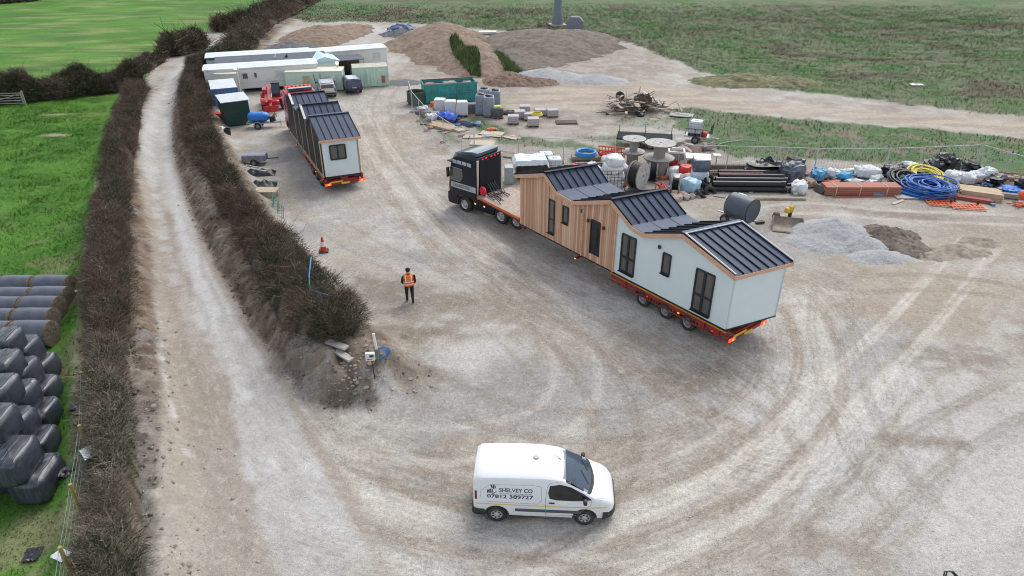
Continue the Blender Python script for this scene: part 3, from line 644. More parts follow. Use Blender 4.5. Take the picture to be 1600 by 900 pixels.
def pebbles(name, label, n, xr, yr, mask, s0, s1, colf):
    x = xr[0] + (xr[1] - xr[0]) * nr.random(n); y = yr[0] + (yr[1] - yr[0]) * nr.random(n) ** 1.4; q = lookup(x, y); k = (mask[q] > nr.random(n)) & (grass[q] < .3) & (np.abs(x) < 1.1 * y + 6); x, y, q = x[k], y[k], q[k]; n = len(x)
    s = s0 + (s1 - s0) * nr.random(n) ** 3; D = np.array([[1, 0, 0], [0, 1, 0], [-1, 0, 0], [0, -1, 0], [0, 0, 1], [0, 0, -1]]); V = D[None] * (.6 + .7 * nr.random((n, 6, 3))) * s[:, None, None] + nr.normal(size=(n, 6, 3)) * .18 * s[:, None, None]
    a = nr.random(n) * 6.28; ca, sa = np.cos(a)[:, None], np.sin(a)[:, None]; vx = V[:, :, 0] * ca - V[:, :, 1] * sa; vy = V[:, :, 0] * sa + V[:, :, 1] * ca
    V = np.stack([vx + x[:, None], vy + y[:, None], V[:, :, 2] * .7 + (Z[q] + s * .2)[:, None]], -1).reshape(-1, 3); F = (np.arange(n)[:, None, None] * 6 + np.array([[0, 1, 4], [1, 2, 4], [2, 3, 4], [3, 0, 4], [1, 0, 5], [2, 1, 5], [3, 2, 5], [0, 3, 5]])[None]).reshape(-1, 3)
    c = np.repeat(colf(q, n), 6, 0); o = bpy.data.objects.new(name, np_mesh(name, V, F, c, VEG)); COL.objects.link(o); return tag(o, label, 'gravel', None, 'stuff')
pebbles('earth_clods', 'loose clods and small stones strewn over the lane banks', 90000, (-34, 8), (11, 75), np.clip(bank * 1.1, 0, 1) * (1 - .8 * lane_m), .015, .085, lambda q, n: base[q] * (.7 + .95 * nr.random(n))[:, None])
pebbles('loose_gravel', 'loose chippings scattered over the stone yard', 70000, (-16, 34), (11, 52), np.full(len(X), .5) * (1 - .6 * lane_m), .008, .030, lambda q, n: base[q] * (.8 + .8 * nr.random(n))[:, None])
# ------------------------------------------------------------------ lodges on low-loaders
def cedar_mat():
    m = bpy.data.materials.new('cedar_boards'); m.use_nodes = True; t = m.node_tree; N = t.nodes; L = t.links; b = N['Principled BSDF']
    b.inputs['Roughness'].default_value = .75; b.inputs['Specular IOR Level'].default_value = .25
    tc = N.new('ShaderNodeTexCoord'); sx = N.new('ShaderNodeSeparateXYZ'); L.new(tc.outputs['Object'], sx.inputs[0])
    def M(op, a, c=None):
        n = N.new('ShaderNodeMath'); n.operation = op
        for i, q in enumerate((a, c)):
            if q is None: continue
            if isinstance(q, (int, float)): n.inputs[i].default_value = q
            else: L.new(q, n.inputs[i])
        return n.outputs[0]
    s = M('ADD', sx.outputs[0], M('MULTIPLY', sx.outputs[1], .97)); k = M('DIVIDE', s, .135); fl = M('FLOOR', k); fr = M('FRACT', k)
    wn = N.new('ShaderNodeTexWhiteNoise'); wn.noise_dimensions = '1D'; L.new(fl, wn.inputs['W'])
    rp = N.new('ShaderNodeValToRGB'); e = rp.color_ramp.elements; e[0].color = (.46, .25, .155, 1); e[1].color = (.74, .49, .35, 1)
    q = rp.color_ramp.elements.new(.5); q.color = (.60, .36, .235, 1); L.new(wn.outputs['Value'], rp.inputs[0])
    cx = N.new('ShaderNodeCombineXYZ'); L.new(M('MULTIPLY', s, 22), cx.inputs[0]); L.new(M('MULTIPLY', sx.outputs[2], .9), cx.inputs[1]); L.new(fl, cx.inputs[2])
    nz = N.new('ShaderNodeTexNoise'); nz.inputs['Scale'].default_value = 1.6; nz.inputs['Detail'].default_value = 5; L.new(cx.outputs[0], nz.inputs['Vector'])
    mr = N.new('ShaderNodeMapRange'); mr.inputs[3].default_value = .75; mr.inputs[4].default_value = 1.22; L.new(nz.outputs['Fac'], mr.inputs[0])
    gr = M('LESS_THAN', fr, .08); dk = M('SUBTRACT', 1.0, M('MULTIPLY', gr, .6)); f = M('MULTIPLY', mr.outputs[0], dk)
    cc = N.new('ShaderNodeCombineXYZ'); [L.new(f, cc.inputs[i]) for i in range(3)]
    mx = N.new('ShaderNodeMix'); mx.data_type = 'RGBA'; mx.blend_type = 'MULTIPLY'; mx.inputs['Factor'].default_value = 1
    L.new(rp.outputs[0], mx.inputs['A']); L.new(cc.outputs[0], mx.inputs['B']); L.new(mx.outputs['Result'], b.inputs['Base Color'])
    bp = N.new('ShaderNodeBump'); bp.inputs['Distance'].default_value = .02; bp.inputs['Strength'].default_value = .7; L.new(dk, bp.inputs['Height']); L.new(bp.outputs[0], b.inputs['Normal'])
    return m
M_CEDAR = cedar_mat()
M_CTRIM = mat('cedar_trim', (.62, .37, .25), .7, .25, 3, stretch=(1, 1, 8), bump=.1)
M_RENDER = mat('pale_green_render', (.655, .73, .725), .8, .03, 1.2, bump=.02, dirt=.06, dirtcol=(.5, .52, .48))
M_ROOF = mat('anthracite_metal', (.060, .080, .125), .5, .16, 1.2, metal=.0, spec=.22)
M_SEAM = mat('dark_seam', (.008, .011, .018), .5, .1, 2, spec=.2)
M_FLAT = mat('grey_membrane', (.095, .125, .175), .6, .15, 1.0, spec=.3)
M_VERGE = mat('pale_metal_trim', (.62, .60, .57), .4, .08, 4, spec=.6)
M_FRAME = mat('anthracite_frame', (.016, .020, .026), .4, .1, 5)
M_GLASS = glass('dark_glazing', (.10, .095, .088), .06)
M_WRAP = mat('black_membrane', (.017, .019, .024), .45, .5, 1.4, bump=.6, spec=.6)
M_TIMBER = mat('pale_timber', (.47, .37, .25), .8, .2, 4, stretch=(.4, 3, 3))
def quad_strip_roof(mb, pa, pb, t0, t1, th, F):
    (s0, z0), (s1, z1) = pa, pb
    vs = [F(s0, t0, z0), F(s1, t0, z1), F(s1, t1, z1), F(s0, t1, z0), F(s0, t0, z0 - th), F(s1, t0, z1 - th), F(s1, t1, z1 - th), F(s0, t1, z0 - th)]
    mb.add(vs, [(0, 1, 2, 3), (7, 6, 5, 4), (0, 4, 5, 1), (1, 5, 6, 2), (2, 6, 7, 3), (3, 7, 4, 0)], 0)
def lodge(name, label, origin, rz, W, skew, prof, Lh, zb, openings, split=None, dark_left=False, end_win=None):
    """x runs away from the near end along the long wall, t across it to the right; prof = roof line (s, z, kind of the span that follows)"""
    k = skew
    def F(s, t, z): return (s + k * t / W, -t, z)
    root = T(name, label, 'lodge', origin, rz)
    def roof_z(s):
        for (a, za, _), (b_, zb_, _2) in zip(prof[:-1], prof[1:]):
            if a <= s <= b_: return za + (zb_ - za) * (s - a) / (b_ - a)
        return prof[0][1] if s < prof[0][0] else prof[-1][1]
    def wall_poly(s0, s1):
        up = [(s0, roof_z(s0))] + [(a, z) for a, z, _ in prof if s0 < a < s1] + [(s1, roof_z(s1))]
        return up
    def long_wall(nm, s0, s1, t, m, d=0.0):
        up = wall_poly(s0, s1); mb = MB(); vs = []; n = len(up)
        for a, z in up: vs += [F(a, t + d, zb), F(a, t + d, z - .10)]
        fs = [(2 * i, 2 * i + 2, 2 * i + 3, 2 * i + 1) for i in range(n - 1)]
        vs2 = [F(a, t + d + (.12 if t < W / 2 else -.12), z_) for a, z in up for z_ in (zb, z - .10)]
        fs += [tuple(q + 2 * n for q in f[::-1]) for f in fs] + [(0, 1, 1 + 2 * n, 2 * n), (2 * n - 2, 2 * n - 1, 4 * n - 1, 4 * n - 2)] + [(2 * i, 2 * i + 2, 2 * n + 2 * i + 2, 2 * n + 2 * i) for i in range(n - 1)]
        mb.add(vs + vs2, fs); return P(nm, mb, m, root, smooth=0)
    if dark_left:
        mb = MB(); ns, nz_ = 90, 16
        def ff(u, v):
            s = u * Lh; z = zb + v * (roof_z(s) - .08 - zb)
            wv = .05 * math.sin(s * 9 + 2 * math.sin(z * 1.3)) + .09 * mnoise.noise(Vector((s * 1.6, z * .5, 3)))
            return F(s, -.02 - max(0, wv + .03), z)
        mb.sheet(ff, ns, nz_); P('membrane_wall', mb, M_WRAP, root)
        mb = MB()
        mb.bar(F(.0, -.12, zb), F(Lh, -.12, zb), .10, .05); mb.bar(F(0, -.12, zb + .02), F(0, -.12, prof[0][1] - .2), .06, .06)
        for s in (2.2, 4.4, 6.6, 8.8): mb.bar(F(s, -.11, zb), F(s, -.11, roof_z(s) - .15), .05, .04)
        P('batten', mb, M_TIMBER, root)
    else:
        long_wall('rendered_wall' if split else 'long_wall', 0, split or Lh, 0, M_RENDER)
        if split:
            long_wall('cedar_wall', split, Lh, 0, M_CEDAR, -.015)
            for cs_ in (split, 9.05, 11.75):
                mb = MB(); mb.bar(F(cs_, -.045, zb), F(cs_, -.045, roof_z(cs_) - .2), .10, .06); P('corner_board', mb, M_CTRIM, root, .008)
    long_wall('right_wall', 0, Lh, W, M_CEDAR if dark_left else M_RENDER)
    for s, nm in ((0.0, 'end_wall'), (Lh, 'far_wall')):
        mb = MB(); z = roof_z(s) - .1; d = .1 if s == 0 else -.1
        mb.add([F(s, .003, zb), F(s, W - .003, zb), F(s, W - .003, z), F(s, .003, z), F(s + d, .003, zb), F(s + d, W - .003, zb), F(s + d, W - .003, z), F(s + d, .003, z)], [(0, 1, 2, 3), (7, 6, 5, 4), (0, 4, 5, 1), (1, 5, 6, 2), (2, 6, 7, 3), (3, 7, 4, 0)])
        P(nm, mb, M_RENDER if s == 0 else (M_WRAP if dark_left else M_CEDAR), root, smooth=0)
    mb = MB(); mb.add([F(0, 0, zb - .08), F(Lh, 0, zb - .08), F(Lh, W, zb - .08), F(0, W, zb - .08), F(0, 0, zb - .001), F(Lh, 0, zb - .001), F(Lh, W, zb - .001), F(0, W, zb - .001)], [(3, 2, 1, 0), (4, 5, 6, 7), (0, 1, 5, 4), (1, 2, 6, 5), (2, 3, 7, 6), (3, 0, 4, 7)]); P('floor_frame', mb, M_FRAME, root, smooth=0)
    # roof spans
    ov0, ov1 = -.14, W + .16
    for i, ((a, za, kd), (b_, zb_, _)) in enumerate(zip(prof[:-1], prof[1:])):
        mb = MB(); a_ = a - (.14 if i == 0 else 0); za_ = za - (za - zb_) / (a - b_) * (a - a_) if i == 0 else za
        b2 = b_ + (.1 if i == len(prof) - 2 else 0)
        quad_strip_roof(mb, (a_, za_), (b2, zb_), ov0, ov1, .10, F)
        if kd != 'flat':
            n = max(3, int(round((ov1 - ov0) / .44)))
            for j in range(n + 1):
                tt = ov0 + .02 + (ov1 - ov0 - .04) * j / n
                mb.bar(F(a_, tt, za_ + .03), F(b2, tt, zb_ + .03), .03, .06, 1)
        else:
            for j in range(1, 3):
                tt = ov0 + (ov1 - ov0) * j / 3; mb.bar(F(a_, tt, za_ + .002), F(b2, tt, zb_ + .002), .05, .008, 1)
        P('roof_slope' if kd != 'flat' else 'roof_valley', mb, [M_FLAT if kd == 'flat' else M_ROOF, M_SEAM], root, smooth=0)
    # ridges, verges, fascia
    pk = [(a, z) for i, (a, z, _) in enumerate(prof) if 0 < i < len(prof) - 1 and z > prof[i - 1][1] + .2 and z > prof[i + 1][1] + .2]
    for i, (a, z) in enumerate(pk):
        mb = MB(); mb.bar(F(a, ov0 - .01, z + .05), F(a, ov1 + .01, z + .05), .20, .05); P('ridge_cap', mb, M_FLAT if i == 0 else M_SEAM, root, .01)
        if i == 0 and not dark_left:
            mb = MB(); mb.bar(F(a - .12, ov0 - .01, z + .055), F(a - .12, ov1 + .01, z + .055), .035, .04); P('ridge_trim', mb, M_VERGE, root)
    if not dark_left:
        (a, za, _), (b_, zb_, _) = prof[0], prof[1]
        for tt in (ov0 + .03, ov1 - .03):
            mb = MB(); mb.bar(F(a - .14, tt, za + .05), F(b_ - .1, tt, zb_ + .06), .04, .05); P('verge_trim', mb, M_VERGE, root)
    else:
        for a, z in pk[1:]:
            mb = MB(); mb.bar(F(a - .0, ov0 + .05, z + .07), F(a - 1.2, ov0 + .05, roof_z(a - 1.2) + .07), .16, .05); P('verge_trim', mb, M_VERGE, root)
    mb = MB()
    if not dark_left:
        for i, ((a, za, _), (b_, zb_, _)) in enumerate(zip(prof[:-1], prof[1:])):
            a_ = a - (.16 if i == 0 else 0); mb.bar(F(a_, ov0 - .02, za - .12), F(b_ + .02, ov0 - .02, zb_ - .12), .05, .20)
    mb.bar(F(-.15, ov0 - .04, prof[0][1] - .15), F(-.15, ov1 + .02, prof[0][1] - .15), .05, .17)
    mb.bar(F(-.15, ov1, prof[0][1] - .14), F(prof[1][0], ov1, prof[1][1] - .12), .05, .18)
    P('fascia', mb, M_CTRIM, root, .006)
    # openings in the long wall
    for kind, s0, s1, z0, z1 in openings:
        mb = MB(); d = -.035; fw = .07
        pa = lambda s, z, dd=d: F(s, dd, z)
        if kind == 'door':
            mb.bar(pa(s0, z0), pa(s0, z1), .05, fw); mb.bar(pa(s1, z0), pa(s1, z1), .05, fw); mb.bar(pa(s0, z1), pa(s1, z1), .05, fw)
            o = P('front_door', mb, M_FRAME, root, .004)
            mb = MB(); mb.add([F(s0 + .03, -.03, z0), F(s1 - .03, -.03, z0), F(s1 - .03, -.03, z1 - .03), F(s0 + .03, -.03, z1 - .03)], [(0, 1, 2, 3)])
            for q in (.25, .5, .75): mb.bar(F(s0 + .08, -.034, z0 + (z1 - z0) * q), F(s1 - .08, -.034, z0 + (z1 - z0) * q), .012, .02)
            P('door_leaf', mb, mat('black_door', (.010, .014, .022), .35, .1), o, smooth=0)
            mb = MB(); mb.bar(F(s0 + .14, -.09, z0 + .5), F(s0 + .14, -.09, z0 + 1.5), .03, .03); P('handle', mb, M_FRAME, o)
        else:
            for p, q in (((s0, z0), (s0, z1)), ((s1, z0), (s1, z1)), ((s0, z1), (s1, z1)), ((s0, z0), (s1, z0))): mb.bar(pa(*p), pa(*q), .06, fw if p[0] == q[0] else .07)
            if kind == 'french':
                m_ = (s0 + s1) / 2; mb.bar(pa(m_, z0), pa(m_, z1), .06, .12); zz = z0 + (z1 - z0) * .40; mb.bar(pa(s0, zz), pa(s1, zz), .05, .10)
            if kind == 'slim': zz = z0 + (z1 - z0) * .42; mb.bar(pa(s0, zz), pa(s1, zz), .05, .06)
            o = P('french_window' if kind == 'french' else 'window', mb, M_FRAME, root, .004)
            mb = MB(); mb.add([F(s0, -.022, z0), F(s1, -.022, z0), F(s1, -.022, z1), F(s0, -.022, z1)], [(0, 1, 2, 3)]); P('pane', mb, M_GLASS, o, smooth=0)
            mb = MB(); mb.bar(F(s0 - .05, -.075, z0 - .05), F(s1 + .05, -.075, z0 - .05), .13, .03); P('sill', mb, M_FRAME, o)
    if end_win:
        t0, t1, z0, z1 = end_win; mb = MB(); d = -.03
        for p, q in (((t0, z0), (t0, z1)), ((t1, z0), (t1, z1)), ((t0, z1), (t1, z1)), ((t0, z0), (t1, z0)), (((t0 + t1) / 2, z0), ((t0 + t1) / 2, z1))): mb.bar(F(d, *p), F(d, *q), .09, .08)
        o = P('window', mb, M_FRAME, root, .004)
        mb = MB(); mb.add([F(-.012, t0, z0), F(-.012, t1, z0), F(-.012, t1, z1), F(-.012, t0, z1)], [(0, 1, 2, 3)]); P('pane', mb, M_GLASS, o, smooth=0)
    return root, F
# cedar and render lodge
ZB = 1.05
A1 = G(1133, 515, ZB); B1 = G(813, 349, ZB); C1 = G(1212.4, 492.5, ZB)
rz1 = heading(A1, B1); q = Matrix.Rotation(-rz1, 3, 'Z') @ (C1 - A1)
_o, _n, _u = np.array(A1), None, None
u_ = np.array([math.cos(rz1), math.sin(rz1), 0]); n_ = np.array([-u_[1], u_[0], 0])
def on_wall(px, py, A_=None, u2=None):
    A_ = np.array(A1) if A_ is None else np.array(A_); u2 = u_ if u2 is None else u2; n2 = np.array([-u2[1], u2[0], 0])
    O_ = np.array([0, 0, CAMH]); d = ray(px, py); t_ = np.dot(A_ - O_, n2) / np.dot(d, n2); Q = O_ + t_ * d
    return float(np.dot(Q - A_, u2)), float(Q[2])
L1 = (B1 - A1).length
def zz6(x, y): return (690 + x / 2.727, 210 + y / 2.727)
def zz2(x, y): return (930 + x / 4.284, 330 + y / 4.284)
def opening(kind, tl, tr, bl, br):
    a, b_, c, d = [on_wall(*p) for p in (tl, tr, bl, br)]
    return (kind, (b_[0] + d[0]) / 2 + .03, (a[0] + c[0]) / 2 - .03, (c[1] + d[1]) / 2 + .04, (a[1] + b_[1]) / 2 - .04)
ops = [opening('french', zz2(687, 375), zz2(808, 432), zz2(640, 650), zz2(768, 712)), opening('small', zz2(463, 272), zz2(517, 295), zz2(440, 408), zz2(497, 435)), opening('french', zz2(190, 143), zz2(285, 187), zz2(160, 390), zz2(255, 438)),
       opening('door', zz6(640, 358), zz6(683, 378), zz6(630, 505), zz6(668, 525)), opening('small', zz6(520, 300), zz6(546, 312), zz6(515, 372), zz6(540, 385)), opening('slim', zz6(462, 272), zz6(489, 285), zz6(452, 415), zz6(478, 425))]
pr = [(on_wall(*p), k) for p, k in ((zz6(1245, 590), 'slope'), (zz6(1040, 420), 'slope'), (zz6(875, 420), 'flat'), (zz6(820, 386), 'slope'), (zz6(735, 277), 'slope'), (zz6(570, 282), 'flat'), (zz6(500, 240), 'slope'), (zz6(450, 163), 'slope'), (zz6(322, 168), ''))]
prof1 = [(a, z, k) for (a, z), k in pr]; prof1[0] = (0, prof1[0][1], 'slope'); Lh1 = on_wall(*zz6(335, 375))[0]; prof1[-1] = (Lh1 + .25, prof1[-1][1], '')
split1 = on_wall(*zz6(742, 460))[0]
lodge1, F1 = lodge('timber_lodge', 'long lodge half clad in cedar, half pale render, on the loader behind the black tractor', (A1.x, A1.y, 0), rz1, -q.y, q.x, prof1, Lh1, ZB, ops, split1)
for nm, (px, py) in (('wall_vent', zz2(437, 237)), ('wall_light', zz6(602, 325)), ('wall_light', zz6(628, 365)), ('wall_light', zz6(694, 398))):
    s_, z_ = on_wall(px, py); mb = MB(); mb.box((s_, .07, z_), (.13, .10, .16), top=(1, .5)); P(nm, mb, M_FRAME, lodge1, .01)
# second lodge, seen end on
A2 = G(509, 277, ZB); C2 = G(558, 270.5, ZB); rz2 = heading(A2, G(456, 206, ZB))
q2 = Matrix.Rotation(-rz2, 3, 'Z') @ (C2 - A2); u2_ = np.array([math.cos(rz2), math.sin(rz2), 0])
def zz3(x, y): return (430 + x / 5, 120 + y / 5)
pr2 = [on_wall(*zz3(*p), A2, u2_) for p in ((348, 482), (275, 308), (245, 345), (205, 215), (165, 245), (118, 140))]
prof2 = [(0, 3.66, 'slope'), (2.5, 4.56, 'slope'), (3.9, 3.9, 'flat'), (4.2, 3.9, 'slope'), (5.4, 4.66, 'slope'), (7.2, 3.9, 'flat'), (8.5, 3.9, 'slope'), (9.8, 4.5, 'slope'), (12.0, 3.85, '')]
W2 = -q2.y + .3
lodge2, F2 = lodge('timber_lodge', 'lodge with black membrane side and small white end, on the red lorry by the cabins', (A2.x, A2.y, 0), rz2, W2, q2.x, prof2, 12.0, ZB, [], None, True, (.5, 1.5, 2.2, 3.15))
# glazed cedar return on the right side of the second lodge
mb = MB()
for s0, s1 in ((.5, 1.5), (1.7, 2.7)):
    mb.bar(F2(s0, W2 + .04, 1.2), F2(s0, W2 + .04, 3.2), .06, .07); mb.bar(F2(s1, W2 + .04, 1.2), F2(s1, W2 + .04, 3.2), .06, .07); mb.bar(F2(s0, W2 + .04, 3.2), F2(s1, W2 + .04, 3.2), .06, .07)
o = P('side_window', mb, M_FRAME, lodge2)
mb = MB(); mb.add([F2(.5, W2 + .02, 1.2), F2(2.7, W2 + .02, 1.2), F2(2.7, W2 + .02, 3.2), F2(.5, W2 + .02, 3.2)], [(0, 1, 2, 3)]); P('pane', mb, M_GLASS, o, smooth=0)
# ------------------------------------------------------------------ lorry tractors and low-loaders
M_TYRE = mat('tyre_rubber', (.028, .026, .024), .85, .2, 8, dirt=.55, dirtcol=(.16, .13, .10))
M_RIM = mat('alloy_rim', (.55, .55, .54), .35, .12, 8, metal=.6)
M_STEEL = mat('dull_steel', (.30, .30, .29), .5, .2, 6, metal=.5)
M_RED = mat('trailer_red', (.28, .022, .018), .45, .2, 3, dirt=.5, dirtcol=(.20, .13, .10))
M_CHAS = mat('black_chassis', (.020, .020, .022), .6, .2, 4, dirt=.35, dirtcol=(.18, .15, .12))
M_CAB = mat('black_cab_paint', (.009, .012, .020), .3, .1, 2, spec=.3, coat=.08)
M_DECK = mat('worn_deck', (.40, .33, .28), .8, .3, 5, dirt=.5, dirtcol=(.28, .12, .09))
M_AMBER = glow('amber_lamp', (1, .38, .06), .7); M_REDL = glow('red_lamp', (1, .05, .02), 1.4); M_WHITEL = glow('white_lamp', (1, .85, .6), 3.0); M_REDDIM = glow('red_marker', (.7, .02, .015), .5)
M_YEL = mat('yellow_paint', (.62, .40, .04), .5, .15, 5)
def wheel(name, parent, x, y, r, wd, side, rim_m=None, hub=True, rim_r=.58):
    """side +1: outer face towards +y"""
    mb = MB(); prof = [(r * .60, -wd / 2), (r * .93, -wd / 2), (r, -wd * .36), (r, wd * .36), (r * .93, wd / 2), (r * .60, wd / 2), (r * .60, -wd / 2)]
    mb.lathe(prof, (x, y, r), 'y', 28)
    for k in range(24):
        a = 2 * PI * k / 24; mb.box((x + math.cos(a) * r, y, r + math.sin(a) * r), (.02, wd * .7, .02))
    o = P(name, mb, M_TYRE, parent)
    mb = MB(); s = side; mb.lathe([(r * .61, s * wd * .42), (r * rim_r, s * wd * .40), (r * .50, s * wd * .18), (r * .30, s * wd * .22), (r * .22, s * wd * .40), (r * .10, s * wd * .44), (.001, s * wd * .44)], (x, y, r), 'y', 24)
    if hub:
        for k in range(8):
            a = 2 * PI * k / 8; mb.cyl((x + math.cos(a) * r * .33, y + s * wd * .2, r + math.sin(a) * r * .33), (x + math.cos(a) * r * .33, y + s * wd * .30, r + math.sin(a) * r * .33), r * .035, n=6)
    P('rim', mb, rim_m or M_RIM, o)
    return o
def trailer(name, label, loc, rz, W, L_, axles, neck, r=.40):
    """x runs forward from the rear end; y = 0 is its left edge, -W its right edge"""
    root = T(name, label, 'low-loader trailer', loc, rz)
    yc = -W / 2; mb = MB()
    for y in (-.12, -W + .12):
        mb.box((3.5, y, .80), (7.0, .16, .26)); mb.box(((L_ + 7.0) / 2, y * .5 - W * .25, .78), (L_ - 7.0, .16, .3))
    for k in range(6): mb.box((.4 + k * 1.3, yc, .80), (.14, W - .3, .16))
    mb.box((L_ / 2, yc, .78), (L_, .5, .3)); mb.box((9.6, -.36, .70), (.12, .76, .08)); P('frame', mb, M_RED, root, .01)
    mb = MB(); mb.box((L_ / 2, yc, .952), (L_ - .1, W - .1, .04)); P('deck', mb, M_CHAS, root)
    # outriggers and reflective edge line
    mb = MB()
    for y in (.02, -W - .02): mb.box((3.5, y, .945), (7.0, .04, .05))
    P('edge_marking', mb, mat('amber_marking', (.55, .25, .03), .5, .4, 14), root)
    mb = MB()
    mb.box((3.6, -.03, .52), (7.0, .05, .05))
    for k in range(8):
        x = .5 + k * .8
        if all(abs(x - a) > .55 for a in axles): mb.box((x, -.02, .72), (.30, .08, .36))
    P('side_guard', mb, M_RED, root, .006)
    for i in range(4):
        mb = MB(); mb.box((.7 + i * 1.9 + (3.2 if i == 3 else 0), .03, .70), (.10, .03, .05)); P('marker_lamp', mb, M_AMBER if i % 2 else M_REDDIM, root)
    for a in axles:
        for y, sd in ((-.17, 1), (-W + .17, -1)): wheel('wheel', root, a, y, r, .30, sd, M_STEEL)
        mb = MB(); mb.cyl((a, -.3, r), (a, -W + .3, r), .07, n=10); P('axle', mb, M_CHAS, root)
    for a in axles:
        mb = MB(); mb.prism([(a - .5, .50), (a - .42, .86), (a + .42, .86), (a + .5, .50), (a + .46, .50), (a + .38, .83), (a - .38, .83), (a - .46, .50)], 'y', -.02, -.30); P('mudguard', mb, M_RED, root)
    # rear bumper, lamps, plate
    mb = MB(); mb.box((-.12, yc, .62), (.14, W + .1, .16)); mb.box((.1, yc, .75), (.4, W * .6, .12)); P('rear_bumper', mb, M_RED, root, .01)
    for y in (-.18, -W + .18):
        mb = MB(); mb.box((-.21, y, .62), (.05, .40, .14)); o = P('rear_lamp', mb, M_REDL, root, .01)
        mb = MB(); mb.box((-.238, y - .04 * (1 if y > -1 else -1), .62), (.012, .12, .10)); P('indicator', mb, M_AMBER, o)
    mb = MB(); mb.box((-.215, yc, .60), (.03, .55, .13)); P('number_plate', mb, mat('plate_yellow', (.65, .48, .05), .5), root)
    mb = MB(); mb.box((-.2, yc + .6, .74), (.03, .9, .10)); P('marker_board', mb, M_YEL, root)
    if neck:
        x0, x1, z = neck; mb = MB()
        mb.box(((x0 + x1) / 2, yc, z - .06), (x1 - x0, W - .1, .12)); o = P('neck_deck', mb, M_DECK, root, .01)
        mb = MB(); mb.prism([(L_ - .3, .70), (L_ - .3, .93), (x0 + .5, z - .13), (x1, z - .13), (x1, z - .3), (x0 + .6, z - .35)], 'y', -.15, -.5); mb.prism([(L_ - .3, .70), (L_ - .3, .93), (x0 + .5, z - .13), (x1, z - .13), (x1, z - .3), (x0 + .6, z - .35)], 'y', -W + .15, -W + .5)
        P('gooseneck', mb, M_RED, root)
        mb = MB(); mb.box(((x0 + x1) / 2, -.02, z - .07), (x1 - x0, .06, .14)); mb.box(((x0 + x1) / 2, -W + .02, z - .07), (x1 - x0, .06, .14)); P('edge_beam', mb, mat('faded_orange', (.55, .16, .06), .6, .25, 6), root)
        mb = MB()
        for k in range(9):
            a = Vector((x1 - .3 - rnd.random() * 1.2, -.6 - rnd.random() * (W - 1.2), z + .02)); mb.tube([a, a + Vector((.3, .2, .12 + .1 * rnd.random())), a + Vector((-.4 - .6 * rnd.random(), .5 - rnd.random(), .03))], .03, 6)
        P('chain_heap', mb, M_CHAS, root)
        mb = MB(); mb.torus((x1 - .15, -.35, z + .28), .22, .09, 'y', 20, 8); mb.cyl((x1 - .15, -.26, z + .28), (x1 - .15, -.44, z + .28), .14); P('red_hose_reel', mb, mat('signal_red', (.62, .02, .05), .5), root)
    return root
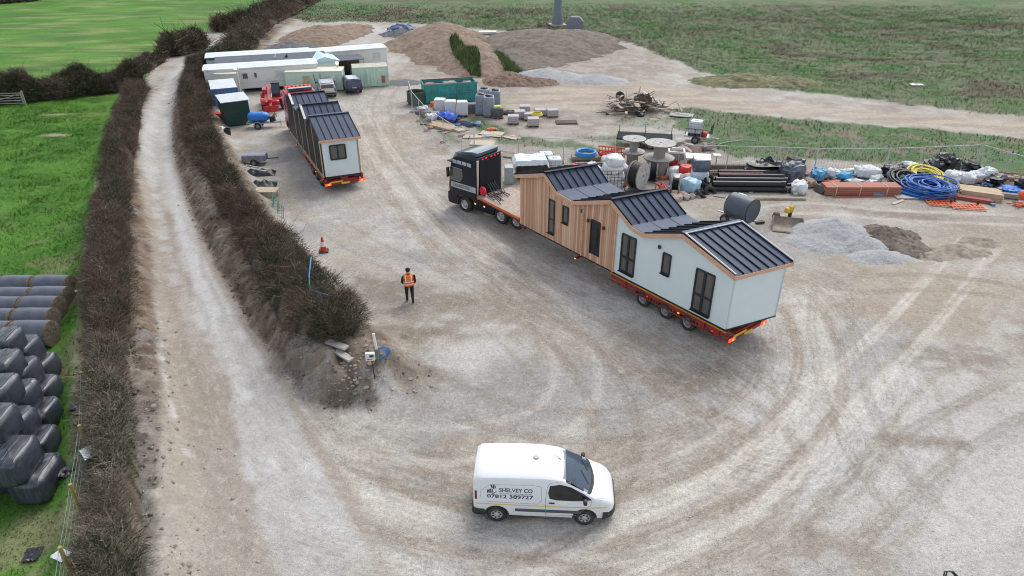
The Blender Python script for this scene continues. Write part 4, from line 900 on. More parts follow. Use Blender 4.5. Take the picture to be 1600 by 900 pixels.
def tractor(name, label, loc, rz, ax2, ax3, paint, text=None, bar=False):
    """x forward, origin on the ground under the steering axle, y left"""
    root = T(name, label, 'lorry', loc, rz); hw = 1.25
    # cab shell: side outline extruded with a waist
    def ring(x, z0, z1, wb, wt, cr):
        n = []
        for (yy, zz) in ((-wb, z0), (wb, z0), (wb, z0 + (z1 - z0) * .55), (wt, z1 - cr), (wt - cr, z1), (-(wt - cr), z1), (-wt, z1 - cr), (-wb, z0 + (z1 - z0) * .55)): n.append((x, yy, zz))
        return n
    mb = MB(); mb.loft([ring(-1.05, 1.0, 3.62, 1.22, 1.20, .12), ring(-.9, 1.0, 3.68, hw, 1.22, .14), ring(-.2, 1.0, 3.74, hw, 1.22, .16), ring(.55, .95, 3.70, hw, 1.21, .18), ring(.95, .9, 3.52, 1.24, 1.17, .2), ring(1.15, .85, 3.15, 1.22, 1.13, .15), ring(1.30, .8, 2.5, 1.20, 1.12, .1), ring(1.36, .8, 1.9, 1.18, 1.12, .1)])
    P('cab', mb, paint, root, .03, 35)
    mb = MB(); mb.prism([(.55, .35), (1.0, .32), (1.38, .36), (1.44, .6), (1.42, 1.05), (1.30, 1.12), (.60, 1.0)], 'y', -1.25, 1.25); P('front_bumper', mb, paint, root, .03)
    mb = MB(); mb.box((1.385, 0, 1.55), (.06, 1.7, .6)); P('grille', mb, M_CHAS, root, .02)
    mb = MB(); mb.add([(1.33, -1.0, 2.05), (1.33, 1.0, 2.05), (1.20, .98, 2.95), (1.20, -.98, 2.95)], [(0, 1, 2, 3)]); P('windscreen', mb, glass('lorry_glass', (.02, .03, .035), .05), root)
    mb = MB(); mb.box((1.28, 0, 3.05), (.35, 2.3, .08)); P('sun_visor', mb, M_CHAS, root, .02)
    for s in (1, -1):
        y = s * 1.262
        mb = MB(); mb.add([(1.12, y, 2.02), (.30, y, 1.98), (.10, y, 2.30), (.12, y, 2.75), (.95, y - s * .03, 2.75), (1.12, y, 2.4)], [(0, 1, 2, 3, 4, 5)]); o = P('side_window', mb, M_GLASS, root)
        mb = MB(); q = [(1.12, y + s * .004, 2.0), (.30, y + s * .004, 1.95), (.07, y + s * .004, 2.28), (.09, y + s * .004, 2.78), (.95, y - s * .02, 2.78)]; mb.tube(q, .022, 6); P('window_trim', mb, M_STEEL, o)
        mb = MB()
        for k in range(4): x = .88 - .40 * k; mb.add([(x, y - s * .012, 3.08), (x - .34, y - s * .012, 3.06), (x - .32, y - s * .03, 3.28), (x + .02, y - s * .03, 3.30)], [(0, 1, 2, 3)])
        P('side_graphic', mb, mat('silver_blue', (.38, .43, .50), .35, .15, 4), root, smooth=0)
        mb = MB(); mb.box((1.16, s * 1.42, 2.45), (.12, .20, .62)); mb.bar((1.1, s * 1.2, 2.7), (1.16, s * 1.42, 2.7), .04); P('mirror', mb, M_CHAS, root, .02)
        # stripe with the haulier's name
        mb = MB(); mb.box((.02, y + s * .004, 1.66), (2.1, .014, .36)); o = P('name_stripe', mb, mat('silver_stripe', (.40, .42, .43), .35, .15, 5), root)
        if text:
            vs, fs = text_mesh(text, .27, 1.45); mb = MB()
            mb.add([(.20 - v.x * s, y + s * .013, 1.66 + v.y) for v in vs], fs); P('lettering', mb, mat('black_lettering', (.012, .012, .014), .5, .05), o, smooth=0)
            mb = MB(); mb.box((-.72, y + s * .012, 1.66), (.02, .004, .3)); P('divider_bar', mb, mat('black_lettering', (.012, .012, .014), .5, .05), o, smooth=0)
        # wheel arch and step
        mb = MB(); pts = [(.62 * math.cos(a), .5 + .62 * math.sin(a)) for a in np.linspace(-.1, PI + .1, 14)] + [(.54 * math.cos(a), .5 + .54 * math.sin(a)) for a in np.linspace(PI + .1, -.1, 14)]
        mb.prism(pts, 'y', s * 1.0, s * 1.285); P('wheel_arch', mb, M_CHAS, root)
        # side skirt and tank
        mb = MB(); mb.box(((-.7 + ax2 + .55) / 2 - .05, s * 1.14, .72), (abs(ax2) - 1.3, .22, .62)); P('side_skirt', mb, paint, root, .03)
        for k in range(2):
            mb = MB(); mb.box((-.95 - .75 * k, s * 1.265, .80), (.12, .03, .09)); P('marker_lamp', mb, M_AMBER, root, .01)
        mb = MB(); mb.bar((-1.02, s * 1.12, .95), (-1.1, s * 1.10, 3.55), .13, .10); P('exhaust_stack', mb, mat('bare_aluminium', (.60, .55, .48), .45, .1, 5, metal=.3), root, .02)
        for a in (ax2, ax3):
            mb = MB(); pts = [(a + .60 * math.cos(t_), .5 + .60 * math.sin(t_)) for t_ in np.linspace(.1, PI - .1, 12)] + [(a + .56 * math.cos(t_), .5 + .56 * math.sin(t_)) for t_ in np.linspace(PI - .1, .1, 12)]
            mb.prism(pts, 'y', s * .88, s * 1.25); P('mudguard', mb, M_CHAS, root)
        for a in (0, ax2, ax3): wheel('wheel', root, a, s * 1.09, .50, .31, s, M_RIM)
    mb = MB(); mb.box((-2.2, .35, .85), (4.6, .12, .28)); mb.box((-2.2, -.35, .85), (4.6, .12, .28)); mb.box((-3.0, 0, 1.0), (1.6, .8, .10)); P('chassis', mb, M_CHAS, root)
    mb = MB(); mb.prism([(1.0, 3.60), (.3, 3.78), (-.5, 3.92), (-.95, 3.92), (-.95, 3.7), (.9, 3.55)], 'y', -.95, .95); P('roof_deflector', mb, mat('sky_tinted_gloss', (.05, .085, .12), .12, .15, 1.5, spec=.8), root, .03)  # the sky's blue reflection is put into the deflector's base colour
    for k in range(5):
        mb = MB(); mb.box((-1.075, -.8 + .32 * k + (.15 if k > 2 else 0), 3.52), (.04, .12, .07)); P('marker_lamp', mb, M_REDDIM, root)
    mb = MB(); mb.box((-1.09, 0, 2.3), (.06, 1.9, 2.2)); mb.box((-1.2, .3, 1.55), (.2, .6, .35)); P('cab_back_panel', mb, mat('black_back_panel', (.010, .011, .014), .55, .2, 3, spec=.25), root, .02)
    mb = MB()
    for k in range(4): mb.tube([(-1.15, -.3 + .2 * k, 1.9), (-1.5, -.35 + .22 * k, 1.5), (-1.9, -.3 + .2 * k, 1.6), (-2.3, -.2 + .12 * k, 1.2)], .025, 6)
    P('air_lines', mb, mat('air_hose', (.06, .06, .07), .5), root)
    if bar:
        mb = MB(); mb.box((.2, 0, 3.85), (.12, 2.3, .08)); mb.bar((.2, -1.1, 3.6), (.2, -1.1, 3.85), .05); mb.bar((.2, 1.1, 3.6), (.2, 1.1, 3.85), .05); P('roof_bar', mb, M_RED, root)
    return root
TF = G(727.3, 318.8, .5); TR = G(807, 345.2, .5); rzt = heading(TR, TF); base_l = (TF - TR).length
left_in = Vector((math.sin(rzt), -math.cos(rzt), 0)) * 1.15     # wheels seen are on the left flank
orig = TF + left_in; ax2 = -(TF - G(784, 337.4, .5)).length
tractor('lorry_tractor', 'black lorry tractor with a grey name stripe, hauling the cedar lodge', (orig.x, orig.y, 0), rzt, ax2, -base_l - .05, M_CAB, 'CALLINGTONS')
ax_s = []
Wt = 2.65
for px, py in ((1006, 466), (1040, 485), (1074, 504)):
    p = G(px, py, .4); d = Matrix.Rotation(-rz1, 3, 'Z') @ (p - A1); ax_s.append((d.x, d.y))
y_off = sum(d[1] for d in ax_s) / 3 + .10
ot = A1 + Matrix.Rotation(rz1, 3, 'Z') @ Vector((-.1, y_off, 0))
trailer('low_loader', 'red low-loader trailer with three rear axles, carrying the cedar and white lodge', (ot.x, ot.y, 0), rz1, Wt, Lh1 + .2, [d[0] + .1 for d in ax_s], (Lh1 + .2, Lh1 + 4.4, 1.38))
ot2 = A2 + Matrix.Rotation(rz2, 3, 'Z') @ Vector((-.15, .15, 0))
trailer('low_loader', 'trailer under the membrane sided lodge with glowing red tail lamps', (ot2.x, ot2.y, 0), rz2, 2.7, 12.0, [1.6, 2.9, 4.2], None)
pt2 = A2 + Matrix.Rotation(rz2, 3, 'Z') @ Vector((15.3, -1.55, 0))
M_REDCAB = mat('red_cab_paint', (.42, .02, .03), .3, .12, 2, spec=.6)
tractor('lorry_tractor', 'red lorry tractor in front of the membrane sided lodge, roof marker lamps lit', (pt2.x, pt2.y, 0), rz2, -2.8, -4.1, M_REDCAB, None, True)
for o in [o for o in bpy.data.objects if o.name.startswith('lorry_tractor.')]:
    for k in range(7):
        mb = MB(); mb.box((.10, -1.0 + .33 * k, 3.87), (.05, .16, .07)); P('roof_lamp', mb, M_REDL, o)
    for k in range(6):
        for s in (1,):
            mb = MB(); mb.box((-1.08, s * 1.2, 1.2 + .4 * k), (.05, .05, .12)); P('marker_lamp', mb, M_REDL, o)
# ------------------------------------------------------------------ the white panel van
M_VAN = mat('white_van_paint', (.78, .79, .80), .28, .02, 2, spec=.5, coat=.35, dirt=.22, dirtcol=(.52, .47, .39))
M_BLK = mat('black_plastic', (.022, .023, .026), .6, .15, 6, dirt=.3, dirtcol=(.2, .17, .13))
M_VG = glass('van_side_glass', (.012, .015, .018), .05, .93); M_WS = glass('van_windscreen', (.07, .12, .18), .04, .5)  # windscreen's blue base stands in for reflected sky
vr_, vf_ = G(775, 799, .3), G(913, 805, .3); rzv = heading(vr_, vf_); WB = 2.73
vo = vf_ + Vector((-math.sin(rzv), math.cos(rzv), 0)) * .76
van = T('panel_van', 'white panel van with a yellow waistline stripe and dark blue lettering', 'van', (vo.x, vo.y, 0), rzv)
# stations: x, zbot, zsill, zbelt, ztop, half widths sill / belt / shoulder / roof
ST = [(-3.46, .42, .50, .95, 1.52, .76, .80, .73, .60), (-3.43, .34, .46, .98, 1.68, .82, .86, .78, .64), (-3.30, .28, .42, 1.00, 1.77, .86, .895, .81, .67), (-2.73, .24, .40, 1.02, 1.81, .88, .905, .825, .69), (-1.9, .22, .38, 1.03, 1.83, .88, .905, .825, .69),
      (-1.25, .22, .38, 1.03, 1.82, .88, .905, .81, .67), (-.85, .22, .38, 1.03, 1.76, .88, .905, .79, .65), (-.62, .22, .38, 1.03, 1.67, .88, .905, .77, .62), (-.2, .22, .38, 1.03, 1.42, .88, .90, .80, .63), (.20, .22, .40, .98, 1.17, .87, .89, .82, .66),
      (.30, .22, .40, .95, 1.105, .87, .885, .82, .66), (.55, .24, .40, .86, 1.03, .85, .86, .79, .62), (.74, .26, .42, .76, .93, .80, .80, .72, .54), (.86, .28, .44, .66, .78, .70, .70, .63, .45), (.92, .32, .46, .58, .66, .56, .56, .50, .36)]
def vring(s):
    x, zb, zs, zl, zt, ws, wl, wh, wr = s; h = zt - zl
    half = [(0, zb), (ws - .14, zb), (ws - .03, zb + .05), (ws, zs), (wl, zl - .12 * (zl - zs)), (wl - .012, zl + .05 * h), ((wl * .62 + wh * .38), zl + .42 * h), (wh, zl + .80 * h), (wh - .045, zl + .91 * h), (wr, zl + .975 * h), (wr * .5, zt + .012), (0, zt + .018)]
    return [(x, y, z) for y, z in half] + [(x, -y, z) for y, z in half[-2:0:-1]]
def interp_st(n=4):
    out = []
    for a, b_ in zip(ST[:-1], ST[1:]):
        for k in range(n): out.append(tuple(p + (r_ - p) * k / n for p, r_ in zip(a, b_)))
    return out + [ST[-1]]
mb = MB(); mb.loft([vring(s) for s in interp_st(3)])
me = mb.mesh('shell')
bm = bmesh.new(); bm.from_mesh(me); bmesh.ops.recalc_face_normals(bm, faces=bm.faces)
bm.to_mesh(me); van_bvh = BVHTree.FromBMesh(bm); bm.free()
shell = bpy.data.objects.new('shell', me); COL.objects.link(shell)
cut = MB()
for xx in (0, -WB):
    for s in (1, -1): cut.cyl((xx, s * .55, .31), (xx, s * 1.1, .31), .385, n=40)
# window apertures
def hit(x, z, s=-1):
    h = van_bvh.ray_cast(Vector((x, s * 2.0, z)), Vector((0, -s, 0))); return h[0]
def patch(poly, off, s=-1, rings=4, dens=.12):
    pts = []
    n = len(poly)
    for i in range(n):
        a, b_ = poly[i], poly[(i + 1) % n]; L_ = math.dist(a, b_); k = max(1, int(L_ / dens))
        pts += [(a[0] + (b_[0] - a[0]) * j / k, a[1] + (b_[1] - a[1]) * j / k) for j in range(k)]
    cx = sum(p[0] for p in pts) / len(pts); cz = sum(p[1] for p in pts) / len(pts); m_ = MB(); vs = []; N_ = len(pts)
    for r_ in range(rings):
        f = 1 - r_ / rings
        for p in pts:
            x, z = cx + (p[0] - cx) * f, cz + (p[1] - cz) * f; h = hit(x, z, s); vs.append((x, (h.y if h else s * .85) + s * off, z))
    h = hit(cx, cz, s); vs.append((cx, h.y + s * off, cz))
    fs = [(r_ * N_ + i, r_ * N_ + (i + 1) % N_, (r_ + 1) * N_ + (i + 1) % N_, (r_ + 1) * N_ + i) for r_ in range(rings - 1) for i in range(N_)] + [((rings - 1) * N_ + i, (rings - 1) * N_ + (i + 1) % N_, rings * N_) for i in range(N_)]
    return m_.add(vs, fs)
SIDEWIN = [(-1.10, 1.08), (-1.15, 1.30), (-1.10, 1.54), (-.80, 1.58), (-.45, 1.47), (-.05, 1.25), (.20, 1.06), (-.35, 1.02), (-.9, 1.03)]
cob = cut.mesh('cut'); co_ = bpy.data.objects.new('cut', cob); COL.objects.link(co_)
bo = shell.modifiers.new('b', 'BOOLEAN'); bo.operation = 'DIFFERENCE'; bo.object = co_; bo.solver = 'EXACT'
bpy.context.view_layer.update(); dg = bpy.context.evaluated_depsgraph_get(); me2 = bpy.data.meshes.new_from_object(shell.evaluated_get(dg))
bpy.data.objects.remove(shell); bpy.data.objects.remove(co_)
# open the windscreen: drop the faces it covers
bm = bmesh.new(); bm.from_mesh(me2)
def in_ws(c): return -.60 < c.x < .21 and abs(c.y) < .70 and c.z > 1.10 + (.20 - c.x) * .60
ws_faces = [f for f in bm.faces if in_ws(f.calc_center_median()) and f.normal.z > .3]
bmesh.ops.delete(bm, geom=ws_faces, context='FACES'); bm.to_mesh(me2); bm.free(); me2.name = 'body'
body = P('body', me2, M_VAN, van, smooth=32)
def top_hit(x, y): return van_bvh.ray_cast(Vector((x, y, 3)), Vector((0, 0, -1)))[0]
mb = MB()
mb.sheet(lambda u, v: (lambda x, y: (x, y, top_hit(x, y).z + .006))(-.66 + .90 * u - .05 * (2 * v - 1) ** 2 * (1 - u) - .14 * (2 * v - 1) ** 2 * u, (-.64 - .12 * u) + (1.28 + .24 * u) * v), 12, 12)
P('windscreen', mb, M_WS, van)
mb = MB(); mb.sheet(lambda u, v: (lambda x, y: (x, y, top_hit(x, y).z + .008))(.20 + .09 * u - .16 * (2 * v - 1) ** 2, -.77 + 1.54 * v), 2, 14); P('scuttle', mb, M_BLK, van)
for s in (-1, 1):
    P('side_window', patch(SIDEWIN, .004, s, 5, .08), M_VG, van)
    mb = MB()                                  # yellow stripe
    def stripe(z0, z1, x0, x1, off):
        pts = []
        n = 40
        for i in range(n + 1):
            x = x0 + (x1 - x0) * i / n
            for z in (z0, z1): h = hit(x, z, s); pts.append((x, h.y + s * off, z))
        return pts, [(2 * i, 2 * i + 2, 2 * i + 3, 2 * i + 1) for i in range(n)]
    mb.add(*stripe(.735, .775, -3.40, .66, .003)); P('yellow_stripe', mb, mat('yellow_tape', (.72, .52, .10), .5, .08), van)
    mb = MB()
    for x0, x1 in ((-2.15, -1.22), (-1.20, -.12)):
        pa, fa = stripe(.50, .60, x0, x1, .022); mb.add(pa, fa)
        pb, _ = stripe(.49, .61, x0 - .01, x1 + .01, .0); n = len(pa)
        mb.add(pa + pb, [(i, i + 2, n + i + 2, n + i) for i in list(range(0, n - 2, 2)) + list(range(1, n - 2, 2))])
    P('rubbing_strip', mb, mat('grey_plastic', (.09, .09, .095), .6, .1), van)
    mb = MB()                                  # shut lines and panel pressings
    def line(pts, wd, off=.002):
        q = []
        for x, z in pts: h = hit(x, z, s); q.append((x, (h.y if h else s * .88) + s * off, z))
        mb.tube(q, wd, 5)
    dens = lambda p, n=10: [tuple(a + (b_ - a) * k / n for a, b_ in zip(p[i], p[i + 1])) for i in range(len(p) - 1) for k in range(n)] + [p[-1]]
    line(dens([(-1.21, .36), (-1.22, 1.05), (-1.19, 1.45), (-1.10, 1.63), (-.75, 1.66)]), .006); line(dens([(.18, 1.04), (.16, .86), (.02, .72), (-.30, .40), (-1.2, .36)]), .006)
    line(dens([(-3.22, 1.02), (-3.2, 1.30), (-2.9, 1.52), (-1.65, 1.56), (-1.36, 1.50), (-1.34, 1.0), (-1.45, .84), (-3.0, .86)]), .005)
    P('shut_lines', mb, mat('panel_gap', (.30, .31, .32), .6, .05), van)
    mb = MB(); h = hit(-1.03, .93, s); mb.box((-1.03, h.y + s * .02, .92), (.17, .035, .035)); P('door_handle', mb, M_BLK, van, .01)
    mb = MB(); mb.bag((-.02, s * 1.02, 1.12), (.13, .20, .16), 3, .03, 3); mb.bar((-.02, s * .86, 1.08), (-.02, s * .95, 1.10), .05); P('door_mirror', mb, M_BLK, van)
    for xx in (0, -WB):
        a_r = .31; o = wheel('wheel', van, xx, s * .80, a_r, .20, s, mat('wheel_trim', (.55, .55, .54), .4, .1, 8, metal=.2), True, .60)
        mb = MB()
        for k in range(7):
            a = 2 * PI * k / 7; mb.cyl((xx + math.cos(a) * .125, s * (.80 + .09), a_r + math.sin(a) * .125), (xx + math.cos(a) * .125, s * (.80 + .102), a_r + math.sin(a) * .125), .028, n=8)
        P('trim_slot', mb, M_BLK, o)
        mb = MB(); q = [(.38 * math.cos(t_) + xx, .31 + .38 * math.sin(t_)) for t_ in np.linspace(.05, PI - .05, 18)] + [(.33 * math.cos(t_) + xx, .31 + .33 * math.sin(t_)) for t_ in np.linspace(PI - .05, .05, 18)]
        mb.prism(q, 'y', s * .55, s * .86); mb.cyl((xx, s * .50, .31), (xx, s * .56, .31), .37, n=24); P('wheel_arch', mb, M_BLK, van)
    mb = MB(); mb.add([(-3.455, s * .70, .92), (-3.455, s * .79, .92), (-3.40, s * .87, .93), (-3.33, s * .895, .93), (-3.33, s * .875, 1.26), (-3.40, s * .84, 1.26), (-3.455, s * .76, 1.24)], [(0, 1, 6), (1, 2, 5, 6), (2, 3, 4, 5)])
    P('tail_lamp', mb, mat('tail_red', (.20, .015, .015), .25, .1), van, smooth=0)
    mb = MB()
    mb.sheet(lambda u, v: (lambda x, y: (x, y, top_hit(x, y).z + .008))(.36 + .44 * u - .02 * v, s * ((.80 - .16 * u) - (.06 + .13 * u) * v)), 6, 4)
    P('headlamp', mb, mat('lamp_lens', (.72, .76, .80), .1, .2, 12, spec=.8), van)
mb = MB(); mb.prism([(-.73, 0), (.73, 0)], 'z', 0, 0) if False else None
mb.loft([[(x, y * k, z) for y, z in ((-.66, .24), (.66, .24), (.70, .50), (.64, .62), (-.64, .62), (-.70, .50))] for x, k in ((.55, 1.28), (.72, 1.18), (.86, 1.04), (.955, .80), (.965, .6))]); P('front_bumper', mb, M_BLK, van, .02)
mb = MB(); mb.loft([[(x, y * k, z) for y, z in ((-.80, .26), (.80, .26), (.82, .52), (-.82, .52))] for x, k in ((-3.1, 1.1), (-3.40, 1.09), (-3.50, 1.0), (-3.52, .9))]); P('rear_bumper', mb, M_BLK, van, .02)
mb = MB(); h = top_hit(-1.55, .05); mb.lathe([(.001, .05), (.07, .045), (.10, .0)], (-1.55, .05, h.z), 'z', 16); P('roof_vent', mb, mat('vent_grey', (.42, .42, .42), .5), van)
mb = MB(); h = top_hit(-.80, .12); mb.tube([(-.80, .12, h.z), (-.98, .14, h.z + .17)], [.012, .006], 6); mb.lathe([(.001, .03), (.03, .0)], (-.80, .12, h.z), 'z', 10); P('aerial', mb, M_BLK, van)
mb = MB()
for k in range(2): mb.bar((.10, -.4 + .6 * k, top_hit(.1, -.4 + .6 * k).z + .03), (-.12, .05 + .55 * k, top_hit(-.12, .05 + .55 * k).z + .03), .02, .015)
P('wiper', mb, M_BLK, van)
# signwriting on both flanks
NAVY = mat('navy_lettering', (.020, .028, .075), .5, .05)
for s in (-1, 1):
    def put(vs, fs, cx, cz):
        out = []
        for v in vs:
            x, z = cx - s * v[0], cz + v[1]; h = hit(x, z, s); out.append((x, h.y + s * .004, z))
        return out, fs
    x0 = -2.33 if s == -1 else -2.33
    mb = MB()
    vs, fs = text_mesh('SHELVEY CO', .20, 1.02); mb.add(*put(vs, fs, x0 - s * (.20), 1.335)); P('name_lettering', mb, NAVY, van, smooth=0); mb = MB()
    vs, fs = text_mesh('07812 389727', .19, 1.42); mb.add(*put(vs, fs, x0 - s * .02, 1.085))
    P('number_lettering', mb, NAVY, van, smooth=0)
    mb = MB(); vs, fs = text_mesh('INDUSTRIAL UNIT SPECIALISTS', .06, 1.0); mb.add(*put(vs, fs, x0 - s * .20, 1.205)); P('small_lettering', mb, mat('grey_lettering', (.25, .28, .34), .5), van, smooth=0)
    mb = MB(); lx = -.52
    def shp(pts): mb.add(*put([(lx + a, b_) for a, b_ in pts], [tuple(range(len(pts)))], x0, 1.335))
    shp([(-.17, -.12), (-.12, -.12), (-.10, .0), (-.15, .02)]); shp([(-.10, -.12), (-.055, -.12), (-.04, .05), (-.09, .02)]); shp([(-.035, -.12), (.01, -.10), (.015, .03), (-.02, .05)])
    shp([(-.03, .07), (-.05, .16), (-.01, .20), (.015, .08)]); shp([(.03, .20), (.07, .19), (.06, .06), (.03, .02), (.02, .1)]); shp([(.085, .17), (.11, .12), (.09, .04), (.075, .06)]); shp([(-.02, -.13), (.06, -.10), (.12, -.03), (.14, -.03), (.08, -.12), (.0, -.16)])
    P('emblem', mb, NAVY, van, smooth=0)
# cabin and driver
mb = MB()
for s in (-1, 1): mb.bag((-.95, s * .36, .78), (.5, .48, .2), 2, .03); mb.bag((-1.15, s * .36, 1.10), (.2, .46, .7), 4, .03)
mb.box((-1.3, 0, 1.1), (.03, 1.5, 1.2)); mb.box((-.05, 0, .95), (.45, 1.5, .18)); P('cabin_trim', mb, mat('dark_upholstery', (.03, .032, .036), .8), van)
mb = MB(); mb.torus((0, 0, 0), .18, .018, 'z'); mb.v = [tuple(Matrix.Translation((-.42, -.36, 1.07)) @ Matrix.Rotation(R(-65), 4, 'Y') @ Vector(p)) for p in mb.v]; P('steering_wheel', mb, M_BLK, van)
# ------------------------------------------------------------------ people: one skinned body each, clothes and hair as parts
def skin_body(name, joints, edges, root_i, m, parent, sub=2):
    me = bpy.data.meshes.new(name); me.from_pydata([j[0] for j in joints], edges, [])
    o = bpy.data.objects.new(name, me); COL.objects.link(o)
    sk = o.modifiers.new('skin', 'SKIN'); sk.use_smooth_shade = True
    for i, j in enumerate(joints):
        v = me.skin_vertices[0].data[i]; r_ = j[1]; v.radius = r_ if isinstance(r_, tuple) else (r_, r_); v.use_root = (i == root_i)
    sb = o.modifiers.new('sub', 'SUBSURF'); sb.levels = sub; sb.render_levels = sub
    bpy.context.view_layer.update(); dg = bpy.context.evaluated_depsgraph_get(); me2 = bpy.data.meshes.new_from_object(o.evaluated_get(dg)); bpy.data.objects.remove(o)
    return me2
def paint_body(me, rules, mats):
    for m_ in mats: me.materials.append(m_)
    for p in me.polygons:
        c = p.center; p.material_index = rules(c); p.use_smooth = True
M_SKIN = mat('skin', (.48, .29, .21), .6, .06, 20); M_DARKCL = mat('black_jacket', (.016, .013, .014), .85, .3, 14, bump=.3); M_TROU = mat('navy_trousers', (.016, .018, .030), .85, .3, 12, bump=.3); M_BOOT = mat('brown_boots', (.05, .038, .03), .8, .3, 14)
M_HAIR = mat('dark_hat', (.012, .012, .013), .9, .3, 30); M_HIVIS = mat('orange_hivis', (.95, .17, .03), .7, .08, 10, bump=.1); M_HIV2 = mat('orange_panel', (.85, .26, .01), .7, .08, 10); M_REFL = mat('reflective_tape', (.85, .72, .66), .4, .05, 20)
def walker(loc, rz):
    root = T('person', 'person in an orange hi-vis vest walking away across the yard', 'person', loc, rz)
    # x forward (walking direction), y left, z up
    J = [((0, 0, .95), (.13, .16)), ((0, 0, 1.10), (.115, .155)), ((.01, 0, 1.28), (.12, .18)), ((.01, 0, 1.42), (.105, .185)), ((.02, 0, 1.50), (.06, .07)), ((.035, 0, 1.56), .055), ((.045, 0, 1.63), (.085, .075)), ((.055, 0, 1.70), (.10, .080)), ((.05, 0, 1.765), (.075, .06)),
         ((0, .10, .90), .11), ((.10, .11, .50), .076), ((.14, .11, .42), .070), ((.05, .115, .10), .052), ((.05, .115, .05), .045), ((.20, .125, .035), .034),
         ((0, -.10, .90), .11), ((-.03, -.11, .50), .076), ((-.06, -.11, .42), .070), ((-.24, -.115, .12), .052), ((-.25, -.115, .06), .045), ((-.12, -.125, .03), .034),
         ((.0, .21, 1.40), .07), ((-.06, .27, 1.14), .05), ((.10, .25, .98), .040), ((.16, .20, .96), .034),
         ((.0, -.21, 1.40), .07), ((-.06, -.27, 1.14), .05), ((.10, -.25, .98), .040), ((.16, -.20, .96), .034)]
    Ed = [(0, 1), (1, 2), (2, 3), (3, 4), (4, 5), (5, 6), (6, 7), (7, 8), (0, 9), (9, 10), (10, 11), (11, 12), (12, 13), (13, 14), (0, 15), (15, 16), (16, 17), (17, 18), (18, 19), (19, 20), (3, 21), (21, 22), (22, 23), (23, 24), (3, 25), (25, 26), (26, 27), (27, 28)]
    for s, i0 in ((1, 24), (-1, 28)):             # five fingers each, loosely curled at the waist
        b_ = Vector(J[i0][0])
        for k, (dx, dy, dz, L_) in enumerate(((.8, -.5, -.1, .085), (.9, -.35, -.25, .095), (.85, -.25, -.4, .09), (.75, -.2, -.55, .07), (.3, -.6, .5, .06))):
            d = Vector((dx, s * dy, dz)).normalized(); p1 = b_ + d * .035; p2 = b_ + d * (.035 + L_ * .5); p3 = p2 + (d + Vector((-.3, -s * .5, -.4))).normalized() * L_ * .45
            n = len(J); J += [(tuple(p1), .010), (tuple(p2), .009), (tuple(p3), .007)]; Ed += [(i0, n), (n, n + 1), (n + 1, n + 2)]
    me = skin_body('body', J, Ed, 0, None, root)
    def rule(c):
        if c.z > 1.535: return 0
        if c.z > .93 and c.x > .15 and abs(c.y) > .1: return 0
        if c.z < .10: return 3
        if c.z < .93 and abs(c.y) < .24: return 2
        return 1
    paint_body(me, rule, [M_SKIN, M_DARKCL, M_TROU, M_BOOT])
    o = bpy.data.objects.new('body', me); COL.objects.link(o); o.parent = root
    # hat and back of the head, ears and nose
    mb = MB(); mb.bag((.035, 0, 1.735), (.215, .185, .20), 5, .03, 2.4); P('knitted_hat', mb, M_HAIR, root)
    mb = MB(); mb.bag((.15, 0, 1.665), (.035, .03, .05), 1, .02, 2); P('nose', mb, M_SKIN, root)
    mb = MB(); mb.bag((.142, 0, 1.62), (.02, .055, .016), 1, .02, 2); P('mouth', mb, mat('lips', (.36, .17, .14), .6), root)
    for s in (1, -1):
        mb = MB(); mb.bag((.05, s * .088, 1.665), (.05, .02, .06), 2, .02, 2); P('ear', mb, M_SKIN, root)
        mb = MB(); mb.bag((.135, s * .032, 1.69), (.02, .028, .016), 1, .0, 2); P('eye', mb, mat('eye', (.03, .03, .03), .3), root)
    # vest
    mb = MB(); mb.mi = 0; rings = []
    for z, wx, wy, cx in ((.93, .165, .215, 0), (1.05, .155, .205, 0), (1.2, .15, .205, .005), (1.34, .15, .215, .01), (1.44, .13, .20, .01), (1.50, .10, .15, .015), (1.525, .08, .10, .02)):
        rings.append([(cx + wx * math.copysign(abs(math.cos(a)) ** .8, math.cos(a)), wy * math.copysign(abs(math.sin(a)) ** .8, math.sin(a)), z + .012 * math.sin(3 * a + z * 9)) for a in np.linspace(0, 2 * PI, 28, endpoint=False)])
    mb.loft(rings, cap=False); v = P('vest', mb, M_HIVIS, root)
    mb = MB()
    def band(z0, z1, k=1.03):
        rr = []
        for z in (z0, z1):
            f = np.interp(z, (.93, 1.05, 1.2, 1.34, 1.44, 1.5), (.165, .155, .15, .15, .13, .10)); g = np.interp(z, (.93, 1.05, 1.2, 1.34, 1.44, 1.5), (.215, .205, .205, .215, .20, .15))
            rr.append([(f * k * math.copysign(abs(math.cos(a)) ** .8, math.cos(a)), g * k * math.copysign(abs(math.sin(a)) ** .8, math.sin(a)), z + .012 * math.sin(3 * a + z * 9)) for a in np.linspace(0, 2 * PI, 28, endpoint=False)])
        mb.loft(rr, cap=False)
    band(1.0, 1.045); band(1.125, 1.17)
    for s in (1, -1):
        mb.add([(-.158, s * .085, 1.15), (-.158, s * .13, 1.15), (-.16, s * .14, 1.34), (-.145, s * .15, 1.44), (-.09, s * .13, 1.51), (-.09, s * .085, 1.515), (-.148, s * .095, 1.44), (-.165, s * .09, 1.34)], [(0, 1, 2, 7), (7, 2, 3, 6), (6, 3, 4, 5)])
    P('tape', mb, M_REFL, v)
    mb = MB(); mb.add([(-.168, -.07, 1.19), (-.168, .07, 1.19), (-.168, .075, 1.34), (-.155, .07, 1.44), (-.155, -.07, 1.44), (-.168, -.075, 1.34)], [(0, 1, 2, 5), (5, 2, 3, 4)]); P('back_panel', mb, M_HIV2, v)
    return root
pw = G(641, 471); walker((pw.x, pw.y, 0), R(100)).scale = (1, 1.18, 1)
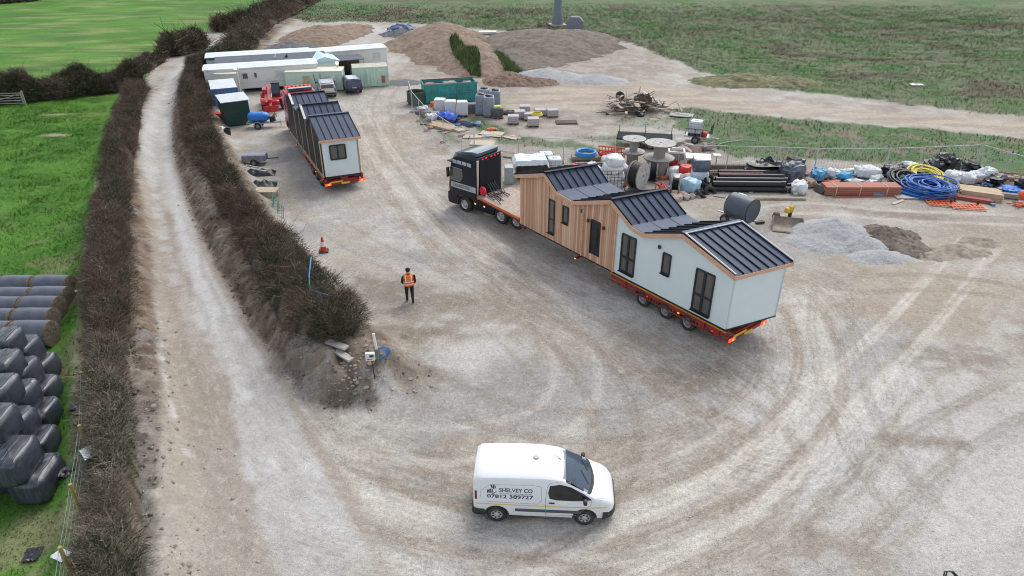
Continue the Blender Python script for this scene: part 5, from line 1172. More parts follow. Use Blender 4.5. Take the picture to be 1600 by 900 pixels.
# driver of the van (driver's seat is on the right)
def driver(van):
    M_ = van.matrix_basis; root = T('person', 'person in a dark top at the wheel of the white panel van', 'person', van.location, van.rotation_euler.z)
    J = [((-.98, -.36, .92), (.14, .16)), ((-1.0, -.36, 1.12), (.12, .17)), ((-1.0, -.36, 1.30), (.11, .19)), ((-.98, -.36, 1.40), .055), ((-.96, -.36, 1.47), (.085, .075)), ((-.95, -.36, 1.54), (.10, .08)), ((-.95, -.36, 1.60), (.07, .06)),
         ((-.95, -.26, .92), .09), ((-.50, -.24, .90), .065), ((-.25, -.24, .55), .045), ((-.95, -.46, .92), .09), ((-.50, -.48, .90), .065), ((-.25, -.48, .55), .045),
         ((-.98, -.16, 1.27), .06), ((-.82, -.12, 1.06), .05), ((-.55, -.24, 1.10), .036), ((-.47, -.25, 1.12), .034), ((-.98, -.56, 1.27), .06), ((-.80, -.60, 1.06), .05), ((-.55, -.48, 1.10), .036), ((-.47, -.47, 1.12), .034)]
    Ed = [(0, 1), (1, 2), (2, 3), (3, 4), (4, 5), (5, 6), (0, 7), (7, 8), (8, 9), (0, 10), (10, 11), (11, 12), (2, 13), (13, 14), (14, 15), (15, 16), (2, 17), (17, 18), (18, 19), (19, 20)]
    for i0, s in ((16, 1), (20, -1)):
        b_ = Vector(J[i0][0])
        for k in range(5):
            d = Vector((.9, s * -.1, .35 - .2 * k)).normalized() if k < 4 else Vector((.3, -s * .8, .3)).normalized()
            n = len(J); p1 = b_ + d * .035; p2 = p1 + d * .035; p3 = p2 + Vector((.2, 0, -.9)).normalized() * .03; J += [(tuple(p1), .010), (tuple(p2), .009), (tuple(p3), .007)]; Ed += [(i0, n), (n, n + 1), (n + 1, n + 2)]
    me = skin_body('body', J, Ed, 0, None, root)
    paint_body(me, lambda c: 0 if (c.z > 1.385 or (c.x > -.60 and c.z > 1.03)) else (2 if c.z < .97 else 1), [M_SKIN, M_DARKCL, M_TROU])
    o = bpy.data.objects.new('body', me); COL.objects.link(o); o.parent = root
    mb = MB(); mb.bag((-.975, -.36, 1.575), (.19, .175, .14), 5, .05, 2.4); P('hair', mb, mat('brown_hair', (.06, .04, .03), .8), root)
driver(van)
# ------------------------------------------------------------------ the compound at the top of the yard
M_CARA = mat('caravan_white', (.70, .69, .64), .5, .05, 1.5, dirt=.25, dirtcol=(.42, .38, .30)); M_CROOF = mat('caravan_roof', (.62, .66, .68), .6, .08, 1, dirt=.35, dirtcol=(.36, .36, .34))
M_MINT = mat('mint_green_paint', (.50, .66, .53), .55, .08, 1.5, dirt=.3, dirtcol=(.32, .36, .28)); M_SLATE = mat('slate_felt', (.10, .115, .14), .8, .2, 2); M_NEARBLACK = mat('near_black', (.02, .02, .022), .9, .1, 2)  # last of these is near-black, for support blocks and one roof vent
M_DGREEN = mat('dark_green_paint', (.008, .045, .030), .5, .1, 1.5, dirt=.15); M_BLUEC = mat('container_blue', (.07, .15, .30), .55, .2, 2, dirt=.35, dirtcol=(.25, .22, .20)); M_CREAM = mat('cream_paint', (.62, .60, .50), .6, .08, 2, dirt=.2)
M_ZINC = mat('zinc_sheet', (.55, .58, .58), .45, .12, 2, metal=.2, dirt=.25, dirtcol=(.35, .33, .30)); M_GALV = mat('galvanised', (.42, .43, .44), .45, .12, 6, metal=.5); M_LIGHTBLUE = mat('pale_blue_roof', (.50, .66, .74), .6, .06, 2, dirt=.2)
def cabin(name, label, cat, pa, pb, depth, h, wall, roof, z0=0.0, pitch=0.0, openings=(), group=None, overhang=.06, roof_t=.10, corr=False, skirt=True, flip=False, rise=0.0):
    """box building with its front edge between ground points pa and pb (seen left to right)"""
    rz = heading(pa, pb); Lx = (pb - pa).length; root = T(name, label, cat, (pa.x, pa.y, 0), rz, group); mb = MB()
    if corr:
        n = int(Lx / .32) * 2
        def face(y0, sgn):
            pts = [(Lx * i / n, y0 + sgn * (.045 if (i // 1) % 2 else 0)) for i in range(n + 1)]
            mb.add([(x, y, z) for x, y in pts for z in (z0, h)], [(2 * i, 2 * i + 2, 2 * i + 3, 2 * i + 1) for i in range(n)])
        face(0, -1); face(depth, 1); mb.box((Lx / 2, depth / 2, (z0 + h) / 2), (Lx, depth - .02, h - z0))
        for x in (0, Lx):
            for y in (0, depth): mb.box((x, y, (z0 + h) / 2), (.12, .12, h - z0 + .04))
        mb.box((Lx / 2, -.01, h), (Lx, .10, .12)); mb.box((Lx / 2, -.01, z0 + .06), (Lx, .10, .12))
    elif pitch: mb.prism([(0, z0), (depth, z0), (depth, h), (depth / 2, h + pitch - .02), (0, h)], 'x', 0, Lx)
    else: mb.add([(0, 0, z0), (Lx, 0, z0), (Lx, depth, z0), (0, depth, z0), (0, 0, h), (Lx, 0, h), (Lx, depth, h + rise), (0, depth, h + rise)], [(3, 2, 1, 0), (4, 5, 6, 7), (0, 1, 5, 4), (1, 2, 6, 5), (2, 3, 7, 6), (3, 0, 4, 7)])
    P('walls', mb, wall, root, smooth=0)
    mb = MB(); o_ = overhang
    if pitch:
        for a, b_ in (((-o_, h), (depth / 2, h + pitch)), ((depth + o_, h), (depth / 2, h + pitch))):
            mb.add([(-o_, a[0], a[1] + .01), (Lx + o_, a[0], a[1] + .01), (Lx + o_, b_[0], b_[1] + .01), (-o_, b_[0], b_[1] + .01), (-o_, a[0], a[1] + .01 + roof_t), (Lx + o_, a[0], a[1] + .01 + roof_t), (Lx + o_, b_[0], b_[1] + .01 + roof_t), (-o_, b_[0], b_[1] + .01 + roof_t)], [(3, 2, 1, 0), (4, 5, 6, 7), (0, 1, 5, 4), (1, 2, 6, 5), (2, 3, 7, 6), (3, 0, 4, 7)])
    else:
        a, b_ = -o_, depth + o_; za, zb_ = h + .012 - rise * o_ / depth, h + .012 + rise + rise * o_ / depth
        mb.add([(-o_, a, za), (Lx + o_, a, za), (Lx + o_, b_, zb_), (-o_, b_, zb_), (-o_, a, za + roof_t), (Lx + o_, a, za + roof_t), (Lx + o_, b_, zb_ + roof_t), (-o_, b_, zb_ + roof_t)], [(3, 2, 1, 0), (4, 5, 6, 7), (0, 1, 5, 4), (1, 2, 6, 5), (2, 3, 7, 6), (3, 0, 4, 7)])
    P('roof', mb, roof, root, smooth=0)
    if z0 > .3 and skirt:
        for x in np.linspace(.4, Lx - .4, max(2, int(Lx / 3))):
            mb = MB(); mb.box((x, .5, z0 / 2), (.4, .4, z0)); mb.box((x, depth - .5, z0 / 2), (.4, .4, z0)); P('support_block', mb, M_NEARBLACK, root)
    for kind, x0, x1, a, b_ in openings:
        mb = MB()
        for p, q in (((x0, a), (x0, b_)), ((x1, a), (x1, b_)), ((x0, b_), (x1, b_)), ((x0, a), (x1, a))): mb.bar((p[0], -.05, p[1]), (q[0], -.05, q[1]), .06, .06)
        fm = {'dark': M_CARA, 'pale': M_CARA, 'door': M_MINT, 'wood': M_CREAM}[kind]; o = P('window' if kind in ('dark', 'pale') else 'door', mb, fm, root)
        mb = MB(); mb.add([(x0, -.045, a), (x1, -.045, a), (x1, -.045, b_), (x0, -.045, b_)], [(0, 1, 2, 3)])
        P('pane' if kind in ('dark', 'pale') else 'door_leaf', mb, {'dark': M_GLASS, 'pale': mat('net_curtain', (.50, .56, .56), .6, .15, 4), 'door': M_MINT, 'wood': mat('ochre_door', (.45, .42, .22), .6, .15, 3)}[kind], o, smooth=0)
    return root
# front mobile home: long white, with a seam line and skirting
pa, pb = G(326, 149), G(468, 139); rzh = heading(pa, pb); dirh = Vector((math.cos(rzh), math.sin(rzh), 0)); nrm = Vector((-dirh.y, dirh.x, 0)); pb = pa + dirh * 11.2
mh = cabin('mobile_home', 'front white mobile home with small windows, behind the blue container and red telehandler', 'mobile home', pa, pb, 3.0, 2.42, M_CARA, M_CROOF, .42, .12, [('dark', 3.6, 4.15, 1.4, 2.0), ('dark', 4.75, 5.05, 1.45, 2.0), ('pale', 6.9, 7.55, 1.4, 2.05)], 'white mobile homes', .12)
mb = MB(); mb.bar((0, -.02, 1.05), (11.2, -.02, 1.05), .03, .04); mb.bar((0, -.02, .47), (11.2, -.02, .47), .04, .08); P('side_trim', mb, M_CROOF, mh)
p2 = pa + nrm * 6.6 - dirh * .1
cabin('mobile_home', 'rear white mobile home with green edged roof, furthest behind the slate covered link', 'mobile home', p2, p2 + dirh * 11.0, 3.0, 2.5, M_CARA, M_CROOF, .4, .12, [], 'white mobile homes', .12)
mb = MB(); mb.bar((0, -.16, 2.45), (11.0, -.16, 2.45), .04, .22); o = P('green_fascia', mb, mat('teal_fascia', (.02, .12, .10), .5), bpy.data.objects['mobile_home.001'])
p3 = pa + nrm * 3.25 + dirh * .9
lk = cabin('link_building', 'low slate grey roofed link between the two left mobile homes', 'building', p3, p3 + dirh * 11.6, 3.1, 2.2, M_CARA, M_SLATE, .2, 0, [], None, .05, rise=.35)
for x in (6.2, 7.4):
    mb = MB(); mb.box((x, 1.6, 2.57), (.25, .3, .2)); mb.cyl((x + .1, 1.6, 2.5), (x + .1, 1.6, 2.85), .05, n=8); P('roof_vent', mb, M_NEARBLACK if x > 7 else M_CROOF, lk)
pa3, pb3 = G(548, 113), G(605, 108); rz3 = heading(pa3, pb3); d3 = Vector((math.cos(rz3), math.sin(rz3), 0)); pe = pb3 + d3 * .1; ps = pe - d3 * 11.5
cabin('mobile_home', 'right hand white mobile home behind the pale green container, one window near its end', 'mobile home', ps, pe, 3.0, 2.4, M_CARA, M_CROOF, .4, .12, [('pale', 9.9, 10.7, 1.3, 2.0)], 'white mobile homes', .12)
# porch with pale blue roof
pp = G(491, 130); por = cabin('porch_cabin', 'small cabin with a pale blue gabled roof between the mobile homes', 'cabin', pp, pp + d3 * 2.9, 4.5, 2.1, M_CARA, M_LIGHTBLUE, .1, 0, [], None, .12)
mb = MB(); mb.prism([(-.2, 2.22), (3.1, 2.22), (1.45, 2.7)], 'y', -.15, 4.6); P('gable_roof', mb, M_LIGHTBLUE, por, smooth=0)
pc = G(536, 122); cov = T('covered_bay', 'dark open bay with grey lean-to roof beside the right hand mobile home', 'shelter', (pc.x, pc.y, 0), rz3)
mb = MB(); mb.add([(-.6, -.3, 1.9), (2.6, -.3, 1.9), (2.6, 2.2, 2.0), (-.6, 2.2, 2.0), (-.6, -.3, 1.98), (2.6, -.3, 1.98), (2.6, 2.2, 2.08), (-.6, 2.2, 2.08)], [(3, 2, 1, 0), (4, 5, 6, 7), (0, 1, 5, 4), (1, 2, 6, 5), (2, 3, 7, 6), (3, 0, 4, 7)]); P('roof', mb, M_SLATE, cov, smooth=0)
for x in (-.5, 2.5):
    mb = MB(); mb.bar((x, -.2, 0), (x, -.2, 1.9), .09); P('post', mb, M_TIMBER, cov)
mb = MB(); mb.box((1.0, 2.1, .95), (3.0, .08, 1.85)); P('back_wall', mb, mat('brown_boards', (.10, .07, .05), .8, .3, 4), cov)
mb = MB()
for k in range(4): mb.bag((.3 + k * .7, 1.2 + .4 * (k % 2), .45), (.6, .6, .9 - .1 * k), k, .2)
mb.box((1.6, .6, .45), (1.2, .5, .9)); P('stored_goods', mb, mat('dark_stores', (.06, .06, .065), .8, .5, 3), cov)
def lamp_post(name, label, p, h, rz=0):
    r_ = T(name, label, 'floodlight', (p.x, p.y, 0), rz); mb = MB(); mb.cyl((0, 0, 0), (0, 0, h), .07, n=10); P('pole', mb, mat('white_pole', (.68, .66, .60), .5, .1), r_)
    mb = MB(); mb.box((0, -.12, h + .05), (.35, .2, .26)); P('housing', mb, M_CREAM, r_, .02)
    mb = MB(); mb.box((0, -.225, h + .05), (.28, .02, .20)); P('lamp', mb, glow('floodlight_glow', (1, .80, .50), 6), r_)
lamp_post('floodlight', 'white floodlight pole, lit, in front of the front mobile home', G(377, 149), 2.7)
lamp_post('floodlight', 'lit floodlight on the corner by the dark open bay', G(531, 136), 2.5, .3)
# cabins and containers
ga, gb = G(449, 144), G(537, 142)
gc = cabin('site_cabin', 'pale green site cabin with an ochre door and one window', 'cabin', ga, gb, 2.3, 1.95, M_MINT, M_CREAM, .1, 0, [('wood', 1.75, 2.5, .15, 1.65), ('pale', 4.0, 4.75, .85, 1.55)], None, .03)
mb = MB(); mb.tube([(2.9, -.05, 1.8), (3.0, -.06, 1.1), (3.3, -.06, .85), (3.6, -.06, 1.2), (3.6, -.05, 1.85)], .025, 6); P('hose', mb, M_CHAS, gc)
mb = MB(); mb.box((3.7, -.06, 1.6), (.35, .03, .85)); mb.box((5.05, -.06, 1.6), (.35, .03, .85)); 
for x in (3.78, 4.97):
    mb = MB(); mb.box((x, -.06, 1.2), (.36, .03, .72)); P('shutter', mb, M_CARA, gc)
ca_, cb_ = G(554, 137), G(608, 134)
gk = cabin('shipping_container', 'pale green container with rust streaked roof and a red notice on its end', 'container', ca_, cb_, 2.2, 2.0, M_MINT, mat('rust_roof', (.46, .44, .36), .7, .25, 2, dirt=.6, dirtcol=(.28, .14, .09)), .05, 0, [], 'storage containers', .03, .06, True)
mb = MB(); mb.box(((cb_ - ca_).length - .55, -.07, .75), (.35, .03, .75)); P('red_notice', mb, mat('notice_red', (.50, .08, .07), .5, .4, 14), gk)
mb = MB(); mb.box(((cb_ - ca_).length - .75, -.07, 1.68), (.55, .03, .2)); P('white_notice', mb, M_CARA, gk)
mb = MB(); mb.bar((1.3, -.08, .3), (1.3, -.08, 1.75), .04); P('lock_bar', mb, M_GALV, gk)
ba, bb = G(337, 176), G(377, 172)
cabin('shipping_container', 'blue corrugated container with a pale top beside the hedge', 'container', ba, bb, 4.2, 2.1, M_BLUEC, M_ZINC, .05, 0, [], 'storage containers', .02, .06, True)
cr = G(341, 150); cabin('storage_box', 'cream box behind the blue container', 'container', cr, cr + Vector((2.2, .25, 0)), 2.0, 2.1, M_CREAM, M_CREAM, .05, 0, [], None, .04)
sa, sb = G(356, 199), G(392, 194)
sh = cabin('green_shed', 'dark green shed with a sloping pale sheet roof', 'shed', sa - (sb - sa) * .04, sb + (sb - sa) * .06, 1.9, 2.15, M_DGREEN, M_ZINC, .03, 0, [], None, .14, .05, rise=.22)
# sundries by the hedge
p = G(340, 190); r_ = T('red_mower', 'red ride-on machine half hidden between hedge and green shed', 'machine', (p.x, p.y, 0), .3); M_SIGR = mat('machine_red', (.50, .025, .03), .4, .15, 4, dirt=.2)
mb = MB(); mb.bag((0, 0, .55), (1.3, .7, .5), 2, .08, 5); P('bonnet', mb, M_SIGR, r_)
mb = MB(); mb.bag((-.8, 0, .75), (.5, .6, .6), 4, .1); P('seat', mb, M_CARA, r_)
for x, y in ((.5, .4), (.5, -.4), (-.8, .4), (-.8, -.4)): wheel('wheel', r_, x, y, .28, .2, 1 if y > 0 else -1, M_STEEL)
p = G(357, 213); mb = MB(); mb.lathe([(.001, .01), (.22, .01), (.27, .62), (.29, .66), (.25, .66), (.2, .05), (.001, .05)], n=20); S('black_bin', mb, M_CHAS, 'open black tub at the foot of the hedge by the green shed', 'bin', p)
p = G(347, 211); mb = MB(); mb.bag((0, 0, .35), (.6, .5, .75), 7, .25, 3); S('white_sack', mb, M_CARA, 'crumpled white sack beside the black tub', 'sack', p)
def bowser(p, rz):
    r_ = T('water_bowser', 'blue plastic water bowser on a small two-wheel trailer', 'bowser', (p.x, p.y, 0), rz)
    mb = MB(); mb.loft([[(x, .48 * k * math.copysign(abs(math.cos(a)) ** .8, math.cos(a)), .95 + .40 * k * math.copysign(abs(math.sin(a)) ** .8, math.sin(a))) for a in np.linspace(0, 2 * PI, 20, endpoint=False)] for x, k in ((-.95, .55), (-.85, .85), (-.6, 1), (.3, 1), (.6, .9), (.80, .6), (.86, .3))])
    for x in (-.5, 0, .35): mb.torus((x, 0, .95), .44, .03, 'x', 20, 6)
    P('tank', mb, mat('bowser_blue', (.03, .20, .62), .4, .1, 3), r_)
    mb = MB(); mb.box((0, 0, .48), (2.2, .9, .08)); mb.bar((1.0, .35, .48), (2.2, 0, .45), .07); mb.bar((1.0, -.35, .48), (2.2, 0, .45), .07); mb.cyl((1.7, .2, .02), (1.7, .2, .6), .03, n=8); P('chassis', mb, M_GALV, r_)
    mb = MB(); mb.box((1.1, 0, .75), (.45, .4, .45)); mb.tube([(1.1, 0, .95), (1.3, .2, 1.1), (1.5, .1, .9)], .04); P('pump', mb, M_CHAS, r_)
    for s in (1, -1):
        wheel('wheel', r_, -.1, s * .62, .28, .17, s, M_STEEL)
        mb = MB(); q = [(-.1 + .36 * math.cos(a), .28 + .36 * math.sin(a)) for a in np.linspace(.1, PI - .1, 10)] + [(-.1 + .33 * math.cos(a), .28 + .33 * math.sin(a)) for a in np.linspace(PI - .1, .1, 10)]; mb.prism(q, 'y', s * .52, s * .74); P('mudguard', mb, M_GALV, r_)
bowser(G(408, 199), .10)
def telehandler(p, rz):
    r_ = T('telehandler', 'red telehandler with its boom lowered, parked before the front mobile home', 'telehandler', (p.x, p.y, 0), rz)
    mb = MB(); mb.prism([(-2.1, .6), (2.0, .6), (2.1, 1.0), (1.2, 1.15), (-.6, 1.2), (-2.0, 1.45), (-2.2, 1.2)], 'y', -.75, .75); P('chassis', mb, M_SIGR, r_, .03)
    mb = MB(); mb.bar((-1.9, -.25, 1.75), (2.4, -.25, 1.05), .36, .42); mb.bar((1.8, -.25, 1.15), (2.9, -.25, .55), .28, .34); P('boom', mb, M_SIGR, r_, .03)
    mb = MB(); mb.bar((-1.9, -.03, 1.9), (2.0, -.03, 1.28), .04, .3); P('boom_stripe', mb, M_CARA, r_)
    mb = MB(); mb.prism([(-.7, 1.0), (.8, 1.0), (.95, 1.6), (.45, 2.45), (-.6, 2.45), (-.75, 1.6)], 'y', .05, .85); P('cab', mb, mat('cab_glass', (.03, .045, .06), .1, .2, 2, spec=.7), r_, .03)
    mb = MB()
    for x, z in ((-.72, 1.6), (.95, 1.6)):
        for y in (.05, .85): mb.bar((x, y, z), (-.6 if x < 0 else .45, y, 2.47), .07)
    mb.box((-.08, .45, 2.48), (1.15, .9, .06)); P('cab_frame', mb, M_CHAS, r_)
    mb = MB(); mb.box((2.95, -.25, .45), (.08, 1.5, .6)); mb.box((3.3, .05, .18), (1.0, .12, .05)); mb.box((3.3, -.55, .18), (1.0, .12, .05)); P('fork_carriage', mb, M_SIGR, r_, .01)
    mb = MB(); mb.prism([(-2.0, 1.2), (-.8, 1.2), (-.9, 1.6), (-1.9, 1.65)], 'y', -.95, -.5); P('engine_cover', mb, M_SIGR, r_, .04)
    for x in (-1.45, 1.35):
        for s in (1, -1):
            wheel('wheel', r_, x, s * .95, .55, .42, s, M_SIGR); mb = MB(); q = [(x + .68 * math.cos(a), .55 + .68 * math.sin(a)) for a in np.linspace(.2, PI - .2, 10)] + [(x + .63 * math.cos(a), .55 + .63 * math.sin(a)) for a in np.linspace(PI - .2, .2, 10)]; mb.prism(q, 'y', s * .7, s * 1.2); P('mudguard', mb, M_SIGR, r_)
    for s in (.3, -.8):
        mb = MB(); mb.bag((2.05, s + .2, 1.0), (.1, .18, .14), 1, 0, 3); P('headlight', mb, mat('lamp_lens', (.72, .76, .80), .1), r_)
telehandler(G(428, 166), R(-72)); bpy.data.objects['telehandler'].scale = (.92, .92, .92)
def pickup(p, rz, paint, label, cap):
    r_ = T('pickup_truck', label, 'pickup', (p.x, p.y, 0), rz, None); hw = .92
    def ring(x, zt, wt, zb=.42, wb=hw): h = zt - .95; return [(x, -wb * .9, zb), (x, wb * .9, zb), (x, wb, zb + .2), (x, wb, .95), (x, wt, zt - .06), (x, wt - .08, zt), (x, -wt + .08, zt), (x, -wt, zt - .06), (x, -wb, .95), (x, -wb, zb + .2)]
    st = [(-2.6, 1.0, .86), (-2.55, 1.12, .88)] + ([(-2.5, 1.68, .78), (-1.2, 1.74, .80)] if cap else [(-1.0, 1.12, .9), (-.9, 1.78, .74)]) + [(-.2, 1.74, .80), (.35, 1.70, .78), (1.15, 1.12, .80), (2.1, 1.02, .84), (2.5, .9, .84), (2.6, .7, .84)]
    mb = MB(); mb.loft([ring(x, z, w_) for x, z, w_ in st]); P('body', mb, paint, r_, .02)
    for s in (1, -1):
        mb = MB(); q = [(-2.3 if cap else -.8, 1.12), (-2.25 if cap else -.78, 1.62), (.3, 1.62), (.95, 1.14)]
        mb.add([(x, s * (np.interp(z, (.95, 1.8), (hw, .76)) + .012), z) for x, z in q], [(0, 1, 2, 3)]); P('side_window', mb, M_GLASS, r_, smooth=0)
        for x in (-1.6, 1.6): wheel('wheel', r_, x, s * .80, .38, .26, s, M_STEEL)
        mb = MB(); mb.box((-2.6, s * .80, .98), (.06, .14, .36)); P('tail_lamp', mb, mat('tail_red', (.20, .015, .015), .25), r_, .01)
        mb = MB(); mb.bag((.85, s * 1.05, 1.18), (.1, .2, .18), 2, 0, 3); P('door_mirror', mb, M_CHAS, r_)
        mb = MB(); mb.bar((-2.2, s * .6, 1.80), (.2, s * .6, 1.80), .04, .05); P('roof_rail', mb, M_GALV, r_)
    mb = MB(); mb.add([(-2.555, -.70, 1.18), (-2.555, .70, 1.18), (-2.525, .66, 1.60), (-2.525, -.66, 1.60)] if cap else [(-.96, -.68, 1.2), (-.96, .68, 1.2), (-.91, .62, 1.68), (-.91, -.62, 1.68)], [(0, 1, 2, 3)]); P('rear_window', mb, M_GLASS, r_, smooth=0)
    mb = MB(); mb.add([(.42, -.70, 1.73), (.42, .70, 1.73), (1.12, .74, 1.16), (1.12, -.74, 1.16)], [(0, 1, 2, 3)]); P('windscreen', mb, M_GLASS, r_, smooth=0)
    mb = MB(); mb.box((-2.66, 0, .58), (.16, 1.75, .2)); P('rear_bumper', mb, M_CHAS, r_, .03)
    mb = MB(); mb.box((-2.63, 0, .80), (.03, .52, .12)); P('number_plate', mb, mat('plate_yellow', (.65, .48, .05), .5), r_)
    mb = MB(); mb.box((-1.1, 0, 1.755), (2.3, 1.35, .03)); P('roof_panel', mb, mat('silver_paint', (.50, .51, .52), .35, .05, 2, metal=.3), r_, .01)
    r_.scale = (.88, .9, .85); return r_
pickup(G(549, 140), R(112), mat('dark_blue_paint', (.020, .035, .16), .25, .1, 2, coat=.3), 'dark blue pickup with a canopy, parked between the green cabins', True)
pickup(G(511, 146), R(108), mat('silver_paint', (.50, .51, .52), .35, .05, 2, metal=.3), 'silver pickup with a canopy, behind the membrane sided lodge', True)
# junk along the yard side of the hedge
p = G(400, 256); r_ = T('garden_trailer', 'small grey trailer by the hedge above the black sheets', 'trailer', (p.x, p.y, 0), .1)
mb = MB(); mb.box((0, 0, .55), (1.7, 1.0, .45)); mb.box((0, 0, .78), (1.5, .8, .03)); P('body', mb, mat('grey_box', (.24, .25, .29), .6, .2, 3), r_, .02)
mb = MB(); mb.bar((.8, 0, .4), (1.7, .1, .4), .07); P('drawbar', mb, M_CHAS, r_)
for s in (1, -1): wheel('wheel', r_, 0, s * .55, .25, .15, s, M_STEEL)
M_BSHEET = mat('black_sheeting', (.014, .015, .018), .4, .4, 3, spec=.5)
for i, (px, py, sx, sy, lb) in enumerate(((405, 272, 2.3, 1.2, 'upper crumpled black sheet pile under the aluminium ladder'), (402, 292, 2.6, 1.6, 'lower dark green black tarpaulin heap below the ladder, by the hedge'))):
    p = G(px, py); mb = MB(); mb.sheet(lambda u, v: (sx * (u - .5), sy * (v - .5), .02 + (.42 * (1 - (2 * u - 1) ** 4) * (1 - (2 * v - 1) ** 2)) * (.6 + .9 * abs(mnoise.noise(Vector((u * 5, v * 4, i * 5)))))), 24, 16)
    S('black_sheet_heap', mb, M_BSHEET if i == 0 else mat('dark_green_tarp', (.012, .022, .022), .45, .4, 3), lb, 'tarpaulin', p, .2)
p = G(402, 273); r_ = T('ladder', 'short aluminium ladder lying on the black sheets', 'ladder', (p.x, p.y, .55), -.35)
mb = MB(); [mb.bar((-1.0, s * .2, 0), (1.0, s * .2, -.1), .05) for s in (1, -1)]; P('rails', mb, M_ZINC, r_)
mb = MB(); [mb.bar((x, -.2, -.05 - x * .05), (x, .2, -.05 - x * .05), .035) for x in (-.9, -.3, .3, .9)]; P('rungs', mb, M_ZINC, r_)
p = G(418, 306); mb = MB(); mb.box((0, 0, .40), (1.5, .9, .10)); mb.box((0, 0, .18), (1.2, .7, .34)); S('plywood_box', mb, mat('plywood', (.52, .42, .30), .8, .15, 3), 'pale plywood topped box at the hedge edge', 'box', p, -.05)
p = G(432, 332); r_ = T('netting_roll', 'loose green plastic netting fence along the hedge edge', 'netting', (p.x, p.y, 0), R(-60))
mb = MB()
for k in range(16): mb.bar((-1.5 + .2 * k, .1 * math.sin(k), 0), (-1.5 + .2 * k, .1 * math.sin(k) + .15, .85), .02)
for z in (.1, .3, .5, .7, .85): mb.tube([(-1.5 + .2 * k, .1 * math.sin(k) + .15 * z, z + .05 * math.sin(k * 2)) for k in range(16)], .014, 4)
P('mesh', mb, mat('green_netting', (.10, .30, .26), .6), r_)
# ------------------------------------------------------------------ heaps of earth, gravel and rubble
def heap(name, label, cat, pts, mat_, seed, amp=.22, rot=0, fr=1.2, nn=44, group=None):
    """pts: list of (centre px, py, rx, ry, h): summed bumps meshed as one mound that runs out into the ground"""
    cs = [(G(a, b_), rx, ry, h) for a, b_, rx, ry, h in pts]; x0 = min(c.x - rx for c, rx, ry, h in cs); x1 = max(c.x + rx for c, rx, ry, h in cs); y0 = min(c.y - ry for c, rx, ry, h in cs); y1 = max(c.y + ry for c, rx, ry, h in cs)
    cx, cy = (x0 + x1) / 2, (y0 + y1) / 2; ex, ey = (x1 - x0) * .56, (y1 - y0) * .56; n = nn
    gxx, gyy = np.meshgrid(np.linspace(cx - ex, cx + ex, n * 2), np.linspace(cy - ey, cy + ey, n * 2)); z = np.zeros_like(gxx); nz_ = fbm(gxx, gyy, fr, seed, 4) - .5; nf = fbm(gxx, gyy, fr * .25, seed + 5, 3) - .5
    for c, rx, ry, h in cs:
        u = ((gxx - c.x) * math.cos(rot) + (gyy - c.y) * math.sin(rot)) / rx; v = (-(gxx - c.x) * math.sin(rot) + (gyy - c.y) * math.cos(rot)) / ry
        d = np.sqrt(u * u + v * v) + nz_ * .45; z = np.maximum(z, h * (np.clip(1.06 - d, 0, None) ** .85 if h < 1.3 else 1.05 * np.clip(1.02 - np.clip(d, 0, 2) ** 1.5, 0, None)) * (1 + amp * 2 * nz_) )
    z = z + np.where(z > .02, nf * (.38 if mat_.name != 'blue_grey_gravel' else .10) * min(1, max(h for *_, h in cs)), 0) - .05
    V = np.stack([gxx - cx, gyy - cy, z], -1).reshape(-1, 3); I = np.arange(4 * n * n).reshape(2 * n, 2 * n); F = np.stack([I[:-1, :-1], I[:-1, 1:], I[1:, 1:], I[1:, :-1]], -1).reshape(-1, 4)
    keep = (V[F][:, :, 2].max(1) > -.045); F = F[keep]; used = np.unique(F); mp = np.zeros(len(V), int); mp[used] = np.arange(len(used))
    me = np_mesh(name, V[used], mp[F], None, mat_); me.polygons.foreach_set('use_smooth', [True] * len(me.polygons)); o = bpy.data.objects.new(name, me); COL.objects.link(o); o.location = (cx, cy, 0); return tag(o, label, cat, group)
M_EARTH = mat('brown_earth', (.22, .155, .108), .95, .45, 1.6, bump=.9, dirt=.5, dirtcol=(.27, .23, .185)); M_EARTH2 = mat('grey_brown_earth', (.155, .125, .10), .95, .45, 1.6, bump=.9, dirt=.5, dirtcol=(.24, .21, .175))
M_GRAV = mat('blue_grey_gravel', (.375, .375, .37), .95, .35, 14, bump=1.0, dirt=.25, dirtcol=(.36, .36, .35)); M_DGRAV = mat('dark_gravel', (.14, .14, .145), .95, .4, 6, bump=1.0)
heap('earth_mound', 'tallest brown earth mound, with grassy flanks, behind the teal skip', 'earth mound', [(690, 66, 7, 11, 2.5), (712, 84, 6, 9, 2.2), (742, 102, 5, 7, 1.7), (665, 68, 6, 8, 1.3)], M_EARTH, 3, fr=2.5)
heap('earth_mound', 'wide grey brown earth mound in front of the steel column', 'earth mound', [(845, 72, 9, 13, 1.9), (890, 68, 8, 10, 1.7), (815, 88, 7, 9, .9)], M_EARTH2, 8, fr=2.2)
heap('earth_mound', 'small dark brown earth pile behind the grey wrapped pallets', 'earth mound', [(795, 128, 2.8, 2.6, 1.2), (825, 130, 3.4, 2.0, .7)], mat('damp_earth', (.21, .14, .10), .95, .4, 2, bump=.9), 12)
heap('earth_mound', 'long low tan earth bank beyond the mobile homes', 'earth mound', [(500, 58, 6, 9, 1.5), (540, 50, 4, 8, 1.0)], M_EARTH, 15, fr=2.5)
heap('gravel_heap', 'dark grey gravel heap behind the mobile homes near the hedge', 'gravel heap', [(455, 78, 4, 5, 1.1)], M_DGRAV, 17)
heap('gravel_heap', 'long pale blue grey gravel heap, left of the far pair', 'gravel heap', [(850, 120, 4.0, 2.4, 1.0), (880, 122, 3.0, 2.2, .8)], M_GRAV, 19, group=None)
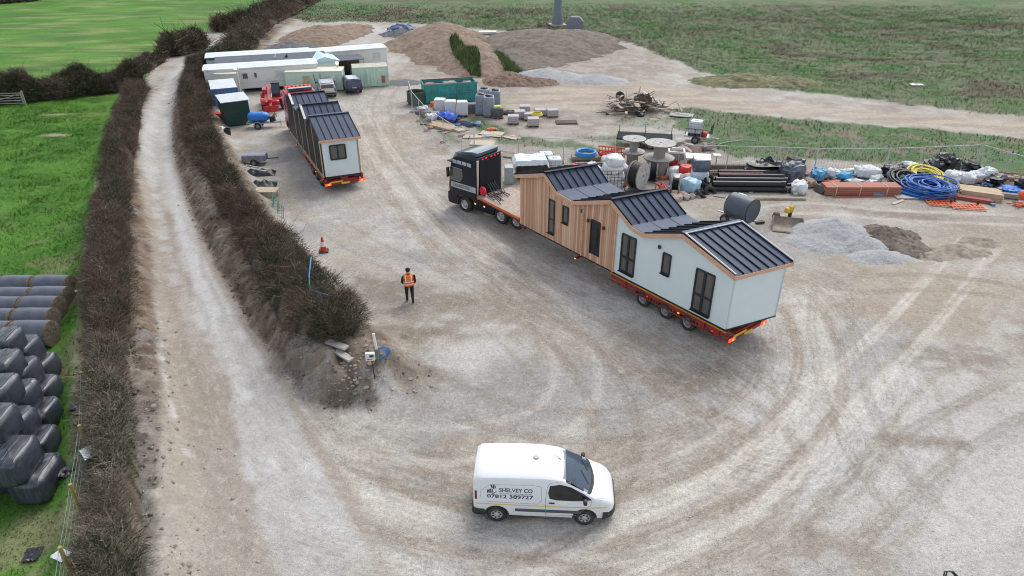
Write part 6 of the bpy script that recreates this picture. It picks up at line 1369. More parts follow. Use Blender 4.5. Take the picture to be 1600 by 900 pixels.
heap('gravel_heap', 'pale blue grey gravel heap, right of the far pair by the track', 'gravel heap', [(930, 126, 3.6, 2.0, .8), (952, 128, 2.5, 1.6, .5)], M_GRAV, 21)
heap('gravel_heap', 'flat dark stone spread beside the pale green container', 'gravel heap', [(628, 129, 2.6, 1.8, .25)], M_DGRAV, 22)
heap('gravel_heap', 'tall grey gravel heap beside the digger bucket', 'gravel heap', [(1300, 368, 2.6, 2.0, 1.15), (1285, 378, 2.2, 1.6, .6)], M_GRAV, 25, fr=.8)
heap('gravel_heap', 'low grey gravel heap running out toward the wheel tracks', 'gravel heap', [(1345, 385, 1.7, 1.3, .7), (1375, 402, 2.0, 1.0, .45)], M_GRAV, 27, fr=.7)
heap('sand_heap', 'grey brown soil heap right of the gravel heaps', 'soil heap', [(1380, 372, 2.2, 1.7, .75), (1420, 390, 1.4, 1.1, .4)], M_EARTH2, 29, fr=.8)
heap('spoil_ridge', 'low ridge of pushed up spoil at the right edge of the yard', 'soil heap', [(1500, 392, 1.6, 1.0, .4), (1530, 378, 1.2, .8, .35), (1460, 400, 1.4, .7, .25)], mat('pale_spoil', (.31, .26, .205), .95, .4, 2, bump=.9), 31, fr=.7)
heap('grass_knoll', 'grassy knoll with bare brown face at the edge of the rough field', 'earth mound', [(1160, 128, 6, 3, 1.0), (1230, 130, 4, 2.5, .8)], mat('weedy_earth', (.17, .165, .085), .95, .5, 1.2, bump=.8), 33, fr=1.5)
# grass on the flanks of the tallest mound
def weed_patch(label, rows, n, hs=.5):
    x = []; 
    sdp = GP(rows); xs = [p[0] for p in sdp]; ys = [p[1] for p in sdp]; qx = min(xs) + (max(xs) - min(xs)) * nr.random(n * 3); qy = min(ys) + (max(ys) - min(ys)) * nr.random(n * 3); k = poly_sd(qx, qy, sdp) > 0; qx, qy = qx[k][:n], qy[k][:n]
    dg = bpy.context.evaluated_depsgraph_get(); zz = np.zeros(len(qx))
    m = bpy.data.objects['earth_mound']; bv = BVHTree.FromPolygons([v.co + m.location for v in m.data.vertices], [tuple(f.vertices) for f in m.data.polygons])
    for i in range(len(qx)):
        h = bv.ray_cast(Vector((qx[i], qy[i], 20)), Vector((0, 0, -1))); zz[i] = h[0].z if h[0] else 0
    c = np.array([[.13, .20, .065]]) * (.5 + nr.random(len(qx)))[:, None]; V, F, Cc = tuft(len(qx), qx, qy, hs * (.5 + nr.random(len(qx))), np.full(len(qx), .05), .5, c)
    V[:, 2] += np.repeat(zz - hgt(qx, qy), 3); o = bpy.data.objects.new('mound_grass', np_mesh('mound_grass', V, F, Cc, GRS)); COL.objects.link(o); tag(o, label, 'grass', None, 'stuff')
weed_patch('rough green grass on the near left flank of the tall earth mound', [(703, 88), (712, 84), (750, 104), (752, 122), (735, 120), (712, 106)], 2600)
weed_patch('strip of green grass on the right flank of the tall earth mound', [(772, 86), (785, 92), (822, 116), (815, 120), (790, 114), (776, 100)], 1600)
# concrete rubble, one thing per lump
M_CONC = mat('broken_concrete', (.42, .39, .35), .9, .25, 3, bump=.5)
for k, (px, py, r_) in enumerate(((838, 80, .5), (856, 80, .7), (868, 76, .6), (876, 82, .9), (886, 74, .7), (900, 82, .8), (912, 84, .6), (862, 84, .5), (893, 84, .5))):
    p = G(px, py); mb = MB(); mb.rock((0, 0, r_ * .5), r_, k + 3); S('concrete_lump', mb, M_CONC, 'broken concrete lump in the rubble in front of the wide earth mound', 'rubble', p, k, 'rubble before the wide mound')
mb = MB(); p = G(842, 78); mb.cyl((-.9, 0, .5), (.9, .2, .5), .5, n=20); S('concrete_pipe', mb, M_CONC, 'short concrete pipe at the left end of the rubble', 'pipe', p)
p = G(878, 84); mb = MB(); mb.box((0, 0, .12), (2.2, 1.2, .2)); S('concrete_slab', mb, M_CARA, 'pale flat slab lying before the concrete rubble', 'slab', p, .1)
p = G(762, 54); mb = MB(); mb.box((0, 0, .35), (2.6, 1.4, .25)); mb.box((.3, .2, .15), (2.0, 1.0, .3)); S('white_slab_stack', mb, M_CARA, 'white slabs stacked on the grass between the two big mounds', 'slab', p, .1)
p = G(626, 52); heap('tarp_heap', 'dark spoil heap with a blue tarpaulin thrown over its top', 'spoil heap', [(628, 54, 3.2, 3.2, 1.0)], M_DGRAV, 41)
mb = MB(); mb.sheet(lambda u, v: (4.2 * (u - .5), 3.2 * (v - .5), .75 + .55 * (1 - (2 * u - 1) ** 2) * (1 - (2 * v - 1) ** 2) + .35 * mnoise.noise(Vector((u * 6, v * 6, 2)))), 20, 16); S('blue_tarpaulin', mb, mat('blue_black_tarp', (.02, .06, .14), .5, .8, 1.2), 'dark blue tarpaulin draped on the far spoil heap', 'tarpaulin', G(628, 52))
p = G(871, 40); r_ = T('steel_column', 'tall grey steel column standing in the rough field, top out of sight', 'column', (p.x, p.y, 0), .2)
mb = MB(); mb.lathe([(1.0, 0), (.95, 1.2), (.72, 2.2), (.62, 4), (.58, 12)], n=20); P('shaft', mb, mat('column_grey', (.16, .19, .22), .5, .1, 2), r_)
mb = MB(); mb.box((0, 0, .1), (2.6, 2.6, .3)); P('plinth', mb, M_CONC, r_)
p = G(898, 46); mb = MB(); mb.prism([(-1.3, 0), (1.3, 0), (1.3, 1.3), (.7, 1.9), (-.7, 1.9), (-1.3, 1.3)], 'y', -.5, .5); S('control_kiosk', mb, mat('kiosk_grey', (.20, .21, .24), .6, .1, 2), 'grey kiosk beside the tall steel column', 'kiosk', p, -.15, bevel=.03)
p = G(1432, 134); mb = MB(); mb.sheet(lambda u, v: (1.3 * (u - .5), .8 * (v - .5), .12 + .2 * abs(mnoise.noise(Vector((u * 4, v * 4, 1))))), 10, 8); S('white_litter', mb, M_CARA, 'scrap of white sheeting lying in the rough field', 'litter', p)
# ------------------------------------------------------------------ storage strip: skips, pallets, drums, pipes, bags, boards
M_TEAL = mat('teal_skip_paint', (.035, .30, .29), .55, .25, 1.5, dirt=.75, dirtcol=(.10, .08, .06)); M_RUST = mat('rusty_steel', (.16, .085, .05), .8, .35, 4)
M_BLOCK = mat('wrapped_white_blocks', (.62, .64, .64), .5, .08, 4); M_GWRAP = mat('grey_wrap', (.26, .29, .35), .35, .3, 3, spec=.6); M_PALLET = mat('pallet_wood', (.30, .22, .15), .85, .3, 5)
M_STONE = mat('stone_blocks', (.45, .43, .43), .85, .25, 9, bump=.4); M_PLY = mat('weathered_ply', (.52, .43, .32), .8, .18, 2, dirt=.3); M_OLDWOOD = mat('grey_timber', (.30, .26, .215), .85, .3, 3, stretch=(.5, 4, 4)); M_NEWWOOD = mat('tan_timber', (.50, .38, .25), .8, .25, 3, stretch=(.5, 4, 4))
M_BAG = mat('white_woven_bag', (.64, .66, .67), .6, .18, 4, dirt=.25); M_BBAG = mat('black_bag', (.014, .014, .017), .35, .5, 5, spec=.6); M_BLUE = mat('bright_blue_sheet', (.02, .16, .52), .5, .35, 3); M_CYAN = mat('cyan_sheet', (.03, .34, .58), .5, .3, 3)
M_BPIPE = mat('black_pipe', (.014, .015, .017), .4, .3, 3, spec=.5); M_BHOSE = mat('blue_hose', (.015, .115, .42), .45, .35, 6); M_YHOSE = mat('yellow_hose', (.70, .58, .08), .5, .2, 6); M_ORANGE = mat('orange_plastic', (.72, .11, .03), .5, .15, 5); M_TERRA = mat('terracotta_boards', (.36, .13, .085), .7, .25, 3, stretch=(.3, 4, 4))
M_DRUM = mat('grey_drum_wood', (.42, .405, .385), .85, .25, 4); M_CABLE = mat('black_cable', (.012, .012, .013), .5, .5, 18, bump=.8)
def pallet_base(mb, sx, sy, z=.0, mi=None):
    for x in (-sx / 2 + .05, 0, sx / 2 - .05): mb.box((x, 0, z + .05), (.10, sy, .10), mi=mi)
    mb.box((0, 0, z + .12), (sx, sy, .03), mi=mi)
def pallet_stack(name, label, cat, loc, rz, sx, sy, h, m, group=None, amp=.03, e=9, courses=0, seed=1, top=None):
    r_ = T(name, label, cat, loc, rz, group)
    mb = MB(); pallet_base(mb, sx, sy); P('pallet', mb, M_PALLET, r_)
    mb = MB()
    if courses:
        for k in range(courses): mb.box((0, 0, .135 + h / courses * (k + .5)), (sx * (1 - .02 * (k % 2)), sy * (1 - .02 * ((k + 1) % 2)), h / courses - .012))
        P('load', mb, m, r_, .01)
    else: mb.bag((0, 0, .135 + h / 2), (sx, sy, h), seed, amp, e, 14, 2.5); P('load', mb, m, r_)
    if top is not None: mb = MB(); mb.bag((0, 0, .135 + h + .06), (sx * .7, sy * .6, .18), seed + 2, .3, 3); P('cover', mb, top, r_)
    return r_
# skips
def skip(name, label, pa, pb, depth, h, m):
    rz = heading(pa, pb); L_ = (pb - pa).length; r_ = T(name, label, 'skip', (pa.x, pa.y, 0), rz); mb = MB(); t_ = .06
    mb.box((L_ / 2, t_ / 2, h / 2 + .1), (L_, t_, h)); mb.box((L_ / 2, depth - t_ / 2, h / 2 + .1), (L_, t_, h)); mb.box((t_ / 2, depth / 2, h / 2 + .1), (t_, depth - .13, h - .01)); mb.box((L_ - t_ / 2, depth / 2, h / 2 + .1), (t_, depth - .13, h - .01)); mb.box((L_ / 2, depth / 2, .15), (L_ - .15, depth - .15, .1)); P('hull', mb, m, r_)
    mb = MB()
    for k in range(9): x = .15 + (L_ - .3) * k / 8; mb.box((x, -.04, h / 2 + .1), (.08, .08, h - .1))
    for z in (.16, h * .58, h + .07): mb.box((L_ / 2, -.06, z), (L_ + .1, .13, .10))
    P('ribs', mb, m, r_)
    mb = MB(); mb.box((L_ / 2, 0, h + .13), (L_ + .12, .16, .05)); mb.box((L_ / 2, depth, h + .13), (L_ + .12, .16, .05)); P('rim', mb, M_RUST, r_)
    mb = MB()
    for k in range(14): mb.bag((.5 + (L_ - 1) * rnd.random(), .4 + (depth - .8) * rnd.random(), h * .85 + .12 * rnd.random()), (.5 + .7 * rnd.random(), .5 + .4 * rnd.random(), .3), k, .3, 3, 6)
    P('rubbish', mb, mat('mixed_rubbish', (.30, .24, .20), .8, .7, 1.2), r_, )
    return r_
skip('waste_skip', 'long rusty teal skip heaped with rubbish', G(664, 163), G(746, 158), 2.3, 1.75, M_TEAL)
pd = G(651, 163); r_ = T('dark_skip', 'dark green open tank at the left end of the teal skip', 'skip', (pd.x, pd.y, 0), .1)
mb = MB(); mb.lathe([(.001, .1), (.8, .1), (.9, .3), (.9, 1.25), (.86, 1.25), (.84, .9), (.001, .85)], n=24); P('drum', mb, mat('bottle_green', (.02, .075, .045), .5, .2, 2, dirt=.3), r_)
mb = MB(); mb.torus((0, 0, 1.25), .88, .05); P('rim', mb, M_RUST, r_)
# white block pallets, grey wrapped stacks, small packs
yawp = R(-5)
for i, (px, py, lb) in enumerate(((688, 180, 'wrapped white block pallet, leftmost of three by the skip'), (705, 183, 'wrapped white block pallet in the middle of three by the skip'), (723, 184, 'wrapped white block pallet beside the tall grey stacks'))):
    p = G(px, py - 3); pallet_stack('block_pallet', lb, 'pallet', p, yawp + .1 * i, 1.0, 1.0, 1.25, M_BLOCK, 'white block pallets', .015, 12, seed=i)
for i, (px, py, h, lb) in enumerate(((752, 182, 1.75, 'tall grey shrink wrapped stack at the near left of the group'), (764, 185, 1.75, 'tall grey shrink wrapped stack with the crumpled front, nearest in its group'), (774, 172, 1.6, 'tall grey shrink wrapped stack at the back right of the group'), (757, 171, 1.7, 'tall grey shrink wrapped stack at the back left of the group'))):
    p = G(px, py - 3); pallet_stack('wrapped_stack', lb, 'pallet', p, yawp, .98, .98, h, M_GWRAP, 'grey wrapped stacks', .05, 10, seed=i + 4, top=M_BBAG)
pallet_stack('dark_pallet', 'dark wrapped pallet with a yellow green cover on top', 'pallet', G(777, 184), .1, 1.1, .9, .85, mat('dark_wrap', (.08, .09, .10), .4, .4, 3), None, .08, 6, seed=9, top=mat('lime_cover', (.55, .62, .10), .6, .3, 4))
pallet_stack('dark_crates', 'low dark crates between the white pallets and the grey stacks', 'crate', G(737, 176), 0, .8, .8, .75, mat('crate_grey', (.14, .15, .17), .6, .3, 6), None, courses=4)
for i, (px, py, h, y_, lb) in enumerate(((802, 195, .62, 0, 'speckled stone block pack, nearest left of the loose group'), (833, 199, .62, .05, 'speckled stone block pack, nearest the bare mud'), (820, 177, .5, 0, 'stone block pack at the back of the loose group'), (812, 187, .6, .1, 'pale stone block pack tucked behind the nearest left one'), (863, 184, .55, .15, 'stone block pack beside the brown mat'), (844, 182, .45, .1, 'low stone block pack under the yellow coil'), (827, 189, .5, .05, 'darker stone block pack in the middle of the loose group'))):
    pallet_stack('stone_pack', lb, 'pallet', G(px, py - 2), y_, 1.0, .85, h, M_STONE, 'stone block packs', courses=4)
p = G(839, 180, .55); mb = MB()
for k in range(4): mb.torus((0, 0, .05 + .05 * k), .48 - .02 * k, .045, n=24, k=6)
S('yellow_coil', mb, M_YHOSE, 'coil of yellow hose lying on the stone block packs', 'hose', p)
mb = MB(); mb.box((0, 0, .06), (1.9, 1.1, .1)); S('brown_mat', mb, mat('dark_brown_board', (.07, .05, .038), .8, .2, 3), 'flat dark brown board lying on the mud by the stone packs', 'board', G(885, 192), .05)
mb = MB()
for k in range(9): mb.bar((-.9 + .06 * k, -.5 + .13 * k, .12 + .03 * (k % 3)), (.7 + .05 * k, -.3 + .12 * k, .14 + .05 * (k % 4)), .12, .10)
S('timber_heap', mb, mat('dark_timber', (.10, .085, .075), .8, .4, 3), 'heap of dark old timbers behind the dark pallet', 'timber', G(795, 178), -.4)
for px, py, sx, sy, a, lb in ((768, 210, 2.0, 1.5, -.25, 'largest pale plywood sheet flat on the grass'), (738, 214, 1.6, .9, .1, 'plywood sheet left of the largest one'), (754, 224, 2.0, 1.3, -.1, 'plywood sheet lying nearest the lorry cab'), (797, 216, 1.4, .5, -.6, 'narrow plank lying right of the largest plywood sheet'), (806, 215, 1.2, .35, -.9, 'short pale offcut right of the narrow plank')):
    mb = MB(); mb.box((0, 0, .05), (sx, sy, .05)); S('plywood_sheet', mb, M_PLY, lb, 'board', G(px, py), a, 'loose boards on the grass')
def lumber(name, label, loc, rz, L_, n, rows, m, w_=.14, h=.06, jit=.12, group=None):
    mb = MB()
    for r_ in range(rows):
        for k in range(n):
            y = (k - n / 2) * (w_ + .015); d = (rnd.random() - .5) * jit * 2; mb.bar((-L_ / 2 + d, y + (rnd.random() - .5) * jit * .3, h * (r_ + .5)), (L_ / 2 + d, y + (rnd.random() - .5) * jit * .3, h * (r_ + .5)), w_, h * .92)
    return S(name, mb, m, label, 'timber', loc, rz, group)
lumber('timber_stack', 'stack of pinkish timber inside the mesh fence by the blue tarpaulin', G(694, 200), R(-40), 2.6, 7, 4, M_NEWWOOD)
lumber('timber_stack', 'second small stack of pale battens right of the pinkish timber', G(712, 203), R(-42), 2.0, 5, 3, M_PLY)
for i, (px, py) in enumerate(((668, 182), (674, 188), (681, 184), (662, 176), (677, 178))):
    mb = MB(); mb.bag((0, 0, .3), (1.1, .8, .6), i + 20, .35, 3, 8, 3); S('sack_heap', mb, M_BAG if i % 2 else mat('brown_sacks', (.28, .25, .22), .7, .4, 4), ['grey white sack at the corner of the mesh fence', 'nearest brown sack inside the mesh fence', 'upper white sack beside the timber', 'brown bundle at the far left of the mesh fence', 'brown bundle behind the white sacks'][i] if i != 0 else 'brown sack at the corner of the mesh fence', 'sack', G(px, py), i)
mb = MB(); mb.sheet(lambda u, v: (2.4 * (u - .5), 1.1 * (v - .5), .3 + .35 * (1 - (2 * v - 1) ** 2) + .3 * mnoise.noise(Vector((u * 5, v * 3, 7)))), 20, 10); S('blue_tarpaulin', mb, mat('royal_blue_tarp', (.02, .10, .55), .5, .3, 2), 'royal blue tarpaulin over goods inside the mesh fence', 'tarpaulin', G(702, 188), R(-38))
mb = MB()
for k in range(8): mb.cyl((-1.4, -.3 + .09 * k, .12 + .08 * (k % 2)), (1.4, -.3 + .09 * k, .12 + .08 * (k % 2)), .05, n=8)
S('blue_pipes', mb, mat('dark_blue_pipe', (.03, .06, .14), .4, .3, 4), 'bundle of dark blue pipes beside the blue tarpaulin', 'pipe', G(722, 194), R(-45))
mb = MB(); mb.bag((0, 0, .3), (.7, .5, .55), 5, .1, 4); S('red_crate', mb, M_ORANGE, 'small red crate behind the mesh fence at the skip', 'crate', G(678, 168))
# mesh fence panels
def fence_panel():
    r_ = T('mesh_fence_panel', 'galvanised mesh fence panel', 'fence panel'); L_ = 3.4
    mb = MB(); mb.tube([(0, 0, .08), (0, 0, 1.92), (.08, 0, 2.0), (L_ - .08, 0, 2.0), (L_, 0, 1.92), (L_, 0, .08)], .024, 6); mb.cyl((0, 0, .15), (L_, 0, .15), .02, n=6); P('frame', mb, mat('fence_steel', (.50, .52, .53), .45, .1, 6, metal=.3), r_)
    mb = MB()
    for k in range(1, 24): mb.bar((L_ * k / 24, 0, .15), (L_ * k / 24, 0, 1.98), .005)
    for z in (.6, 1.05, 1.5): mb.bar((0, 0, z), (L_, 0, z), .005)
    P('mesh', mb, mat('fence_wire', (.30, .31, .32), .5, .1, 6, metal=.3), r_)
    for x in (0, L_): mb = MB(); mb.box((x, 0, .07), (.22, .6, .14), top=(.8, .9)); P('concrete_foot', mb, M_CONC, r_, .01)
    return r_
fp = fence_panel(); first = [True]
def fence_line(pts, group, label, tilt=0):
    Q = [Vector(p).to_2d() for p in pts]; segs = []
    cur = Q[0]; k = 1; out = []
    for a, b_ in zip(Q[:-1], Q[1:]):
        L_ = (b_ - a).length; n = max(1, round(L_ / 3.45))
        for i in range(n): out.append((a + (b_ - a) * i / n, math.atan2((b_ - a).y, (b_ - a).x), (L_ / n) / 3.43))
    for p, a, s in out:
        if first[0]: o = fp; first[0] = False
        else: o = dup(fp, (0, 0, 0))
        o.location = (p.x, p.y, gz(p.x, p.y)); o.rotation_euler = (0, 0, a); o.scale = (s, 1, 1); o['group'] = group; o['label'] = label
fence_line([G(640, 158), G(645, 176), G(668, 205), G(722, 243), G(741, 248)], 'mesh fence along the yard side', 'galvanised mesh panel in the run bending round the skip and pallets toward the lorry')
fence_line([G(742, 249), G(880, 258), G(960, 262)], 'mesh fence behind the lorry', 'galvanised mesh panel in the run behind the lorry and the blue coil')
fence_line([G(1058, 268), G(1210, 272), G(1270, 274), G(1380, 274), G(1432, 272), G(1520, 268)], 'mesh fence along the grass', 'galvanised mesh panel in the run between the stored goods and the grass')
fence_line([G(1522, 268), G(1566, 282), G(1640, 305)], 'mesh fence at the corner', 'galvanised mesh panel leaning in past the corner, above the rust red rods')
# goods behind the lorry
p = G(828, 275); r_ = T('wrapped_load', 'low black pallet load under crumpled clear white sheeting', 'pallet', (p.x, p.y, 0), .1)
mb = MB(); mb.bag((0, 0, .7), (2.2, 1.6, 1.3), 3, .03, 10); P('load', mb, M_BBAG, r_)
mb = MB(); mb.sheet(lambda u, v: (2.5 * (u - .5), 1.9 * (v - .5), 1.42 - .5 * max(0, abs(2 * u - 1) - .86) * 4 - .5 * max(0, abs(2 * v - 1) - .84) * 4 + .09 * mnoise.noise(Vector((u * 6, v * 6, 1)))), 26, 22); P('sheet', mb, mat('clear_sheeting', (.60, .66, .68), .3, .2, 3, spec=.7), r_)
p = G(795, 285); mb = MB(); mb.box((0, 0, .6), (.6, .8, 1.2)); S('grey_cabinet', mb, mat('cabinet_grey', (.36, .40, .38), .5, .1, 3), 'pale grey cabinet standing behind the lorry cab', 'cabinet', p, .1, bevel=.03)
def ibc(loc, rz, label, group=None, cat='water tank'):
    r_ = T('caged_tank', label, cat, loc, rz, group); mb = MB(); mb.bag((0, 0, .66), (.98, 1.1, 1.0), 2, .015, 10); mb.lathe([(.16, 1.15), (.16, 1.2), (.001, 1.2)], n=14); P('bottle', mb, mat('cloudy_plastic', (.58, .64, .66), .35, .1, 2), r_)
    mb = MB()
    for z in (.25, .5, .75, 1.0, 1.17):
        mb.tube([(-.51, -.57, z), (.51, -.57, z), (.51, .57, z), (-.51, .57, z)], .015, 5, closed=True)
    for x, y in [(-.51 + .255 * k, s * .57) for k in range(5) for s in (1, -1)] + [(s * .51, -.38 + .25 * k) for k in range(4) for s in (1, -1)]: mb.bar((x, y, .14), (x, y, 1.17), .02)
    P('cage', mb, M_GALV, r_); mb = MB(); pallet_base(mb, 1.0, 1.15); P('pallet', mb, M_CHAS, r_); return r_
ibc(G(866, 270), .05, 'caged tank of clear bottles behind the lodge roof, nearer of two')
ibc(G(853, 262), .1, 'caged tank with blue tinted wrap, farther of two behind the lodge')
lumber('timber_stack', 'loose grey timbers on the ground behind the lorry cab', G(792, 242), R(-28), 3.2, 8, 2, M_OLDWOOD, jit=.5)
p = G(915, 262, .9); p.z = 0
mb = MB(); mb.box((0, 0, .3), (2.2, 1.2, .25)); S('low_platform', mb, M_OLDWOOD, 'weathered timber platform carrying the round blue coil', 'platform', G(915, 250), .0)
mb = MB()
for k in range(3): mb.torus((0, 0, .5 + .09 * k), .78 - .03 * k, .07, n=36, k=8); mb.torus((0, 0, .47 + .09 * k), .66, .06, n=36, k=8)
S('blue_coil', mb, mat('sky_blue_hose', (.02, .26, .62), .4, .15, 5), 'single round sky blue hose coil behind the lodge', 'hose', G(915, 250))
for px, py, L_, a, lb in ((890, 263, 4.5, -.05, 'long weathered beam behind the lodge, below the blue coil'), (930, 258, 3.0, .03, 'shorter weathered beam right of the long one')):
    mb = MB(); mb.box((0, 0, .12), (L_, .22, .2)); S('timber_beam', mb, M_OLDWOOD, lb, 'timber', G(px, py), a)
def barrier(loc, rz, label, tilt=0):
    r_ = T('barrier_panel', label, 'barrier', loc, rz); mb = MB()
    for z in (.05, .5, .95): mb.box((0, 0, z), (2.0, .05, .10))
    for k in range(9): mb.box((-.95 + .2375 * k, 0, .5), (.05, .04, .9))
    P('panel', mb, M_ORANGE, r_); mb = MB(); [mb.box((x, 0, .03), (.12, .5, .06)) for x in (-.8, .8)]; P('feet', mb, M_CHAS, r_); r_.rotation_euler = (tilt, 0, rz); return r_
for i, (px, py, a) in enumerate(((944, 243, .2), (950, 240, .5), (956, 244, -.3))):
    o = barrier(G(px, py, .25 + .1 * i), a, ['orange plastic barrier, lowest of the jumbled pile beside the cable drums', 'orange plastic barrier in the middle of the jumbled pile by the drums', 'orange plastic barrier on top of the jumbled pile by the drums'][i], R(78 - 25 * i)); o['group'] = 'orange barriers by the drums'
mb = MB(); mb.bag((0, 0, .35), (1.0, .7, .7), 3, .35, 3); S('red_bundle', mb, M_ORANGE, 'orange red plastic bundle just above the lodge ridge', 'bundle', G(902, 272))
for i, (px, py, sx) in enumerate(((888, 276, .8), (918, 276, 1.0), (932, 274, .9), (924, 268, .8))):
    mb = MB(); mb.bag((0, 0, .35), (sx, .7, .7), i + 40, .25, 3); S('white_sack', mb, M_BAG, ['white sack left of the red bundle', 'white sack right of the red bundle', 'white sack closest to the caged bag stack', 'white sack behind the others near the red bundle'][i], 'sack', G(px, py), i)
# caged bags
p = G(955, 294); r_ = T('caged_bag_stack', 'tall wire cage stuffed with white bags, left of the cable drums', 'cage', (p.x, p.y, 0), .1)
mb = MB()
for k in range(4): mb.bag((.1 * (k % 2), 0, .35 + .55 * k), (1.5 - .12 * k, 1.3, .62), k + 5, .16, 4, 10)
P('bags', mb, M_BAG, r_)
mb = MB()
for k in range(7): mb.bar((-.75 + .25 * k, -.7, .05), (-.75 + .25 * k, -.7, 1.5), .025); mb.bar((-.8, -.7, .1 + .23 * k), (.8, -.7, .1 + .23 * k), .02)
for k in range(6): mb.bar((.8, -.7 + .25 * k, .05), (.8, -.7 + .25 * k, 1.5), .025); mb.bar((.8, -.7, .1 + .23 * k), (.8, .6, .1 + .23 * k), .02)
P('cage', mb, M_CHAS, r_)
for i, (px, py, z) in enumerate(((950, 252, .9), (962, 256, .8), (972, 262, .5))):
    mb = MB(); mb.bag((0, 0, .3), (1.0, .8, .6), i + 60, .3, 3); mb2 = S('white_sack', mb, M_BAG, ['upper white sack heaped behind the wire cage', 'middle white sack heaped behind the wire cage', 'lower white sack between the wire cage and the drums'][i], 'sack', G(px, py + 12, 0) + Vector((0, 0, z * .4)), i)
# cable drums
def drum(label, loc, Rf, Rb, h, axis='z', rz=0, cable=None, group='cable drums', tiltx=0):
    r_ = T('cable_drum', label, 'cable drum', loc, rz, group); up = (lambda x: x)
    for z in (0.0, h - .09):
        mb = MB(); mb.lathe([(.09, z), (Rf, z), (Rf, z + .09), (.09, z + .09), (.09, z)], n=32); k_ = P('flange', mb, M_DRUM, r_, .008)
        mb = MB()
        for q in range(6): a = 2 * PI * q / 6; mb.cyl((Rf * .5 * math.cos(a), Rf * .5 * math.sin(a), z - .012), (Rf * .5 * math.cos(a), Rf * .5 * math.sin(a), z + .102), .03, n=8)
        mb.torus((0, 0, z + .045), Rf, .02, n=32, k=6); P('rim_and_bolts', mb, M_RUST, k_)
    mb = MB(); mb.lathe([(Rb, .09), (Rb, h - .09)], n=24); P('core', mb, mat('drum_core', (.30, .27, .24), .85, .25, 4, stretch=(6, 6, .4)), r_)
    if cable is not None:
        mb = MB(); prof = [(Rb, .1)]; n = 10
        for k in range(n + 1): prof.append((cable + .03 * (k % 2), .1 + (h - .2) * k / n))
        prof.append((Rb, h - .1)); mb.lathe(prof, n=28); P('cable', mb, M_CABLE, r_)
    if axis == 'x': r_.rotation_euler = (R(90), 0, rz); r_.location = (loc[0], loc[1], Rf)
    return r_
dA = G(987, 260); dB = G(1026, 271)
drum('wooden cable drum at the bottom of the left stack', dA, .74, .42, 1.1)
drum('wooden cable drum at the top of the left stack, pale disc facing up', dA + Vector((.02, 0, 1.1)), .86, .30, 1.05)
drum('large wooden cable drum at the bottom of the right stack, lagged with boards', dB, .98, .80, 1.15)
drum('large wooden cable drum at the top of the right stack, broad pale disc', dB + Vector((.05, 0, 1.15)), 1.10, .42, 1.15)
drum('upright drum wound with black cable in front of the left stack', G(986, 291), .92, .35, .85, 'x', R(52), .82)
drum('upright drum of black cable under the right stack', G(1012, 281), .62, .3, .62, 'x', R(80), .52)
drum('small upright drum with a grey barrel, nearest the lodge roof', G(1047, 301), .66, .34, .62, 'x', R(72), .4)
p = G(1006, 228); r_ = T('flatbed_trailer', 'dark flatbed trailer behind the cable drums', 'trailer', (p.x, p.y, 0), R(-12))
mb = MB(); mb.box((0, 0, .75), (4.4, 2.0, .12)); P('bed', mb, mat('dark_bed', (.030, .032, .035), .8, .25, 2, spec=.1), r_)
for x in (-2.1, 0, 2.1):
    for s in (1, -1):
        mb = MB(); mb.bar((x, s * .96, .8), (x, s * .96, 1.35), .05); P('stake', mb, M_CHAS, r_)
for x in (-.5, .5):
    for s in (1, -1): wheel('wheel', r_, x, s * .85, .33, .22, s, M_STEEL)
# around the drums
p = G(1055, 262); r_ = T('white_cab_shell', 'white plastic machine canopy behind the large drums', 'canopy', (p.x, p.y, 0), R(-10))
mb = MB(); [mb.bar(a, b_, .14) for a, b_ in (((-.7, -.5, 0), (-.6, -.5, 1.3)), ((.8, -.5, 0), (.5, -.5, 1.3)), ((-.6, -.5, 1.3), (.5, -.5, 1.3)), ((-.6, .5, 1.3), (.5, .5, 1.3)), ((.8, .5, 0), (.5, .5, 1.3)), ((.5, -.5, 1.3), (.5, .5, 1.3)), ((-.6, -.5, 1.3), (-.6, .5, 1.3)))]; mb.box((0, 0, .45), (1.5, 1.0, .6)); P('frame', mb, M_CARA, r_, .02)
mb = MB(); mb.add([(-.6, -.51, .75), (.62, -.51, .75), (.48, -.51, 1.25), (-.56, -.51, 1.25)], [(0, 1, 2, 3)]); P('window', mb, mat('grey_pane', (.25, .30, .30), .2, .2, 3), r_, smooth=0)
bags = [('red_sack', M_SIGR, 1052, 266, 1.0, .8, .9, 'dark red patterned sack behind the large drums'), ('white_sack', M_BAG, 1053, 280, 1.1, .8, .75, 'white sack below the red patterned one'), ('red_crate', mat('bright_red', (.68, .04, .03), .5, .25, 6), 1069, 281, .95, .8, .95, 'bright red box beside the wrapped pallet'), ('clear_sack', mat('clear_bag', (.50, .50, .50), .4, .35, 6), 1056, 291, 1.1, .8, .7, 'translucent crumpled sack right of the small drum'), ('rubbish_sack', mat('red_white_sack', (.52, .40, .38), .6, .6, 3), 1075, 289, 1.0, .8, .6, 'red and white sack of rubbish'), ('blue_white_sack', mat('sky_white_sack', (.40, .60, .74), .5, .4, 2.2), 1077, 303, 1.25, 1.0, .95, 'big sack with sky blue printing, before the wrapped pallet')]
for i, (nm, m, px, py, sx, sy, h, lb) in enumerate(bags):
    mb = MB(); mb.bag((0, 0, h / 2), (sx, sy, h), i + 70, .16, 4, 12); S(nm, mb, m, lb, 'sack' if 'crate' not in nm else 'crate', G(px, py - 3), i * .5)
p = G(1091, 288); r_ = T('wrapped_pallet', 'two tier pallet, dark wrap above blue and white sacks, by the brick rubble', 'pallet', (p.x, p.y, 0), -.1)
